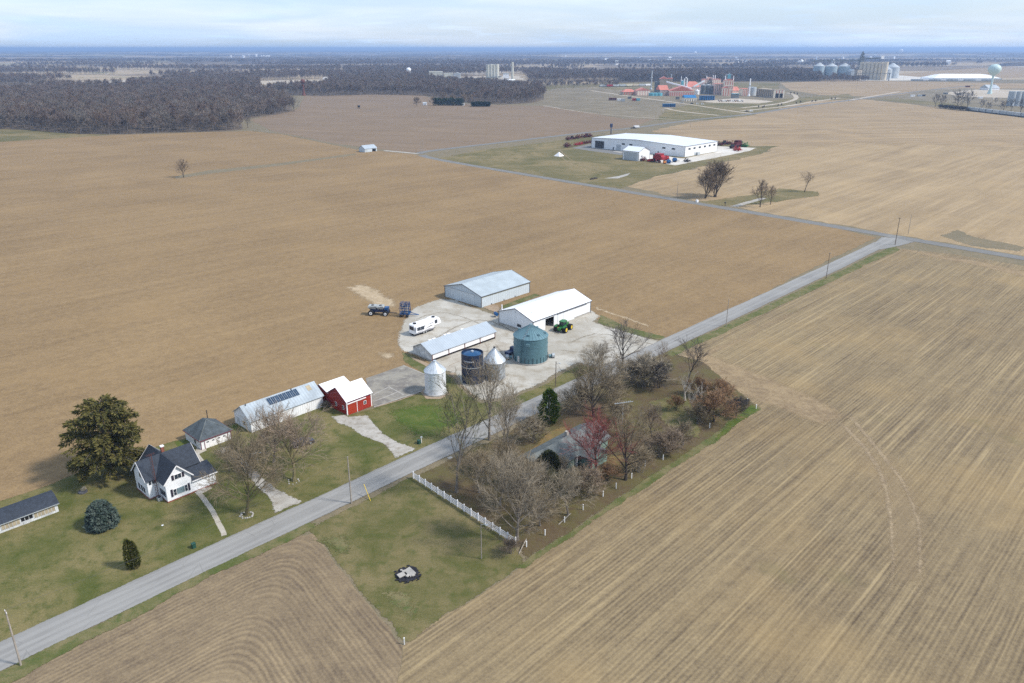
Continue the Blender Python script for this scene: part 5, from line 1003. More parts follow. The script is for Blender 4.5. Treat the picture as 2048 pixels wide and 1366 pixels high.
# white board fence
A_, B_ = G(827, 957), G(1031, 1090); n_ = 15; d_ = (B_ - A_) / n_; rz_ = math.atan2(d_.y, d_.x)
fe = E('board_fence', A_, rz_, 'white four-rail board fence between the mown lot and the tree lot', 'fence'); sp_ = d_.length
for i in range(n_ + 1): MB().box(-.09 + i * sp_, .09 + i * sp_, -.09, .09, 0, 1.62).build('post', WTRIM, fe)
for k in range(4):
    m = MB(); [m.box(i * sp_ + .02, (i + 1) * sp_ - .02, -.15, -.1, .32 + k * .33, .47 + k * .33) for i in range(n_)]; m.build('rail', WTRIM, fe)
# white marker posts along the field edge
mp_ = [(1512, 818, 'white marker post at the far corner of the tree lot'), (1494, 806, 'white marker post behind the bright grass strip'), (1419, 856, 'white marker post below the large rusty bush'), (1326, 920, 'white marker post by the purplish brush'), (1290, 932, 'thin white post right of the dark-trunked tree'), (1263, 957, 'white marker post at the foot of the dark-trunked tree'), (1232, 977, 'white marker post past the low end of the house'), (1206, 993, 'white marker post between brush and field midway'),
       (1166, 1020, 'white marker post nearest the brushy tree by the field'), (1129, 1045, 'white marker post holding a leaning rail'), (1090, 1071, 'white marker post beside the big fence-end tree'), (1053, 1094, 'white marker post just past the white fence end'), (809, 1289, 'lone white stake at the tip of the mown lot')]
for px, py, lb in mp_: m = MB(); m.box(-.07, .07, -.07, .07, 0, 1.15); m.box(-.09, .09, -.09, .09, 1.15, 1.2); tag(m.build('marker_post', STAKE, None, loc=G(px, py), rz=rnd.uniform(0, .6)), lb, 'post')
for (a, b, lb) in (((1117, 1050), (1141, 1034), 'pale fallen rail leaning on a marker post'), ((1038, 1108), (1053, 1085), 'pale fallen rail near the white fence end')):
    p, q = G(*a), G(*b); tag(MB().beam((p.x, p.y, .1), (q.x, q.y, .75), .1).build('fallen_rail', BK_PALE), lb, 'rail')
# fire pit
fp = E('fire_pit', G(815, 1150), .2, 'charred round fire pit heaped with pale slabs on the mown lot', 'fire pit'); R3 = random.Random(3); m = MB(); pts = []
for i in range(40): a = i / 40 * 6.283; r = 1.85 * (1 + .3 * mnoise.noise(Vector((math.cos(a) * 2, math.sin(a) * 2, 1)))); pts.append((r * math.cos(a), r * math.sin(a), LAYER[0] + .05))
m.poly(pts); m.build('ash_bed', ASH, fp); m = MB()
for i in range(90): a, r = R3.uniform(0, 6.28), R3.uniform(.2, 2.3); s = R3.uniform(.08, .25); m.box(r*math.cos(a) - s, r*math.cos(a) + s, r*math.sin(a) - s*.7, r*math.sin(a) + s*.7, .02, .06 + s * .8)
m.build('charcoal', ASH, fp)
for x, y, l, w, rz_, tl in ((.45, .15, 2.0, 1.1, -1.1, .2), (-1.0, -.35, 1.2, .9, .5, .12), (-.5, .5, .6, .5, .2, .1), (.0, -.7, .7, .45, 1.0, .2), (.9, -.8, .5, .4, .4, 0), (-.9, .9, .35, .3, 0, 0)):
    m = MB(Matrix.Translation((x, y, .38)) @ Matrix.Rotation(rz_, 4, 'Z') @ Matrix.Rotation(tl, 4, 'X')); m.box(-l/2, l/2, -w/2, w/2, 0, .14); m.build('slab', SLABM, fp)
def gbox(px, py, lb, mat_=GRNBOX): e = E('utility_box', G(px, py), AF, lb, 'utility box'); MB().box(-.3, .3, -.3, .3, 0, .9).build('cabinet', mat_, e); MB().box(-.34, .34, -.34, .34, .9, .97).build('lid', mat_, e)
gbox(388, 1096, 'small green utility box on the lawn near the road'); gbox(838, 888, 'small dark green box beside the driveway mouth')
m = MB(); m.box(-.06, .06, -.06, .06, 0, 1.3); mb_ = E('mailbox', G(843, 886), AF, 'small pale mailbox on a post beside the driveway mouth', 'mailbox'); m.build('post', STAKE, mb_); MB().box(-.25, .25, -.12, .12, 1.3, 1.55).build('box', STEEL, mb_)
wr = E('well_ring', G(166, 985), 0, 'dark concrete well cover on the lawn near the huge spruce', 'well cover'); MB().lathe([(0, .35), (.75, .35), (.85, .3), (.85, .02)], 20).build('ring', paint('dark_concrete', (.09, .09, .10), .8), wr); MB().box(-.3, .3, -.1, .9, .36, .8).build('pump_housing', TANBOARD, wr)
tag(MB().lathe([(0, .1), (.15, .09), (.25, .05), (.25, .02)], 12).build('drain_cover', RVW, None, loc=G(325, 1051)), 'small white cover lying in the front lawn grass', 'cover')
tag(MB().box(-.5, .5, -.35, .35, .02, .12).build('drain_slab', CONC, None, loc=G(900, 916), rz=AF), 'flat pale drain slab at the road edge by the tall roadside tree', 'slab')
# yellow guy-wire guard beside the road pole
p, q = G(741, 1002), G(735, 990); tag(MB().cyl((p.x, p.y, 0), (q.x - .6, q.y + .3, 2.2), .06, n=6).build('guy_guard', YEL), 'leaning yellow guy-wire guard in the verge beside the pole', 'guy guard')
# stones round the drive tree
for cx_, cy_, nn, lb in ((494, 1031, 16, 'pale stone ringing the trunk of the broad drive tree'), (587, 963, 9, 'pale stone at the foot of the yellow-mossy lawn tree')):
    c = G(cx_, cy_); R4 = random.Random(nn)
    for i in range(nn):
        a = i / nn * 6.28; r = R4.uniform(.9, 1.3); m = MB(); s = R4.uniform(.14, .26); m.lathe([(0, s * 1.1), (s * .7, s * .9), (s, s * .4), (s * .8, 0.0)], 7)
        tag(m.build('edging_stone', SLABM, None, loc=(c.x + r * math.cos(a), c.y + r * math.sin(a), .03), rz=a), lb, 'stone', 'stones round the foot of the tree at ' + ('the drive' if nn == 16 else 'the lawn'))
# basketball hoop
bh = E('basketball_hoop', G(508, 938), AF, 'basketball hoop on a pale pole beside the house drive', 'basketball hoop'); MB().cyl((0, 0, 0), (0, 0, 3.2), .06, n=8).build('pole', STEEL, bh); MB().box(-.9, .9, -.35, -.3, 2.9, 4.0).build('backboard', RVW, bh); MB().lathe([(.22, 3.05), (.25, 3.05), (.25, 3.08), (.22, 3.08)], 14, (0, -.6)).build('hoop', CRED, bh)
# wires
def wire(a, b, sag, lb):
    pts = [Vector(a).lerp(Vector(b), t / 14) - Vector((0, 0, sag * 4 * (t / 14) * (1 - t / 14))) for t in range(15)]; m = MB(); limb(m, pts, [.018] * 15, 4); tag(m.build('power_line', DSTEEL), lb, 'cable')
def top(px, pb, pt, k=0): p = G(px, pb); return (p.x + U.y * k, p.y - U.x * k, HT(px, pb, pt) - .1)
wire(top(42, 1331, 1222, -.4), top(703, 1007, 913), 1.3, 'overhead cable from the near left pole to the driveway pole'); wire(top(703, 1007, 913), top(1452, 653, 616), 3.0, 'overhead cable running from the driveway pole past the tree lot'); wire(top(703, 1007, 913), top(516, 926, 901), 1.2, 'service cable from the driveway pole towards the house drive')
wire(top(1111, 773, 723), (G(1160, 802).x, G(1160, 802).y, .2), .05, 'guy wire slanting down from the brown service pole')
# ---------------------------------------------------------------- woods
def wood_mesh(seed, H, spread, tm=WOODB, cm=WOODT, tw=.13, nl=11, n2=5, n3=5):
    T_, C_ = bare_tree(seed, H, spread, .26, .45, nl, n2, n3, 5, -.01, 1, tw, (.15, 1.1), thick=1.1, tl=.6, zc=.6)
    m = MB(); m.v = T_.v + C_.v; o = len(T_.v); m.f = T_.f + [tuple(i + o for i in f) for f in C_.f]; m.m = [0] * len(T_.f) + [1] * len(C_.f)
    return m.mesh('bare_tree', [tm, cm])
WT2 = barkm('russet_woodland_twigs', (.135, .095, .072), (.215, .155, .12), .4); WT3 = barkm('ashen_woodland_twigs', (.135, .115, .096), (.225, .195, .165), .4)
WM = [wood_mesh(51, 16, .36), wood_mesh(52, 17, .30, cm=WT2), wood_mesh(53, 15, .42, cm=WT3), wood_mesh(54, 17, .34)]
def inpoly(P, x, y):
    c = False; j = len(P) - 1
    for i in range(len(P)):
        if (P[i].y > y) != (P[j].y > y) and x < (P[j].x - P[i].x) * (y - P[i].y) / (P[j].y - P[i].y) + P[i].x: c = not c
        j = i
    return c
def scatter(pts, step, r, keep=1.0, gaps=0.0):
    P = [G(*p) for p in pts]; x0, x1 = min(p.x for p in P), max(p.x for p in P); y0, y1 = min(p.y for p in P), max(p.y for p in P); out = []; y = y0
    while y < y1:
        x = x0
        while x < x1:
            q = (x + r.uniform(-.45, .45) * step, y + r.uniform(-.45, .45) * step)
            if r.random() < keep and inpoly(P, *q) and mnoise.noise(Vector((q[0] / 90, q[1] / 90, 2))) > gaps - 1: out.append(q)
            x += step
        y += step
    return out
def instancer(name, pts, protos, smin, smax, seed, kind='stuff'):
    """a far-off wood that reads as one mass: real tree meshes set out on points"""
    me = bpy.data.meshes.new(name); me.from_pydata([(x, y, -.1) for x, y in pts], [], []); r = np.random.RandomState(seed); n = len(pts)
    me.attributes.new('s', 'FLOAT', 'POINT').data.foreach_set('value', r.uniform(smin, smax, n)); me.attributes.new('a', 'FLOAT', 'POINT').data.foreach_set('value', r.uniform(0, 6.28, n)); me.attributes.new('k', 'INT', 'POINT').data.foreach_set('value', r.randint(0, len(protos), n))
    o = bpy.data.objects.new(name, me); COL.objects.link(o); o['kind'] = kind
    ng = bpy.data.node_groups.new(name, 'GeometryNodeTree'); ng.interface.new_socket('Geometry', in_out='INPUT', socket_type='NodeSocketGeometry'); ng.interface.new_socket('Geometry', in_out='OUTPUT', socket_type='NodeSocketGeometry')
    N, L = ng.nodes, ng.links; gi, go = N.new('NodeGroupInput'), N.new('NodeGroupOutput'); jn = N.new('GeometryNodeJoinGeometry'); L.new(jn.outputs[0], go.inputs[0])
    def attr(nm, ty):
        a = N.new('GeometryNodeInputNamedAttribute'); a.data_type = ty; a.inputs[0].default_value = nm; return a.outputs[0]
    for i, ob in enumerate(protos):
        oi = N.new('GeometryNodeObjectInfo'); oi.inputs[0].default_value = ob; oi.inputs['As Instance'].default_value = True
        cmp_ = N.new('FunctionNodeCompare'); cmp_.data_type = 'INT'; cmp_.operation = 'EQUAL'; L.new(attr('k', 'INT'), [s for s in cmp_.inputs if s.type == 'INT'][0]); [s for s in cmp_.inputs if s.type == 'INT'][1].default_value = i
        ip = N.new('GeometryNodeInstanceOnPoints'); L.new(gi.outputs[0], ip.inputs['Points']); L.new(cmp_.outputs[0], ip.inputs['Selection']); L.new(oi.outputs['Geometry'], ip.inputs['Instance'])
        cx_ = N.new('ShaderNodeCombineXYZ'); L.new(attr('a', 'FLOAT'), cx_.inputs[2]); L.new(cx_.outputs[0], ip.inputs['Rotation']); L.new(attr('s', 'FLOAT'), ip.inputs['Scale']); L.new(ip.outputs[0], jn.inputs[0])
    md = o.modifiers.new('woods', 'NODES'); md.node_group = ng; return o
RW = random.Random(77)
WF = blotch('woodland_floor', ((.12, .092, .068), (.155, .12, .085), (.10, .08, .062)), .03, .15, 1)
W1 = [(-420,262),(-100,262),(0,258),(60,260),(100,264),(160,268),(232,269),(350,265),(440,263),(486,259),(478,240),(560,228),(586,222),(575,208),(520,192),(430,187),(250,191),(120,182),(60,190),(-100,190),(-420,190)]
W2 = [(530,189),(640,192),(760,189),(845,191),(900,198),(945,207),(1010,209),(1062,206),(1088,199),(1086,188),(1010,175),(930,170),(860,166),(780,166),(700,168),(640,178),(560,182)]
W3 = [(1240,166),(1300,164),(1380,164),(1500,163),(1642,163),(1642,152),(1560,147),(1400,149),(1240,154)]
W4 = [(1545,163.5),(1640,163.2),(1735,163),(1738,160),(1640,159.5),(1545,160.5)]
W5 = [(1040,178),(1240,175),(1240,168),(1040,170)]
for W_ in (W1, W2, W3): sheet('woodland_floor', W_, WF, 0, 2)
front1 = sorted(scatter(W1, 8.5, RW, .92), key=lambda q: q[1] + q[0] * .0)
# the trees one can tell apart stand along the near edge of each wood; each is an object of its own
def edge_of(pts, poly, depth):
    P = [G(*p) for p in poly]; return pts
def front_rank(q, pts_front):
    return min((q[0] - a.x) ** 2 + (q[1] - a.y) ** 2 for a in pts_front)
def fline(pp, n=14):
    P = [G(*p) for p in pp]; return [a.lerp(b, i / n) for a, b in zip(P, P[1:]) for i in range(n)]
F1 = fline([(-60,260),(0,258),(100,264),(160,268),(232,269),(350,265),(440,263),(486,259),(478,240),(560,228),(586,222)])
F2 = fline([(560,189),(640,192),(760,189),(845,191),(900,198),(945,207),(1010,209),(1062,206),(1088,199)])
F3 = fline([(1460,163),(1642,163)]); F4 = fline([(1545,163.5),(1640,163.2),(1735,163)])
p1 = sorted(front1, key=lambda q: front_rank(q, F1)); p2 = sorted(scatter(W2, 10, RW, .92), key=lambda q: front_rank(q, F2)); p3 = sorted(scatter(W3, 12, RW, .95), key=lambda q: front_rank(q, F3)); p4 = scatter(W4, 9, RW, .9); p5 = scatter(W5, 16, RW, .8)
protos = []
def singles(pts, label, group, s0, s1):
    for i, q in enumerate(pts):
        o = bpy.data.objects.new('bare_tree', WM[i % 4]); COL.objects.link(o); o.location = (q[0], q[1], 0); o.rotation_euler = (0, 0, RW.uniform(0, 6.28)); s = RW.uniform(s0, s1); o.scale = (s * RW.uniform(.9, 1.15), s, s)
        tag(o, label, 'tree', group)
        if len(protos) < 4: protos.append(o)
singles(p1[:120], 'grey bare tree in the front rows of the large wood at the tilled field', 'bare trees along the front of the large wood', .85, 1.3)
singles(p2[:75], 'grey bare tree in the front rows of the middle wood beyond the brown field', 'bare trees along the front of the middle wood', .8, 1.25)
singles(p4[:40], 'bare tree in the belt in front of the grain elevator', 'bare trees in the belt before the grain elevator', .6, .95)
instancer('woodland', p1[120:], protos, .85, 1.35, 1); instancer('woodland', p2[75:], protos, .8, 1.3, 2); instancer('woodland', p3, protos, 1.0, 1.5, 3); instancer('woodland', p4[40:] + p5, protos, .5, .9, 4)
# far belts of woodland up to the hills: patches between open ground
far_pts = []; CLEAR = [[G(*p) for p in q] for q in ([(60,168),(180,160),(345,157),(340,165),(232,177),(115,180)], [(475,164),(640,158),(685,161),(640,169),(540,174)], [(800,160),(900,152),(1045,148),(1060,166),(1000,171),(880,166)], [(1640,166),(1690,163),(1700,150),(1800,140),(1990,128),(2250,118),(2250,215),(1700,200)])]
y = 1480.0
while y < 5200:
    step = 11 + (y - 1480) * .0052; hw = y * .72 + 60; x = -hw
    while x < hw:
        qx, qy = x + RW.uniform(-.5, .5) * step, y + RW.uniform(-.5, .5) * step
        n_ = mnoise.noise(Vector((qx / 900, qy / 330, .7))) + .35 * mnoise.noise(Vector((qx / 150, qy / 120, 4.2)))
        py_ = 683 - F * (( (0 - CH) * CP + qy * SP) / (qy * CP + CH * SP)); px_ = 1024 + F * qx / (qy * CP + CH * SP)
        okk = n_ > (-.02 if qy < 2100 else .08) and not any(inpoly(P, qx, qy) for P in CLEAR)
        if okk and (px_ > 1100 and py_ > 166): okk = False
        if okk and py_ > 168 and px_ > -50 and (px_ > 520 or py_ > 185): okk = False
        if okk: far_pts.append((qx, qy))
        x += step
    y += step
print('far trees', len(far_pts), 'woods', len(p1), len(p2), len(p3), len(p4))
instancer('distant_woodland', far_pts, protos, .85, 1.45, 5)
# rolling wooded country from five kilometres out to the skyline
NR, NC = 150, 420; vs = []; wv = []
for i in range(NR):
    d = 4700 * (28000 / 4700) ** (i / (NR - 1))
    for j in range(NC):
        a = math.radians(-43 + 86 * j / (NC - 1)); x, y = d * math.sin(a), d * math.cos(a)
        n1 = mnoise.noise(Vector((x / 2200, y / 900, .7))) + .5 * mnoise.noise(Vector((x / 420, y / 380, 5))); hill = 22 * (mnoise.noise(Vector((x / 4200, y / 3000, 8))) + .25) * min(1, (d - 4700) / 4000)
        wd_ = max(0, min(1, (n1 - .02) * 7)); h = max(hill, -2) + wd_ * (13 + 7 * mnoise.noise(Vector((x / 60, y / 60, 1)))) + (0 * d)
        vs.append((x, y, h if i else -4)); wv.append(wd_)
fs = [(i*NC+j, i*NC+j+1, (i+1)*NC+j+1, (i+1)*NC+j) for i in range(NR - 1) for j in range(NC - 1)]
me = bpy.data.meshes.new('hills'); me.from_pydata(vs, [], fs); me.attributes.new('wood', 'FLOAT', 'POINT').data.foreach_set('value', wv)
t = NT('wooded_hills'); a = t.N.new('ShaderNodeAttribute'); a.attribute_name = 'wood'; n1 = t.noise(scale=.02, det=4, rough=.7); n2 = t.noise(scale=.0012, det=3)
c = t.mix(t.mix((.34, .26, .16), (.24, .20, .11), t.rng(n2, .45, .55)), t.mix((.05, .043, .04), (.115, .092, .078), t.rng(n1, .35, .65)), a.outputs['Fac']); me.materials.append(t.done(c, .97))
ho_ = bpy.data.objects.new('hills', me); COL.objects.link(ho_); ho_['kind'] = 'structure'
# ---------------------------------------------------------------- far-off places
def px2(px, pb): return G(px, pb)
def hgt(px, pb, pt): return HT(px, pb, pt)
def block(name, label, cat, px0, px1, pb, pt, depth, wm, rm, rz=0.0, roof='flat', peak=None, strips=None, group=None, wall_kw=None):
    """a building facing the valley road: front from px0 to px1 on row pb, up to row pt"""
    a, b = G(px0, pb), G(px1, pb); w = (b - a).length; h = hgt((px0 + px1) / 2, pb, pt); e = E(name, a, rz, label, cat, group); e['L'] = w; e['W'] = depth
    m = MB(); m.box(0, w, 0, depth, 0, h); m.build('wall', wm, e)
    pk = (hgt((px0 + px1) / 2, pb, peak) if peak else h + 2) - 0
    r = MB()
    if roof == 'flat': r.box(-.3, w + .3, -.3, depth + .3, h + .01, h + .6)
    elif roof == 'x': r.prism([(-.4, -.6, h - .1), (-.4, depth + .6, h - .1), (-.4, depth / 2, pk)], (w + .8, 0, 0))
    elif roof == 'y': r.prism([(-.6, -.4, h - .1), (w + .6, -.4, h - .1), (w / 2, -.4, pk)], (0, depth + .8, 0))
    elif roof == 'hip':
        q = [(-.6, -.6, h), (w + .6, -.6, h), (w + .6, depth + .6, h), (-.6, depth + .6, h)]; s, t_ = (w * .3, depth / 2, pk), (w * .7, depth / 2, pk); r.poly([q[0], q[1], t_, s]); r.poly([q[1], q[2], t_]); r.poly([q[2], q[3], s, t_]); r.poly([q[3], q[0], s])
    r.build('roof', rm, e)
    if strips:
        n, sm, hi = strips
        for i in range(n):
            x = w * (i + .3) / n; on(e, 'f', 'wall_strip', x, x + w / n * .38, .2, h * hi, sm, .25)
    return e
def stack(label, px, pb, pt, r, m_, name='smokestack', cat='chimney', taper=.75, ring=True):
    e = E(name, G(px, pb), 0, label, cat); h = hgt(px, pb, pt); MB().cyl((0, 0, 0), (0, 0, h), r, r * taper, 12).build('shaft', m_, e, True)
    MB().lathe([(r * 1.8, 0), (r * 1.8, h * .06), (r, h * .1)], 12).build('base', m_, e)
    if ring: MB().lathe([(r * taper * 1.0, h * .62), (r * 1.7, h * .62), (r * 1.7, h * .65), (r * taper, h * .65)], 12).build('platform', STEEL, e)
    return e
def tank(label, px, pb, pt, r, m_, rm=None, cone=.25, name='storage_tank', cat='tank', group=None, eave=None):
    e = E(name, G(px, pb), 0, label, cat, group); h = hgt(px, pb, eave or pt); hp = h + 2 * r * cone if not eave else hgt(px, pb, pt); MB().lathe([(r, 0), (r, h)], 22).build('shell', m_, e, True); MB().lathe([(r * 1.02, h - .1), (r * 1.02, h), (r * .1, hp), (0, hp)], 22).build('roof', rm or m_, e, True, ang=25); return e
# --- dealership
b = gable('dealership', 'large white steel dealership hall with low pale blue roof', 'hall', (1369,314.5), 49.9, 92.5, 8.3, 10.0, WHITE, WHITE, paint('pale_blue_roof', (.68, .71, .76), .45, .05, .05, ribs=(0, 2.5)), .4, DTRIM)
for y in (9, 18, 50, 57.5): on(b, 'l', 'window', y, y + 3.0, 5.0, 6.2, GLASS, .12)
for x in (5, 12.5, 20.5, 28.5, 36, 43.5): on(b, 'f', 'window', x, x + 3.0, 5.2, 6.5, GLASS, .12)
f = on(b, 'l', 'glass_front', 79, 88, .4, 6.2, GLASS, .3); [on(b, 'l', 'mullion', 79 + k * 3, 79.25 + k * 3, .4, 6.2, DTRIM, .4, f) for k in range(4)]; on(b, 'l', 'mullion', 79, 88, 3.2, 3.4, DTRIM, .4, f)
on(b, 'l', 'roller_door', 27, 43, .2, 6.2, WTRIM, .15); on(b, 'l', 'roller_door', 61.5, 66, .2, 4.8, FGREY, .15); on(b, 'l', 'door', 68.5, 69.6, .2, 2.4, DTRIM, .15); on(b, 'l', 'door', 24, 25.1, .2, 2.4, DTRIM, .15)
on(b, 'f', 'wall_unit', 17, 20.5, 0, 2.4, FGREY, 1.6); on(b, 'f', 'door', 14.5, 16, .1, 2.6, FGREY, .12)
b = gable('storage_shed', 'small white gabled shed standing before the big dealership hall', 'shed', (1277,322.4), 14.8, 14.5, 6.9, 9.6, WHITE, WHITE, paint('pale_blue_shed_roof', (.70, .73, .79), .45, .05, .05), .3, DTRIM, xy=G(1277,322.4))
# ridge of this shed runs the other way: turn it a quarter
b.rotation_euler = (0, 0, AF + math.pi / 2); b.location = G(1277,322.4) + U * 14.5; b['L'] = 14.8
on(b, 'r', 'vent', 6.6, 7.6, 5.6, 6.8, FGREY, .1); on(b, 'b', 'door_panel', 1.2, 13.5, .1, 6.0, FGREY, .1)
sg = E('road_sign', G(1222, 268), AF, 'tall dark two-part roadside sign behind the dealership hall', 'sign'); MB().box(-.5, .5, -.4, .4, 0, 6.5).build('pillar', DTRIM, sg); MB().box(-1.6, 1.6, -.5, .5, 6.5, 10).build('sign_box', NBLUE, sg)
ds = E('display_stand', G(1118, 312), AF, 'small white pyramid-shaped display stand on the dealership grass', 'stand'); MB().add([(-3, -3, 0), (3, -3, 0), (3, 3, 0), (-3, 3, 0), (0, 0, 3.2)], [(0, 1, 4), (1, 2, 4), (2, 3, 4), (3, 0, 4)]).build('cover', WTRIM, ds); MB().box(-.5, .5, -2.2, -1.2, .3, 1.5).build('opening', DTRIM, ds)
def implement(label, px, pb, s, m_, kind, rz, group=None):
    p = G(px, pb); R5 = random.Random(int(px * 7 + pb)); e = E({'combine': 'combine_harvester', 'tractor': 'farm_tractor', 'tool': 'tillage_tool', 'bale': 'round_baler'}[kind], p, rz, label, {'combine': 'combine', 'tractor': 'tractor', 'tool': 'implement', 'bale': 'implement'}[kind], group); e.scale = (s,) * 3
    if kind == 'combine':
        MB().prism([(-4, -1.5, 1.6), (2.6, -1.5, 1.3), (2.8, -1.5, 2.6), (1.2, -1.5, 3.9), (-2.6, -1.5, 4.1), (-4.2, -1.5, 3.0)], (0, 3, 0)).build('body', m_, e); MB().box(1.3, 3.0, -1.2, 1.2, 2.3, 4.1).build('cab', GLASS, e); MB().prism([(-2.4, -1.7, 4.0), (.9, -1.7, 4.0), (1.2, -2.0, 4.8), (-2.7, -2.0, 4.8)], (0, 3.6, 0)).build('grain_tank', m_, e); MB().prism([(3.0, -4, .3), (4.8, -4, .3), (4.2, -4, 1.4), (3.2, -4, 1.6)], (0, 8, 0)).build('header', m_, e)
        for x, r in ((1.6, 1.0), (-3, .7)):
            for y in (-1.9, 1.9): wheel(e, x, y, r, .7, m_)
        MB().beam((-1, 1.6, 4.0), (-4.5, 2.4, 4.4), .4).build('unloading_auger', m_, e)
    elif kind == 'tractor':
        MB().prism([(-.5, -.5, 1), (3, -.5, 1), (3, -.5, 2), (.6, -.5, 2.3), (-.5, -.5, 2.0)], (0, 1, 0)).build('hood', m_, e); MB().box(-1.6, .5, -.8, .8, 1.4, 3.1).build('cab', GLASS, e); MB().box(-1.8, .7, -.9, .9, 3.1, 3.35).build('cab_roof', m_, e)
        for x, r in ((-1.2, 1.0), (2.2, .8)):
            for y in (-1.2, 1.2): wheel(e, x, y, r, .55, m_)
    elif kind == 'tool':
        m = MB(); [m.beam((-2.5, y, .9), (2.5, y, .9), .25) for y in (-2.2, 0, 2.2)]; [m.beam((x, -2.6, .9), (x, 2.6, .9), .22) for x in (-2, 0, 2)]; [m.beam((-2, s_ * 2.4, .9), (R5.uniform(-1, 1), s_ * 1.6, 3.4), .25) for s_ in (-1, 1) for _ in range(3)]; m.build('frame', m_, e)
        m = MB(); [m.beam((R5.uniform(-2.5, 2.5), R5.uniform(-2.6, 2.6), 1.2), (R5.uniform(-2.5, 2.5), R5.uniform(-2.6, 2.6), R5.uniform(.2, 3.0)), .2) for _ in range(26)]; m.build('shank', m_, e); m = MB(); m.beam((2.5, -1, .8), (5, 0, .6), .2); m.beam((2.5, 1, .8), (5, 0, .6), .2); m.build('drawbar', m_, e)
        for y in (-1.5, 1.5): wheel(e, -1, y, .5, .35, DSTEEL)
    else:
        MB().cyl((0, -.9, 1.4), (0, .9, 1.4), 1.3, n=16).build('chamber', m_, e); MB().beam((1, 0, .8), (3.4, 0, .6), .25).build('drawbar', DSTEEL, e); [wheel(e, 0, y, .6, .4, DSTEEL) for y in (-1.3, 1.3)]
    return e
for a in (('bright red combine parked between the small shed and the big hall', 1316, 324, 1.35, CRED, 'combine', 2.2), ('small red baler beside the bright red combine', 1333, 320.5, 1.3, CRED, 'bale', .8), ('second dark tool beside the small white shed wall', 1287, 322, 1.1, DRED, 'tool', .4),
          ('navy implement at the corner of the dealer concrete', 1337, 327, 1.1, MBLUE, 'bale', .4), ('bright blue implement beside the navy one on the dealer concrete', 1349, 324, 1.2, MBLUE, 'bale', .3), ('low dark tillage tool at the concrete edge', 1374, 324, .9, DSTEEL, 'tool', .5), ('small orange implement in front of the red combine', 1329, 327.5, .8, paint('machine_orange', (.6, .2, .03), .4), 'bale', .5),
          ('dark red machine nearest the hall end wall', 1441, 291, 1.1, DRED, 'tool', .6), ('dark red machine, second out from the hall end wall', 1450, 289, 1.1, DRED, 'tractor', .3), ('dark red machine, third out from the hall end wall', 1459, 288.5, 1.1, DRED, 'tool', 1.2), ('dark red machine close to the dark green one', 1466, 297, 1.2, DRED, 'tractor', .2), ('red machine in front of the dark green one', 1475, 302, 1.2, CRED, 'tool', .6), ('dark red cabbed machine with pale roof by the green one', 1476, 294, 1.2, DRED, 'combine', .7), ('dark green folded machine at the end of the dealer concrete', 1489, 294, 1.3, JGREEN, 'tool', .9),
          ('dark machine alone at the yard corner before the hall', 1135, 294.5, 1.2, DRED, 'tool', .4), ('dark red machine, left of the pair by the county road', 1137, 280, 1.0, DRED, 'tool', .5), ('dark red machine, right of the pair by the county road', 1145, 278.5, 1.0, DRED, 'tractor', .5), ('single purple-red machine between pair and trio by the road', 1157, 277, 1.1, DRED, 'tool', .5),
          ('dark red machine, first of the trio by the county road', 1168, 275, 1.1, DRED, 'tool', .9), ('dark red machine, middle of the trio by the county road', 1174, 274.5, 1.1, DRED, 'tractor', .5), ('dark red machine, last of the trio by the county road', 1179, 274, 1.1, DRED, 'tool', .2)): implement(*a)
for i in range(9):
    px = 1152 + i * 4.9; implement('red tool in the row parked along the grey dealer yard' if i < 3 else 'dull red tool in the row parked along the grey dealer yard', px, 291 - i * .95, .75, CRED if i < 3 else DRED, 'tool', .6, 'tools parked in a row along the dealer yard')
car('dark pickup with pale trailer on the road behind the dealership', G(1267, 257), .2, DSTEEL, 6, 2, True, 'pickup', 'pickup_truck', True); m = E('flat_trailer', G(1273, 256.5), .25, 'pale loaded trailer behind the dark pickup on the road', 'trailer'); MB().box(-3.5, 3.5, -1.1, 1.1, .9, 1.1).build('deck', STEEL, m); MB().box(-3, 2.8, -1, 1, 1.1, 2.8).build('load', RVW, m); [wheel(m, x, y, .45, .3, STEEL) for x in (-1.5, -.5) for y in (-1, 1)]
rp = E('board_stack', G(1187, 358.5), AF, 'small heap of dark boards beside the county road', 'board stack'); m = MB(); [m.box(-3 + k * 1.4, -2 + k * 1.4, -.6, .6, .02, .8 + .2 * (k % 2)) for k in range(5)]; m.build('board', BK_DARK, rp)
bx = E('road_marker', G(1394, 404.5), AF, 'small white box beside the county road near the fan tree', 'box'); MB().box(-.7, .7, -.5, .5, 0, 1.3).build('cabinet', RVW, bx)
mb2 = E('mailbox', G(1450, 411), AF, 'small dark mailbox at the mouth of the field track', 'mailbox'); MB().box(-.1, .1, -.1, .1, 0, 1.2).build('post', DSTEEL, mb2); MB().box(-.4, .4, -.3, .3, 1.2, 1.9).build('box', DSTEEL, mb2)
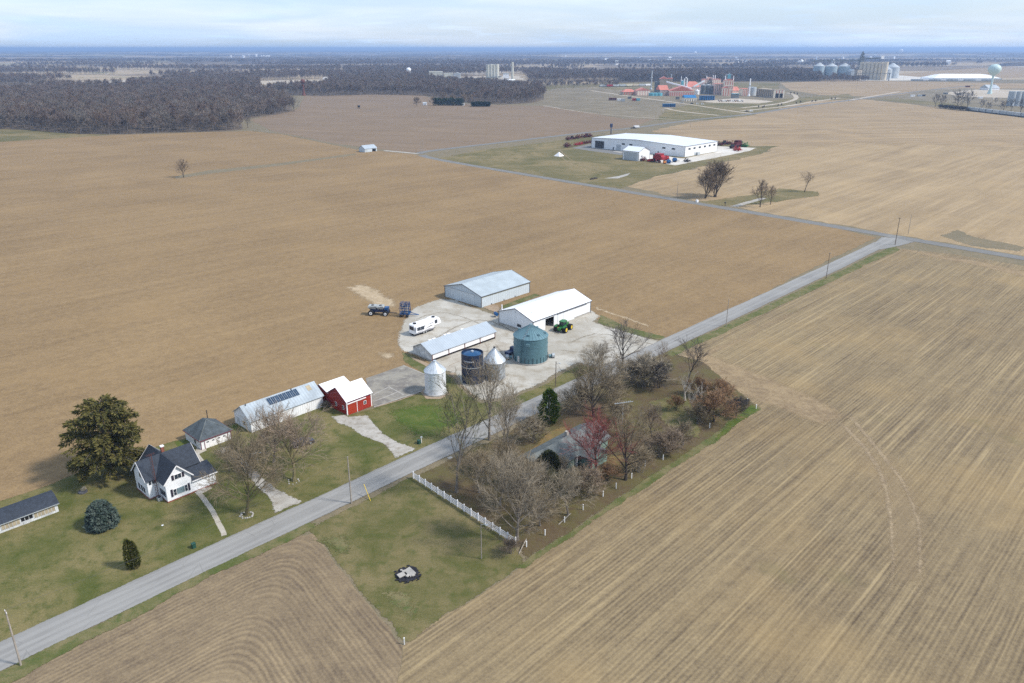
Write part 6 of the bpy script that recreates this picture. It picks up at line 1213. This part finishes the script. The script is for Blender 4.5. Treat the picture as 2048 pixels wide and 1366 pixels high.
# --- red and cream works
block('works_office', 'low red-roofed works block with hipped roof left of the cream gate block', 'works building', 1246, 1273, 190, 184, 26, TANW, FRED, .05, 'hip', 178.5, (5, FRED, .9))
block('works_office', 'cream and rose works block with tall panels beside the turquoise tanks', 'works building', 1274, 1300, 191, 181, 22, FPINK, FRED, .05, 'y', 176, (5, CREAM, .9))
e = block('boiler_house', 'tall tan boiler house with dark steel flank and red roofs', 'works building', 1318, 1334, 185, 158, 30, TANW, FRED, -.15, 'y', 153.5); MB().box(-9, -.3, 2, 22, 0, hgt(1318, 185, 164)).build('steel_annex', FDARK, e); ZB = hgt(1336, 185, 158); MB().box(e['L'] + .3, e['L'] + 9, 3, 20, 0, ZB).build('side_block', TANW, e); MB().box(e['L'] + .2, e['L'] + 9.5, 2, 21, ZB + .02, ZB + 1.5).build('side_roof', FRED, e)
for i, (px, pt, lb) in enumerate(((1332, 143, 'dark thin stack left in the group on the boiler house'), (1335.5, 142, 'dark thin stack, tallest in the group on the boiler house'), (1338, 144, 'dark thin stack right in the group on the boiler house'))): stack(lb, px, 181, pt, .9, FDARK, ring=False)
stack('pale grey stack with platform right of the dark stacks', 1341, 181, 148, 1.3, FGREY)
stack('tall pale stack with platforms left of the boiler house', 1302, 179.5, 141, 1.5, FGREY)
e = block('process_hall', 'broad rose hall with red roof and cream and red panels in the works', 'works building', 1338, 1387, 192, 182, 34, FPINK, FRED, -.12, 'y', 172.5, (11, FRED, .85)); on(e, 'f', 'wall_band', .5, e['L'] - .5, hgt(1360, 192, 182) - 1.8, hgt(1360, 192, 182) - .4, CREAM, .3)
e = block('works_wing', 'dark ribbed wing on the left of the broad rose hall', 'works building', 1319, 1337, 191, 180, 24, FDARK, FRED, .1, 'x', 171, (8, FPINK, .95))
def gallery(label, a, b, za, zb, w, m_, legs=True):
    p, q = Vector((*a.xy, za)), Vector((*b.xy, zb)); e = E('conveyor_gallery', p, 0, label, 'conveyor'); MB().beam((0, 0, 0), q - p, w, w).build('gallery', m_, e)
    if legs:
        for t in (.3, .65, .95): c = (q - p) * t; m = MB(); [m.beam((c.x + s * 1.2, c.y, c.z - w / 2), (c.x + s * 1.6, c.y, -p.z), .35) for s in (-1, 1)]; m.build('trestle', FGREY, e)
    return e
gallery('long white conveyor gallery sloping over the broad rose hall', G(1332, 188), G(1381, 192), hgt(1332, 188, 164), hgt(1381, 192, 177), 2.4, RVW); gallery('grey conveyor gallery rising to the steel process block', G(1385, 190), G(1406, 188), hgt(1385, 190, 174), hgt(1406, 188, 162), 2.2, FGREY)
for px, r, lb in ((1304, 6, 'turquoise low tank at the left of its group'), (1311, 6, 'turquoise low tank in the middle of its group'), (1318, 6, 'turquoise low tank at the right of its group')): tank(lb, px, 191.5, 186, r, TURQ, TURQ, .05)
tank('pale blue steel tower vessel behind the white gallery', 1363, 187, 161, 2.2, TURQ, FGREY, .2); stack('thin white stack behind the white gallery', 1360.5, 187, 153, .8, RVW, ring=False); m = MB(); c = G(1367, 187); limb(m, [Vector((c.x, c.y, 0)), Vector((c.x, c.y, 26)), Vector((c.x + 2.5, c.y, 29)), Vector((c.x + 5, c.y, 26)), Vector((c.x + 5, c.y, 6))], [1.1] * 5, 8); tag(m.build('duct', RVW), 'white bent duct pipe beside the pale blue vessel', 'duct')
block('works_hall', 'red-roofed hall behind the white gallery in the middle of the works', 'works building', 1371, 1404, 183, 174, 40, FPINK, FRED, .0, 'hip', 163.5, (8, CREAM, .9))
tank('pale round vessel on the steel frame beside the grey gallery', 1394, 189, 181, 4, RVW); stack('thin grey mast beside the grey gallery', 1398, 189, 168, .6, FGREY, ring=False)
e = block('process_block', 'rose process block with roof pipework above the dark green tanks', 'works building', 1406, 1440, 182, 159, 22, FPINK, FRED, .0, 'flat', None, (9, CREAM, .95)); R6 = random.Random(9)
m = MB(); [m.beam((R6.uniform(1, 26), -.6, R6.uniform(2, 28)), (R6.uniform(1, 26), -.6, R6.uniform(2, 28)), .45) for _ in range(24)]; m.build('pipework', FDARK, e); PH = hgt(1420, 182, 159); [MB().cyl((x, 4, PH), (x, 4, PH + 5 + x % 4), .9, n=8).build('roof_vent', RVW, e) for x in (6, 19, 23)]; MB().box(8, 17, 3, 14, PH + .5, PH + 4).build('roof_plant', FPINK, e)
for px, r, pt, lb in ((1406, 5.5, 170, 'dark green-grey vessel, left of the three by the process block'), (1415, 5.5, 170, 'dark green-grey vessel, middle of the three by the process block'), (1423, 5.5, 172, 'dark green-grey vessel, right of the three by the process block')): tank(lb, px, 188, pt, r, FDARK, FGREY, .1)
block('process_block', 'lower ribbed rose block between the dark vessels and the cream tower', 'works building', 1429, 1446, 189, 168, 20, FPINK, FRED, .0, 'flat', None, (5, FDARK, .95))
e = block('works_tower', 'tall cream works tower with red roof and steel headhouse', 'works building', 1447, 1465, 190, 161, 18, CREAM, FRED, -.1, 'y', 157.5, (4, FRED, .98)); [on(e, 'f', 'wall_band', .2, e['L'] - .2, z, z + 1.4, CREAM, .35) for z in (8, 16, 24)]
W_ = e['L']; zr = hgt(1456, 190, 159); m = MB(); [m.beam((W_ * x, 9, zr), (W_ * .5, 9, zr + 12), .6) for x in (.2, .8, .5)]; m.beam((W_ * .1, 9, zr + 8), (W_ * .9, 9, zr + 8), .8); m.beam((W_ * -.1, 9, zr + 4), (W_ * .5, 9, zr + 10), .6); m.build('headhouse_frame', FGREY, e); MB().box(W_ * .35, W_ * .65, 6, 12, zr - 1, zr + 8).build('headhouse', TURQ, e); [MB().cyl((W_ * x, 4, zr - 3), (W_ * x, 4, zr + 6), .8, n=8).build('roof_vent', RVW, e) for x in (.08, .95)]
block('works_annex', 'cream and red two-storey annex at the foot of the cream tower', 'works building', 1444, 1458, 192, 176, 10, CREAM, FRED, -.1, 'y', 173, (3, FRED, .9))
block('works_hall', 'bright red-roofed low hall right of the cream tower', 'works building', 1464, 1479, 189, 181, 26, FPINK, FRED, .1, 'x', 174)
block('works_hall', 'cream low hall with red ribs behind the white-based stack', 'works building', 1484, 1497, 192, 178, 24, CREAM, FRED, .0, 'flat', None, (4, FRED, .95))
stack('white stack with wide foot in front of the silver silo', 1497.5, 192.5, 157, 1.4, RVW); tank('broad silver silo between white stack and long grey hall', 1503, 191, 174.5, 7.5, FGREY, FGREY, .05)
e = block('loading_hall', 'long grey ribbed loading hall with cream and rose end and two dark doors', 'works building', 1546, 1567, 196, 179.5, 14, CREAM, TANW, -.1, 'flat', None, None); w_ = e['L']; [on(e, 'f', 'door', w_ * a, w_ * (a + .3), .2, 7.5, BLACKP, .2) for a in (.2, .58)]; [on(e, 'f', 'wall_strip', w_ * a, w_ * a + 1.2, 8, 13, FRED, .2) for a in (.25, .5, .75)]
a_, b_ = G(1546, 196), G(1512, 192.5); L_ = (b_ - a_).length; fl = MB(); fl.box(0, L_, 0, 16, 0, 13.5); rz_ = math.atan2(b_.y - a_.y, b_.x - a_.x); lo = fl.build('long_wing', TANW, e); lo.rotation_euler = (0, 0, rz_ + .1); lo.scale = (1, -1, 1)
m = MB(); [m.box(L_ * (k + .3) / 9, L_ * (k + .65) / 9, -.3, .0, .3, 12.8) for k in range(9)]; q_ = m.build('rib', FDARK, e); q_.rotation_euler = lo.rotation_euler; q_.scale = (1, -1, 1); [0]
for v__ in q_.data.vertices: v__.co.y = -v__.co.y
q_.location = (0, 0, 0); q_.data.transform(Matrix.Translation((0, -.0, 0)))
block('works_office', 'small cream office with blue roof in front of the works', 'office', 1369, 1393, 202.5, 195.5, 16, CREAM, FBLUE, .1, 'x', 190.5, (5, FDARK, .6))
block('works_store', 'deep blue boxy store beside the cream office', 'store', 1402, 1429, 200.5, 192.5, 14, FBLUE, NBLUE, .02, 'flat', None, (6, NBLUE, .9)); block('canopy', 'small pale blue flat canopy over the works car park', 'canopy', 1464, 1478, 197, 188, 8, FDARK, TURQ, 0, 'flat')
for i in range(5): e = block('container', 'bright blue container in the row on the near works yard', 'container', 1325.5 + i * 5.2, 1330.1 + i * 5.2, 214, 208.5, 3.4, FBLUE, FBLUE, .02, 'flat', None, (3, NBLUE, .95), group='blue containers in a row on the works yard')
for px, pb, mm, lb in ((1218, 201, DRED, 'dull red trailer, left one on the pale works yard'), (1226, 201, DRED, 'dull red trailer, right one on the pale works yard'), (1265, 202, CRED, 'red container beside the turquoise one'), (1273, 202, TURQ, 'turquoise container beside the red one'), (1235, 202.5, RVW, 'white trailer behind the dull red trailers'), (1243, 203, FGREY, 'grey trailer at the end of the trailer group'), (1256, 198, FDARK, 'dark flat trailer below the rose gate block'), (1352, 199, FDARK, 'dark machine shed roof in front of the rose hall')):
    block('container', lb, 'container', px, px + 7, pb, pb - 4.5, 3.2, mm, mm, .05, 'flat', None, (3, FDARK, .5))

SPc = [NBLUE, DSTEEL, RVW, FGREY, DRED, BLACKP, STEEL]
for i in range(22):
    row = i // 11; px = 1437 + (i % 11) * 4.6 + row * 2; q = G(px, 201.5 + row * 1.8); car('small parked car in the works car park rows', (q.x, q.y), 1.4 + RW.uniform(-.1, .1), SPc[i % 7], 4.5, 1.5, False, fine=False, group='cars in the works car park')
for px, pb, mm, lb in ((1364, 206.5, FGREY, 'grey car on the lane below the cream office'), (1384, 208, DSTEEL, 'dark car on the lane right of the cream office'), (1395, 208.5, RVW, 'white car on the lane, left of two'), (1405, 209, RVW, 'white car on the lane, right of two'), (1493, 223.5, DSTEEL, 'dark pickup on the road verge below the works'), (1502, 223, RVW, 'white car behind the dark pickup below the works')): q = G(px, pb); car(lb, (q.x, q.y), .1, mm, 5, 1.9, 'pickup' in lb, fine=False)
# --- rail cars
def railcar(label, p, rz, m_, group): 
    e = E('hopper_wagon', p, rz, label, 'rail wagon', group); m = MB(); m.prism([(-8, -1.5, 2.2), (-6.5, -1.5, 1.2), (6.5, -1.5, 1.2), (8, -1.5, 2.2), (8, -1.5, 4.4), (7.6, -1.5, 4.9), (-7.6, -1.5, 4.9), (-8, -1.5, 4.4)], (0, 3, 0)); m.build('body', m_, e); MB().box(-8.6, 8.6, -.9, .9, .3, 1.15).build('bogie', BLACKP, e)
RC = [FGREY, CRED, STEEL, FGREY, paint('cream_wagon', (.6, .55, .42), .6), paint('tan_wagon', (.5, .43, .33), .6), FGREY, RVW]
def train(a, b, n, cols, label, group):
    A, B = G(*a), G(*b); d = B - A; rz = math.atan2(d.y, d.x)
    for i in range(n): q = A.lerp(B, (i + .5) / n); railcar(label(i), q, rz, cols[i % len(cols)], group)
NM = ['grey', 'red', 'steel-coloured', 'pale grey', 'cream', 'tan', 'light grey', 'white']
train((1199, 174), (1303, 172), 8, RC, lambda i: NM[i] + ' hopper wagon in the train behind the works stack', 'hopper wagons behind the works')
train((1822, 161.8), (1985, 162.5), 14, [FGREY, STEEL, RVW], lambda i: 'pale hopper wagon in the train before the white tarpaulin heap', 'pale wagons before the tarpaulin heap')
train((1934, 221), (2090, 239.5), 11, [FGREY, STEEL, FGREY], lambda i: 'grey hopper wagon in the train near the silver silos', 'grey wagons near the silver silos')
# --- grain elevator
GE = 158.0
for i, (px, eav, pk, r) in enumerate(((1635, 132, 125, 15), (1660, 132.5, 126.5, 16), (1686, 132.5, 126, 16))): tank(('left', 'middle', 'right')[i] + ' steel grain bin of three under the long conveyor at the elevator', px, GE, pk, r, paint('far_bin_steel', (.34, .42, .46), .5, .1, .1), FGREY, eave=eav, name='grain_bin', cat='grain bin')
for i, (px, pb, eav, pk, r) in enumerate(((1771, 158, 139, 133, 14), (1782, 156.5, 134.5, 126, 19))): tank(('lower', 'taller')[i] + ' steel bin at the right end of the concrete silos', px, pb, pk, r, FGREY, FGREY, eave=eav, name='grain_bin', cat='grain bin')
for i in range(7): e = tank('cream concrete silo in the row at the grain elevator', 1719 + i * 7.6, 158.6 + i * .25, 124.5, 5.1, SILOC, SILOC, .01, 'concrete_silo', 'silo', 'concrete silos in a row at the elevator') if i < 6 else tank('thickest pale concrete silo at the right end of the row', 1766.5, 160.2, 123.6, 7.0, SILOC, SILOC, .01, 'concrete_silo', 'silo')
def lattice(label, px, pb, pt, w, m_):
    p = G(px, pb); h = hgt(px, pb, pt); e = E('leg_tower', p, 0, label, 'tower'); m = MB(); [m.beam((sx * w, sy * w, 0), (sx * w * .6, sy * w * .6, h), 1.2) for sx in (-1, 1) for sy in (-1, 1)]; n = int(h / 7)
    for k in range(n): z0, z1 = h * k / n, h * (k + 1) / n; m.beam((-w, -w, z0), (w * .9, -w * .9, z1), .8); m.beam((-w, w, z0), (w * .9, w * .9, z1), .8); m.beam((-w, -w, z1), (w, -w, z1), .8)
    m.build('frame', m_, e); return e, h
e, h_ = lattice('dark lattice elevator tower above the concrete silos', 1718, 158.5, 107, 5, FDARK); MB().box(-5, 5, -5, 5, h_ - 22, h_ - 9).build('headhouse', FDARK, e); MB().box(-2, 2, -2, 2, h_ - 9, h_ + 5).build('distributor', FDARK, e)
gallery('long dark conveyor over the three steel bins', G(1620, GE), G(1716, GE), hgt(1620, GE, 122), hgt(1716, GE, 121), 3.6, FDARK); gallery('dark conveyor from the tower to the white headhouse', G(1722, 158), G(1758, 158.5), hgt(1722, 158, 117), hgt(1758, 158, 116), 3.4, FDARK, False)
e = E('headhouse', G(1758, 159), 0, 'small white headhouse perched above the concrete silos', 'headhouse'); z0 = hgt(1758, 159, 118); MB().box(-3.5, 3.5, -3, 3, z0, z0 + 8).build('cabin', RVW, e); m = MB(); zt = hgt(1758, 159, 124.5); [m.beam((s * 9, 0, zt), (s * 2.5, 0, z0), 1.3) for s in (-1, 1)]; m.build('strut', FDARK, e)
block('elevator_office', 'small gabled steel shed between steel bins and concrete silos', 'shed', 1700, 1710, 159, 143, 18, FGREY, STEEL, .2, 'y', 138); block('elevator_office', 'slim tan block against the left of the concrete silos', 'works building', 1712, 1722, 160, 139, 16, TANW, FDARK, 0, 'flat', None, (3, CREAM, .95)); gallery('thin dark pipe rack across the front of the concrete silos', G(1706, 161.5), G(1778, 161.5), 18, 18, 1.0, FDARK)
e = E('leg_tower', G(1777, 162), 0, 'dark slim post tower in front of the right steel bins', 'tower'); MB().box(-.8, .8, -.8, .8, 0, 20).build('column', FDARK, e); MB().box(-3, 3, -.6, .6, 19, 20.5).build('crosshead', FDARK, e)
for px, mm, lb in ((1772, FBLUE, 'blue truck on the pale elevator yard'), (1779, RVW, 'white truck on the pale elevator yard'), (1741, RVW, 'white car before the concrete silos')): q = G(px, 159.8); car(lb, (q.x, q.y), .1, mm, 8, 3.2, True, 'truck', 'truck', False)
# --- white tarpaulin heap
e = E('tarpaulin_heap', G(1920, 158), -.03, 'huge white tarpaulin-covered grain heap beyond the train', 'tarpaulin heap'); L_ = (G(1986, 158) - G(1852, 158)).length / 2; m = MB(); rows = [(1.0, 0, 1), (.97, 3.5, 1), (.70, 12, .3), (.55, 13.5, .12)]; vs = []
for k, h, d in rows: vs += [(-L_ * k, -38 * d, h), (L_ * k, -38 * d, h), (L_ * k, 38 * d, h), (-L_ * k, 38 * d, h)]
fs = [(r_ * 4 + i, r_ * 4 + (i + 1) % 4, r_ * 4 + 4 + (i + 1) % 4, r_ * 4 + 4 + i) for r_ in range(3) for i in range(4)] + [(12, 13, 14, 15)]; m.add(vs, fs); m.build('tarpaulin', TARP, e); MB().box(-L_ - .5, L_ + .5, -39, -38.4, 0, 3).build('bunker_wall', FGREY, e)
# --- water towers
e = E('water_tower', G(1979, 188), 0, 'pale green single-pillar water tower above the silver silos', 'water tower'); H_ = hgt(1979, 188, 128); s_ = SC(188); R_w = 11.8 * s_
MB().lathe([(4.6 * s_, 0), (4.2 * s_, 2.5), (2.2 * s_, 9), (1.75 * s_, 14), (1.75 * s_, H_ - 2.1 * R_w), (2.4 * s_, H_ - 1.85 * R_w)], 24).build('pillar', PALEG, e, True, ang=60)
MB().lathe([(2.4 * s_, H_ - 1.88 * R_w)] + [(R_w * math.cos(t), H_ - R_w * .82 + R_w * .82 * math.sin(t) - (R_w * .15 * (-math.sin(t)) ** 3 if t < 0 else 0)) for t in [math.radians(-68 + 158 * k / 16) for k in range(17)]], 32).build('tank', PALEG, e, True, ang=60)
e = E('water_tower', G(608, 191), 0, 'rusty red water tower with small round tank above the woods', 'water tower'); H_ = hgt(608, 191, 158); MB().lathe([(4, 0), (2.2, 5), (1.6, 10), (1.6, H_ - 7)], 16).build('pillar', RUST, e, True); MB().lathe([(1.6, H_ - 7.2)] + [(4.3 * math.cos(t), H_ - 4.1 + 4.1 * math.sin(t)) for t in [math.radians(-65 + 155 * k / 10) for k in range(11)]], 20).build('tank', RUST, e, True)
def legtower(label, px, pb, pt, r):
    e = E('water_tower', G(px, pb), 0, label, 'water tower'); h = hgt(px, pb, pt); m = MB(); [m.beam((sx * r * 1.1, sy * r * 1.1, 0), (sx * r * .7, sy * r * .7, h - 2 * r), r * .16) for sx in (-1, 1) for sy in (-1, 1)]; m.build('leg_frame', STEEL, e); MB().lathe([(0, h - 2.2 * r)] + [(r * math.cos(t), h - r + r * math.sin(t) * (1.05 if t < 0 else .8)) for t in [math.radians(-70 + 160 * k / 10) for k in range(11)]], 20).build('tank', RVW, e, True)
legtower('white four-legged water tower left of the beige silos', 818, 156, 134, 7); legtower('tiny white water tower on the right skyline', 1801, 108, 97, 30); legtower('white water tower on the skyline left of the grain elevator', 1390, 109, 102, 22)
# --- cement works
CB = 165.0
for i, px in enumerate((976.5, 982.5, 988.5, 994)): tank(('first', 'second', 'third', 'fourth')[i] + ' beige cement silo counting from the left', px, CB, 128.5 if i % 2 else 129.5, 5.6, SILOB, SILOB, .03, 'cement_silo', 'silo')
stack('tall beige chimney with dark top at the cement works', 1025, CB, 124, 3.4, SILOB, taper=.8, ring=False); e = block('cement_building', 'white cement works block between the beige silos and chimney', 'works building', 1006, 1018, 164.5, 148, 16, RVW, FGREY, 0, 'y', 146); block('cement_building', 'low white sheds at the foot of the beige chimney', 'works building', 990, 1030, 166, 160.5, 14, SILOB, RVW, 0, 'x', 158.5, (9, FDARK, .6))
block('cement_building', 'pale beige long hall left of the cement works', 'works building', 859, 886, 163, 144, 40, SILOB, FARWHITE and SILOB, .1, 'flat'); block('cement_building', 'second lower beige hall beside the pale long hall', 'works building', 888, 906, 163.5, 147, 30, SILOB, SILOB, .1, 'flat'); block('cement_building', 'grey steel hoppers house between beige halls and silos', 'works building', 907, 921, 164, 147.5, 14, FGREY, FGREY, 0, 'y', 145)
gallery('dark conveyor bridge before the beige cement silos', G(942, 166), G(1003, 165), 10, 14, 2.5, FDARK); block('cement_building', 'white shed on the quarry ground behind the rusty tower', 'shed', 646, 656, 165, 156.5, 18, RVW, RVW, .2, 'y', 154.5)
# --- by the pale water tower
b = block('depot', 'white depot with dark blue roof half beside the pale water tower', 'depot', 1976, 2000, 180.5, 176, 26, RVW, FGREY, .1, 'x', 170); MB().prism([(12, 12.5, 5.5), (30, 12.5, 5.5), (30, 27, 5.4), (21, 14, 11.5)], (0, .6, .3)).build('dark_roof', NBLUE, b)
for i, px in enumerate((2020, 2031, 2044, 2056)): tank('silver silo in the row behind the right-hand trees', px, 212, 182.5, 5.2, FGREY, FGREY, .02, 'steel_silo', 'silo', 'silver silos behind the trees')
for px, pb, lb, mm in ((1822, 193.2, 'white truck on the works yard right of the far lanes', RVW), (1836, 193, 'grey trailer on the works yard by the far lanes', FGREY), (1843, 192.5, 'dark car on the works yard by the far lanes', DSTEEL), (1932, 174.5, 'dull red truck on the far lane', DRED), (1888, 188.5, 'dark trailer rig behind the track trees', FDARK), (1915, 190, 'dark long trailer behind the tallest track tree', FDARK), (1958, 197, 'white trailer on the pale yard under the water tower', RVW), (1986, 199, 'cream trailer on the pale yard under the water tower', CREAM)):
    block('trailer', lb, 'trailer', px, px + 8, pb, pb - 2.6, 3, mm, mm, .05, 'flat')
KT = Kind(bare_tree(61, 12, .36, .25, .25, 9, 5, 5, 3, 0, 1, .10, (.35, .9)), BK_DARK, TW_DARK)
for px, pb, pt, lb, w in ((1871, 213, 186, 'bare tree standing first along the tracks beyond the field', .9), (1884, 215, 188, 'second bare tree along the tracks beyond the field', .8), (1915, 218, 178, 'tallest bare tree along the tracks', 1.0), (1935, 216, 180, 'leaning bare tree right of the tallest track tree', 1.0), (1963, 218, 198, 'small bare tree before the pale works yard', .9), (1976, 221, 203, 'small bushy tree left of the silver silos', 1.1), (1990, 208, 194, 'slim bare tree under the water tower foot', .8), (2006, 222, 200, 'spreading bare tree in front of the silver silos', 1.3), (2022, 222, 196, 'upright bare tree directly before the silver silos', .8), (2040, 226, 196, 'bare tree at the far right of the track row', 1.0)):
    T(KT, px, pb, pt, lb, w, None, 12)
for i in range(16): T(K_sd, 1880 + i * 3.4, 216.5 + i * .35, 209 + RW.uniform(-1, 1) + i * .3, 'dark low scrub along the railway embankment', 1.6, RW.uniform(0, 6), 5, cat='shrub', group='scrub along the railway embankment')
# --- farmstead hedges beyond the brown field
for x0, x1, pb, pt, lb in ((868, 926, 211, 194, 'dark evergreen hedge left of the farmstead trees'), (944, 980, 213, 202.5, 'shorter dark evergreen hedge right of the farmstead trees')):
    m = MB(); RH = random.Random(x0); a, b2 = G(x0, pb), G(x1, pb); hh = hgt(x0, pb, pt)
    for k in range(2600):
        t = RH.random(); top_ = hh * (.78 + .25 * mnoise.noise(Vector((t * 9, x0, 0)))); z = RH.random() ** .8 * top_; wd_ = 5 * (1 - .6 * z / hh); p = a.lerp(b2, t) + Vector((RH.uniform(-1, 1), RH.uniform(-wd_, wd_), z)); blades(m, RH, p, Vector((RH.gauss(0, .5), RH.gauss(0, .5), RH.uniform(0, 1))).normalized(), 2.2, 1.1)
    tag(m.build('hedge', HEDGEM), lb, 'hedge')
KF = Kind(bare_tree(62, 10, .5, .25, .14, 11, 6, 6, 3, 0, 1, .12, (.3, 1.1)), BK_DARK, TW_PURP)
for px, pb, pt, lb, w in ((834, 212, 194, 'round bare tree apart at the left of the farmstead', 1.0), (866, 211, 192, 'bare tree before the left hedge end', .9), (888, 206, 184, 'largest bare tree above the left hedge', 1.0), (928, 210, 188, 'bare tree between the two dark hedges', 1.0), (942, 210, 190, 'second bare tree between the two dark hedges', .9), (905, 204, 188, 'bare tree behind the left hedge', .9)): T(KF, px, pb, pt, lb, w, None, 10)
block('cottage', 'tiny white cottage beside the farmstead trees', 'house', 846, 853, 210.5, 206.5, 7, RVW, FGREY, 0, 'x', 204.5); block('cottage', 'tiny pale shed between the two hedges', 'shed', 924, 929, 211, 207.5, 5, RVW, RVW, 0, 'flat')
e = E('deer_stand', G(718, 217.5), 0, 'tiny dark hunting box alone in the brown field', 'hunting box'); MB().box(-1.5, 1.5, -1.5, 1.5, 2, 4.6).build('cabin', BLACKP, e); m = MB(); [m.beam((x, y, 0), (x * .9, y * .9, 2), .2) for x in (-1.3, 1.3) for y in (-1.3, 1.3)]; m.build('leg_frame', DSTEEL, e)
# --- saplings on the works verge
for i, (px, pb) in enumerate(((1517, 216), (1525, 217), (1528, 215.5), (1556, 213.5), (1563, 211.5), (1592, 208.5), (1601, 206.5), (1624, 205), (1631, 204), (1663, 200), (1670, 199.5), (1581, 188.5), (1588, 189), (1594, 190))): T(K_sd, px, pb, pb - 5, 'small dark evergreen sapling on the works verge', .7, None, 5, cat='shrub', group='saplings on the works verge')
# --- houses of the far town
RT = random.Random(12)
for i in range(44):
    px = RT.choice((RT.uniform(1500, 1700), RT.uniform(1700, 1900), RT.uniform(460, 560), RT.uniform(1050, 1500), RT.uniform(1200, 1640))); pb = RT.uniform(113, 131) if px > 1000 else RT.uniform(112, 116); sc_ = SC(pb); w = RT.uniform(9, 22) * (1.5 if pb < 118 else 1)
    e = E('far_house', G(px, pb), RT.uniform(0, 3), 'white house far off on the wooded plain', 'house', 'houses scattered over the far plain'); MB().box(-w / 2, w / 2, -6, 6, 0, 17).build('wall', RVW, e); MB().prism([(-w / 2 - 1, -7, 17), (-w / 2 - 1, 7, 17), (-w / 2 - 1, 0, 22)], (w + 2, 0, 0)).build('roof', RT.choice((FGREY, RVW, FDARK)), e)
# ---------------------------------------------------------------- air
hz = MB().box(-20000, 20000, -1500, 30000, -1.2, 104)
hm = bpy.data.materials.new('haze_air'); hm.use_nodes = True; hn = hm.node_tree; hn.nodes.clear()
ho = hn.nodes.new('ShaderNodeOutputMaterial'); hv = hn.nodes.new('ShaderNodeVolumePrincipled'); hn.links.new(hv.outputs[0], ho.inputs['Volume'])
hv.inputs['Color'].default_value = (.45, .65, 1.0, 1); hv.inputs['Density'].default_value = .00011; hv.inputs['Anisotropy'].default_value = .2
hzo = hz.build('haze', hm); hzo['kind'] = 'stuff'
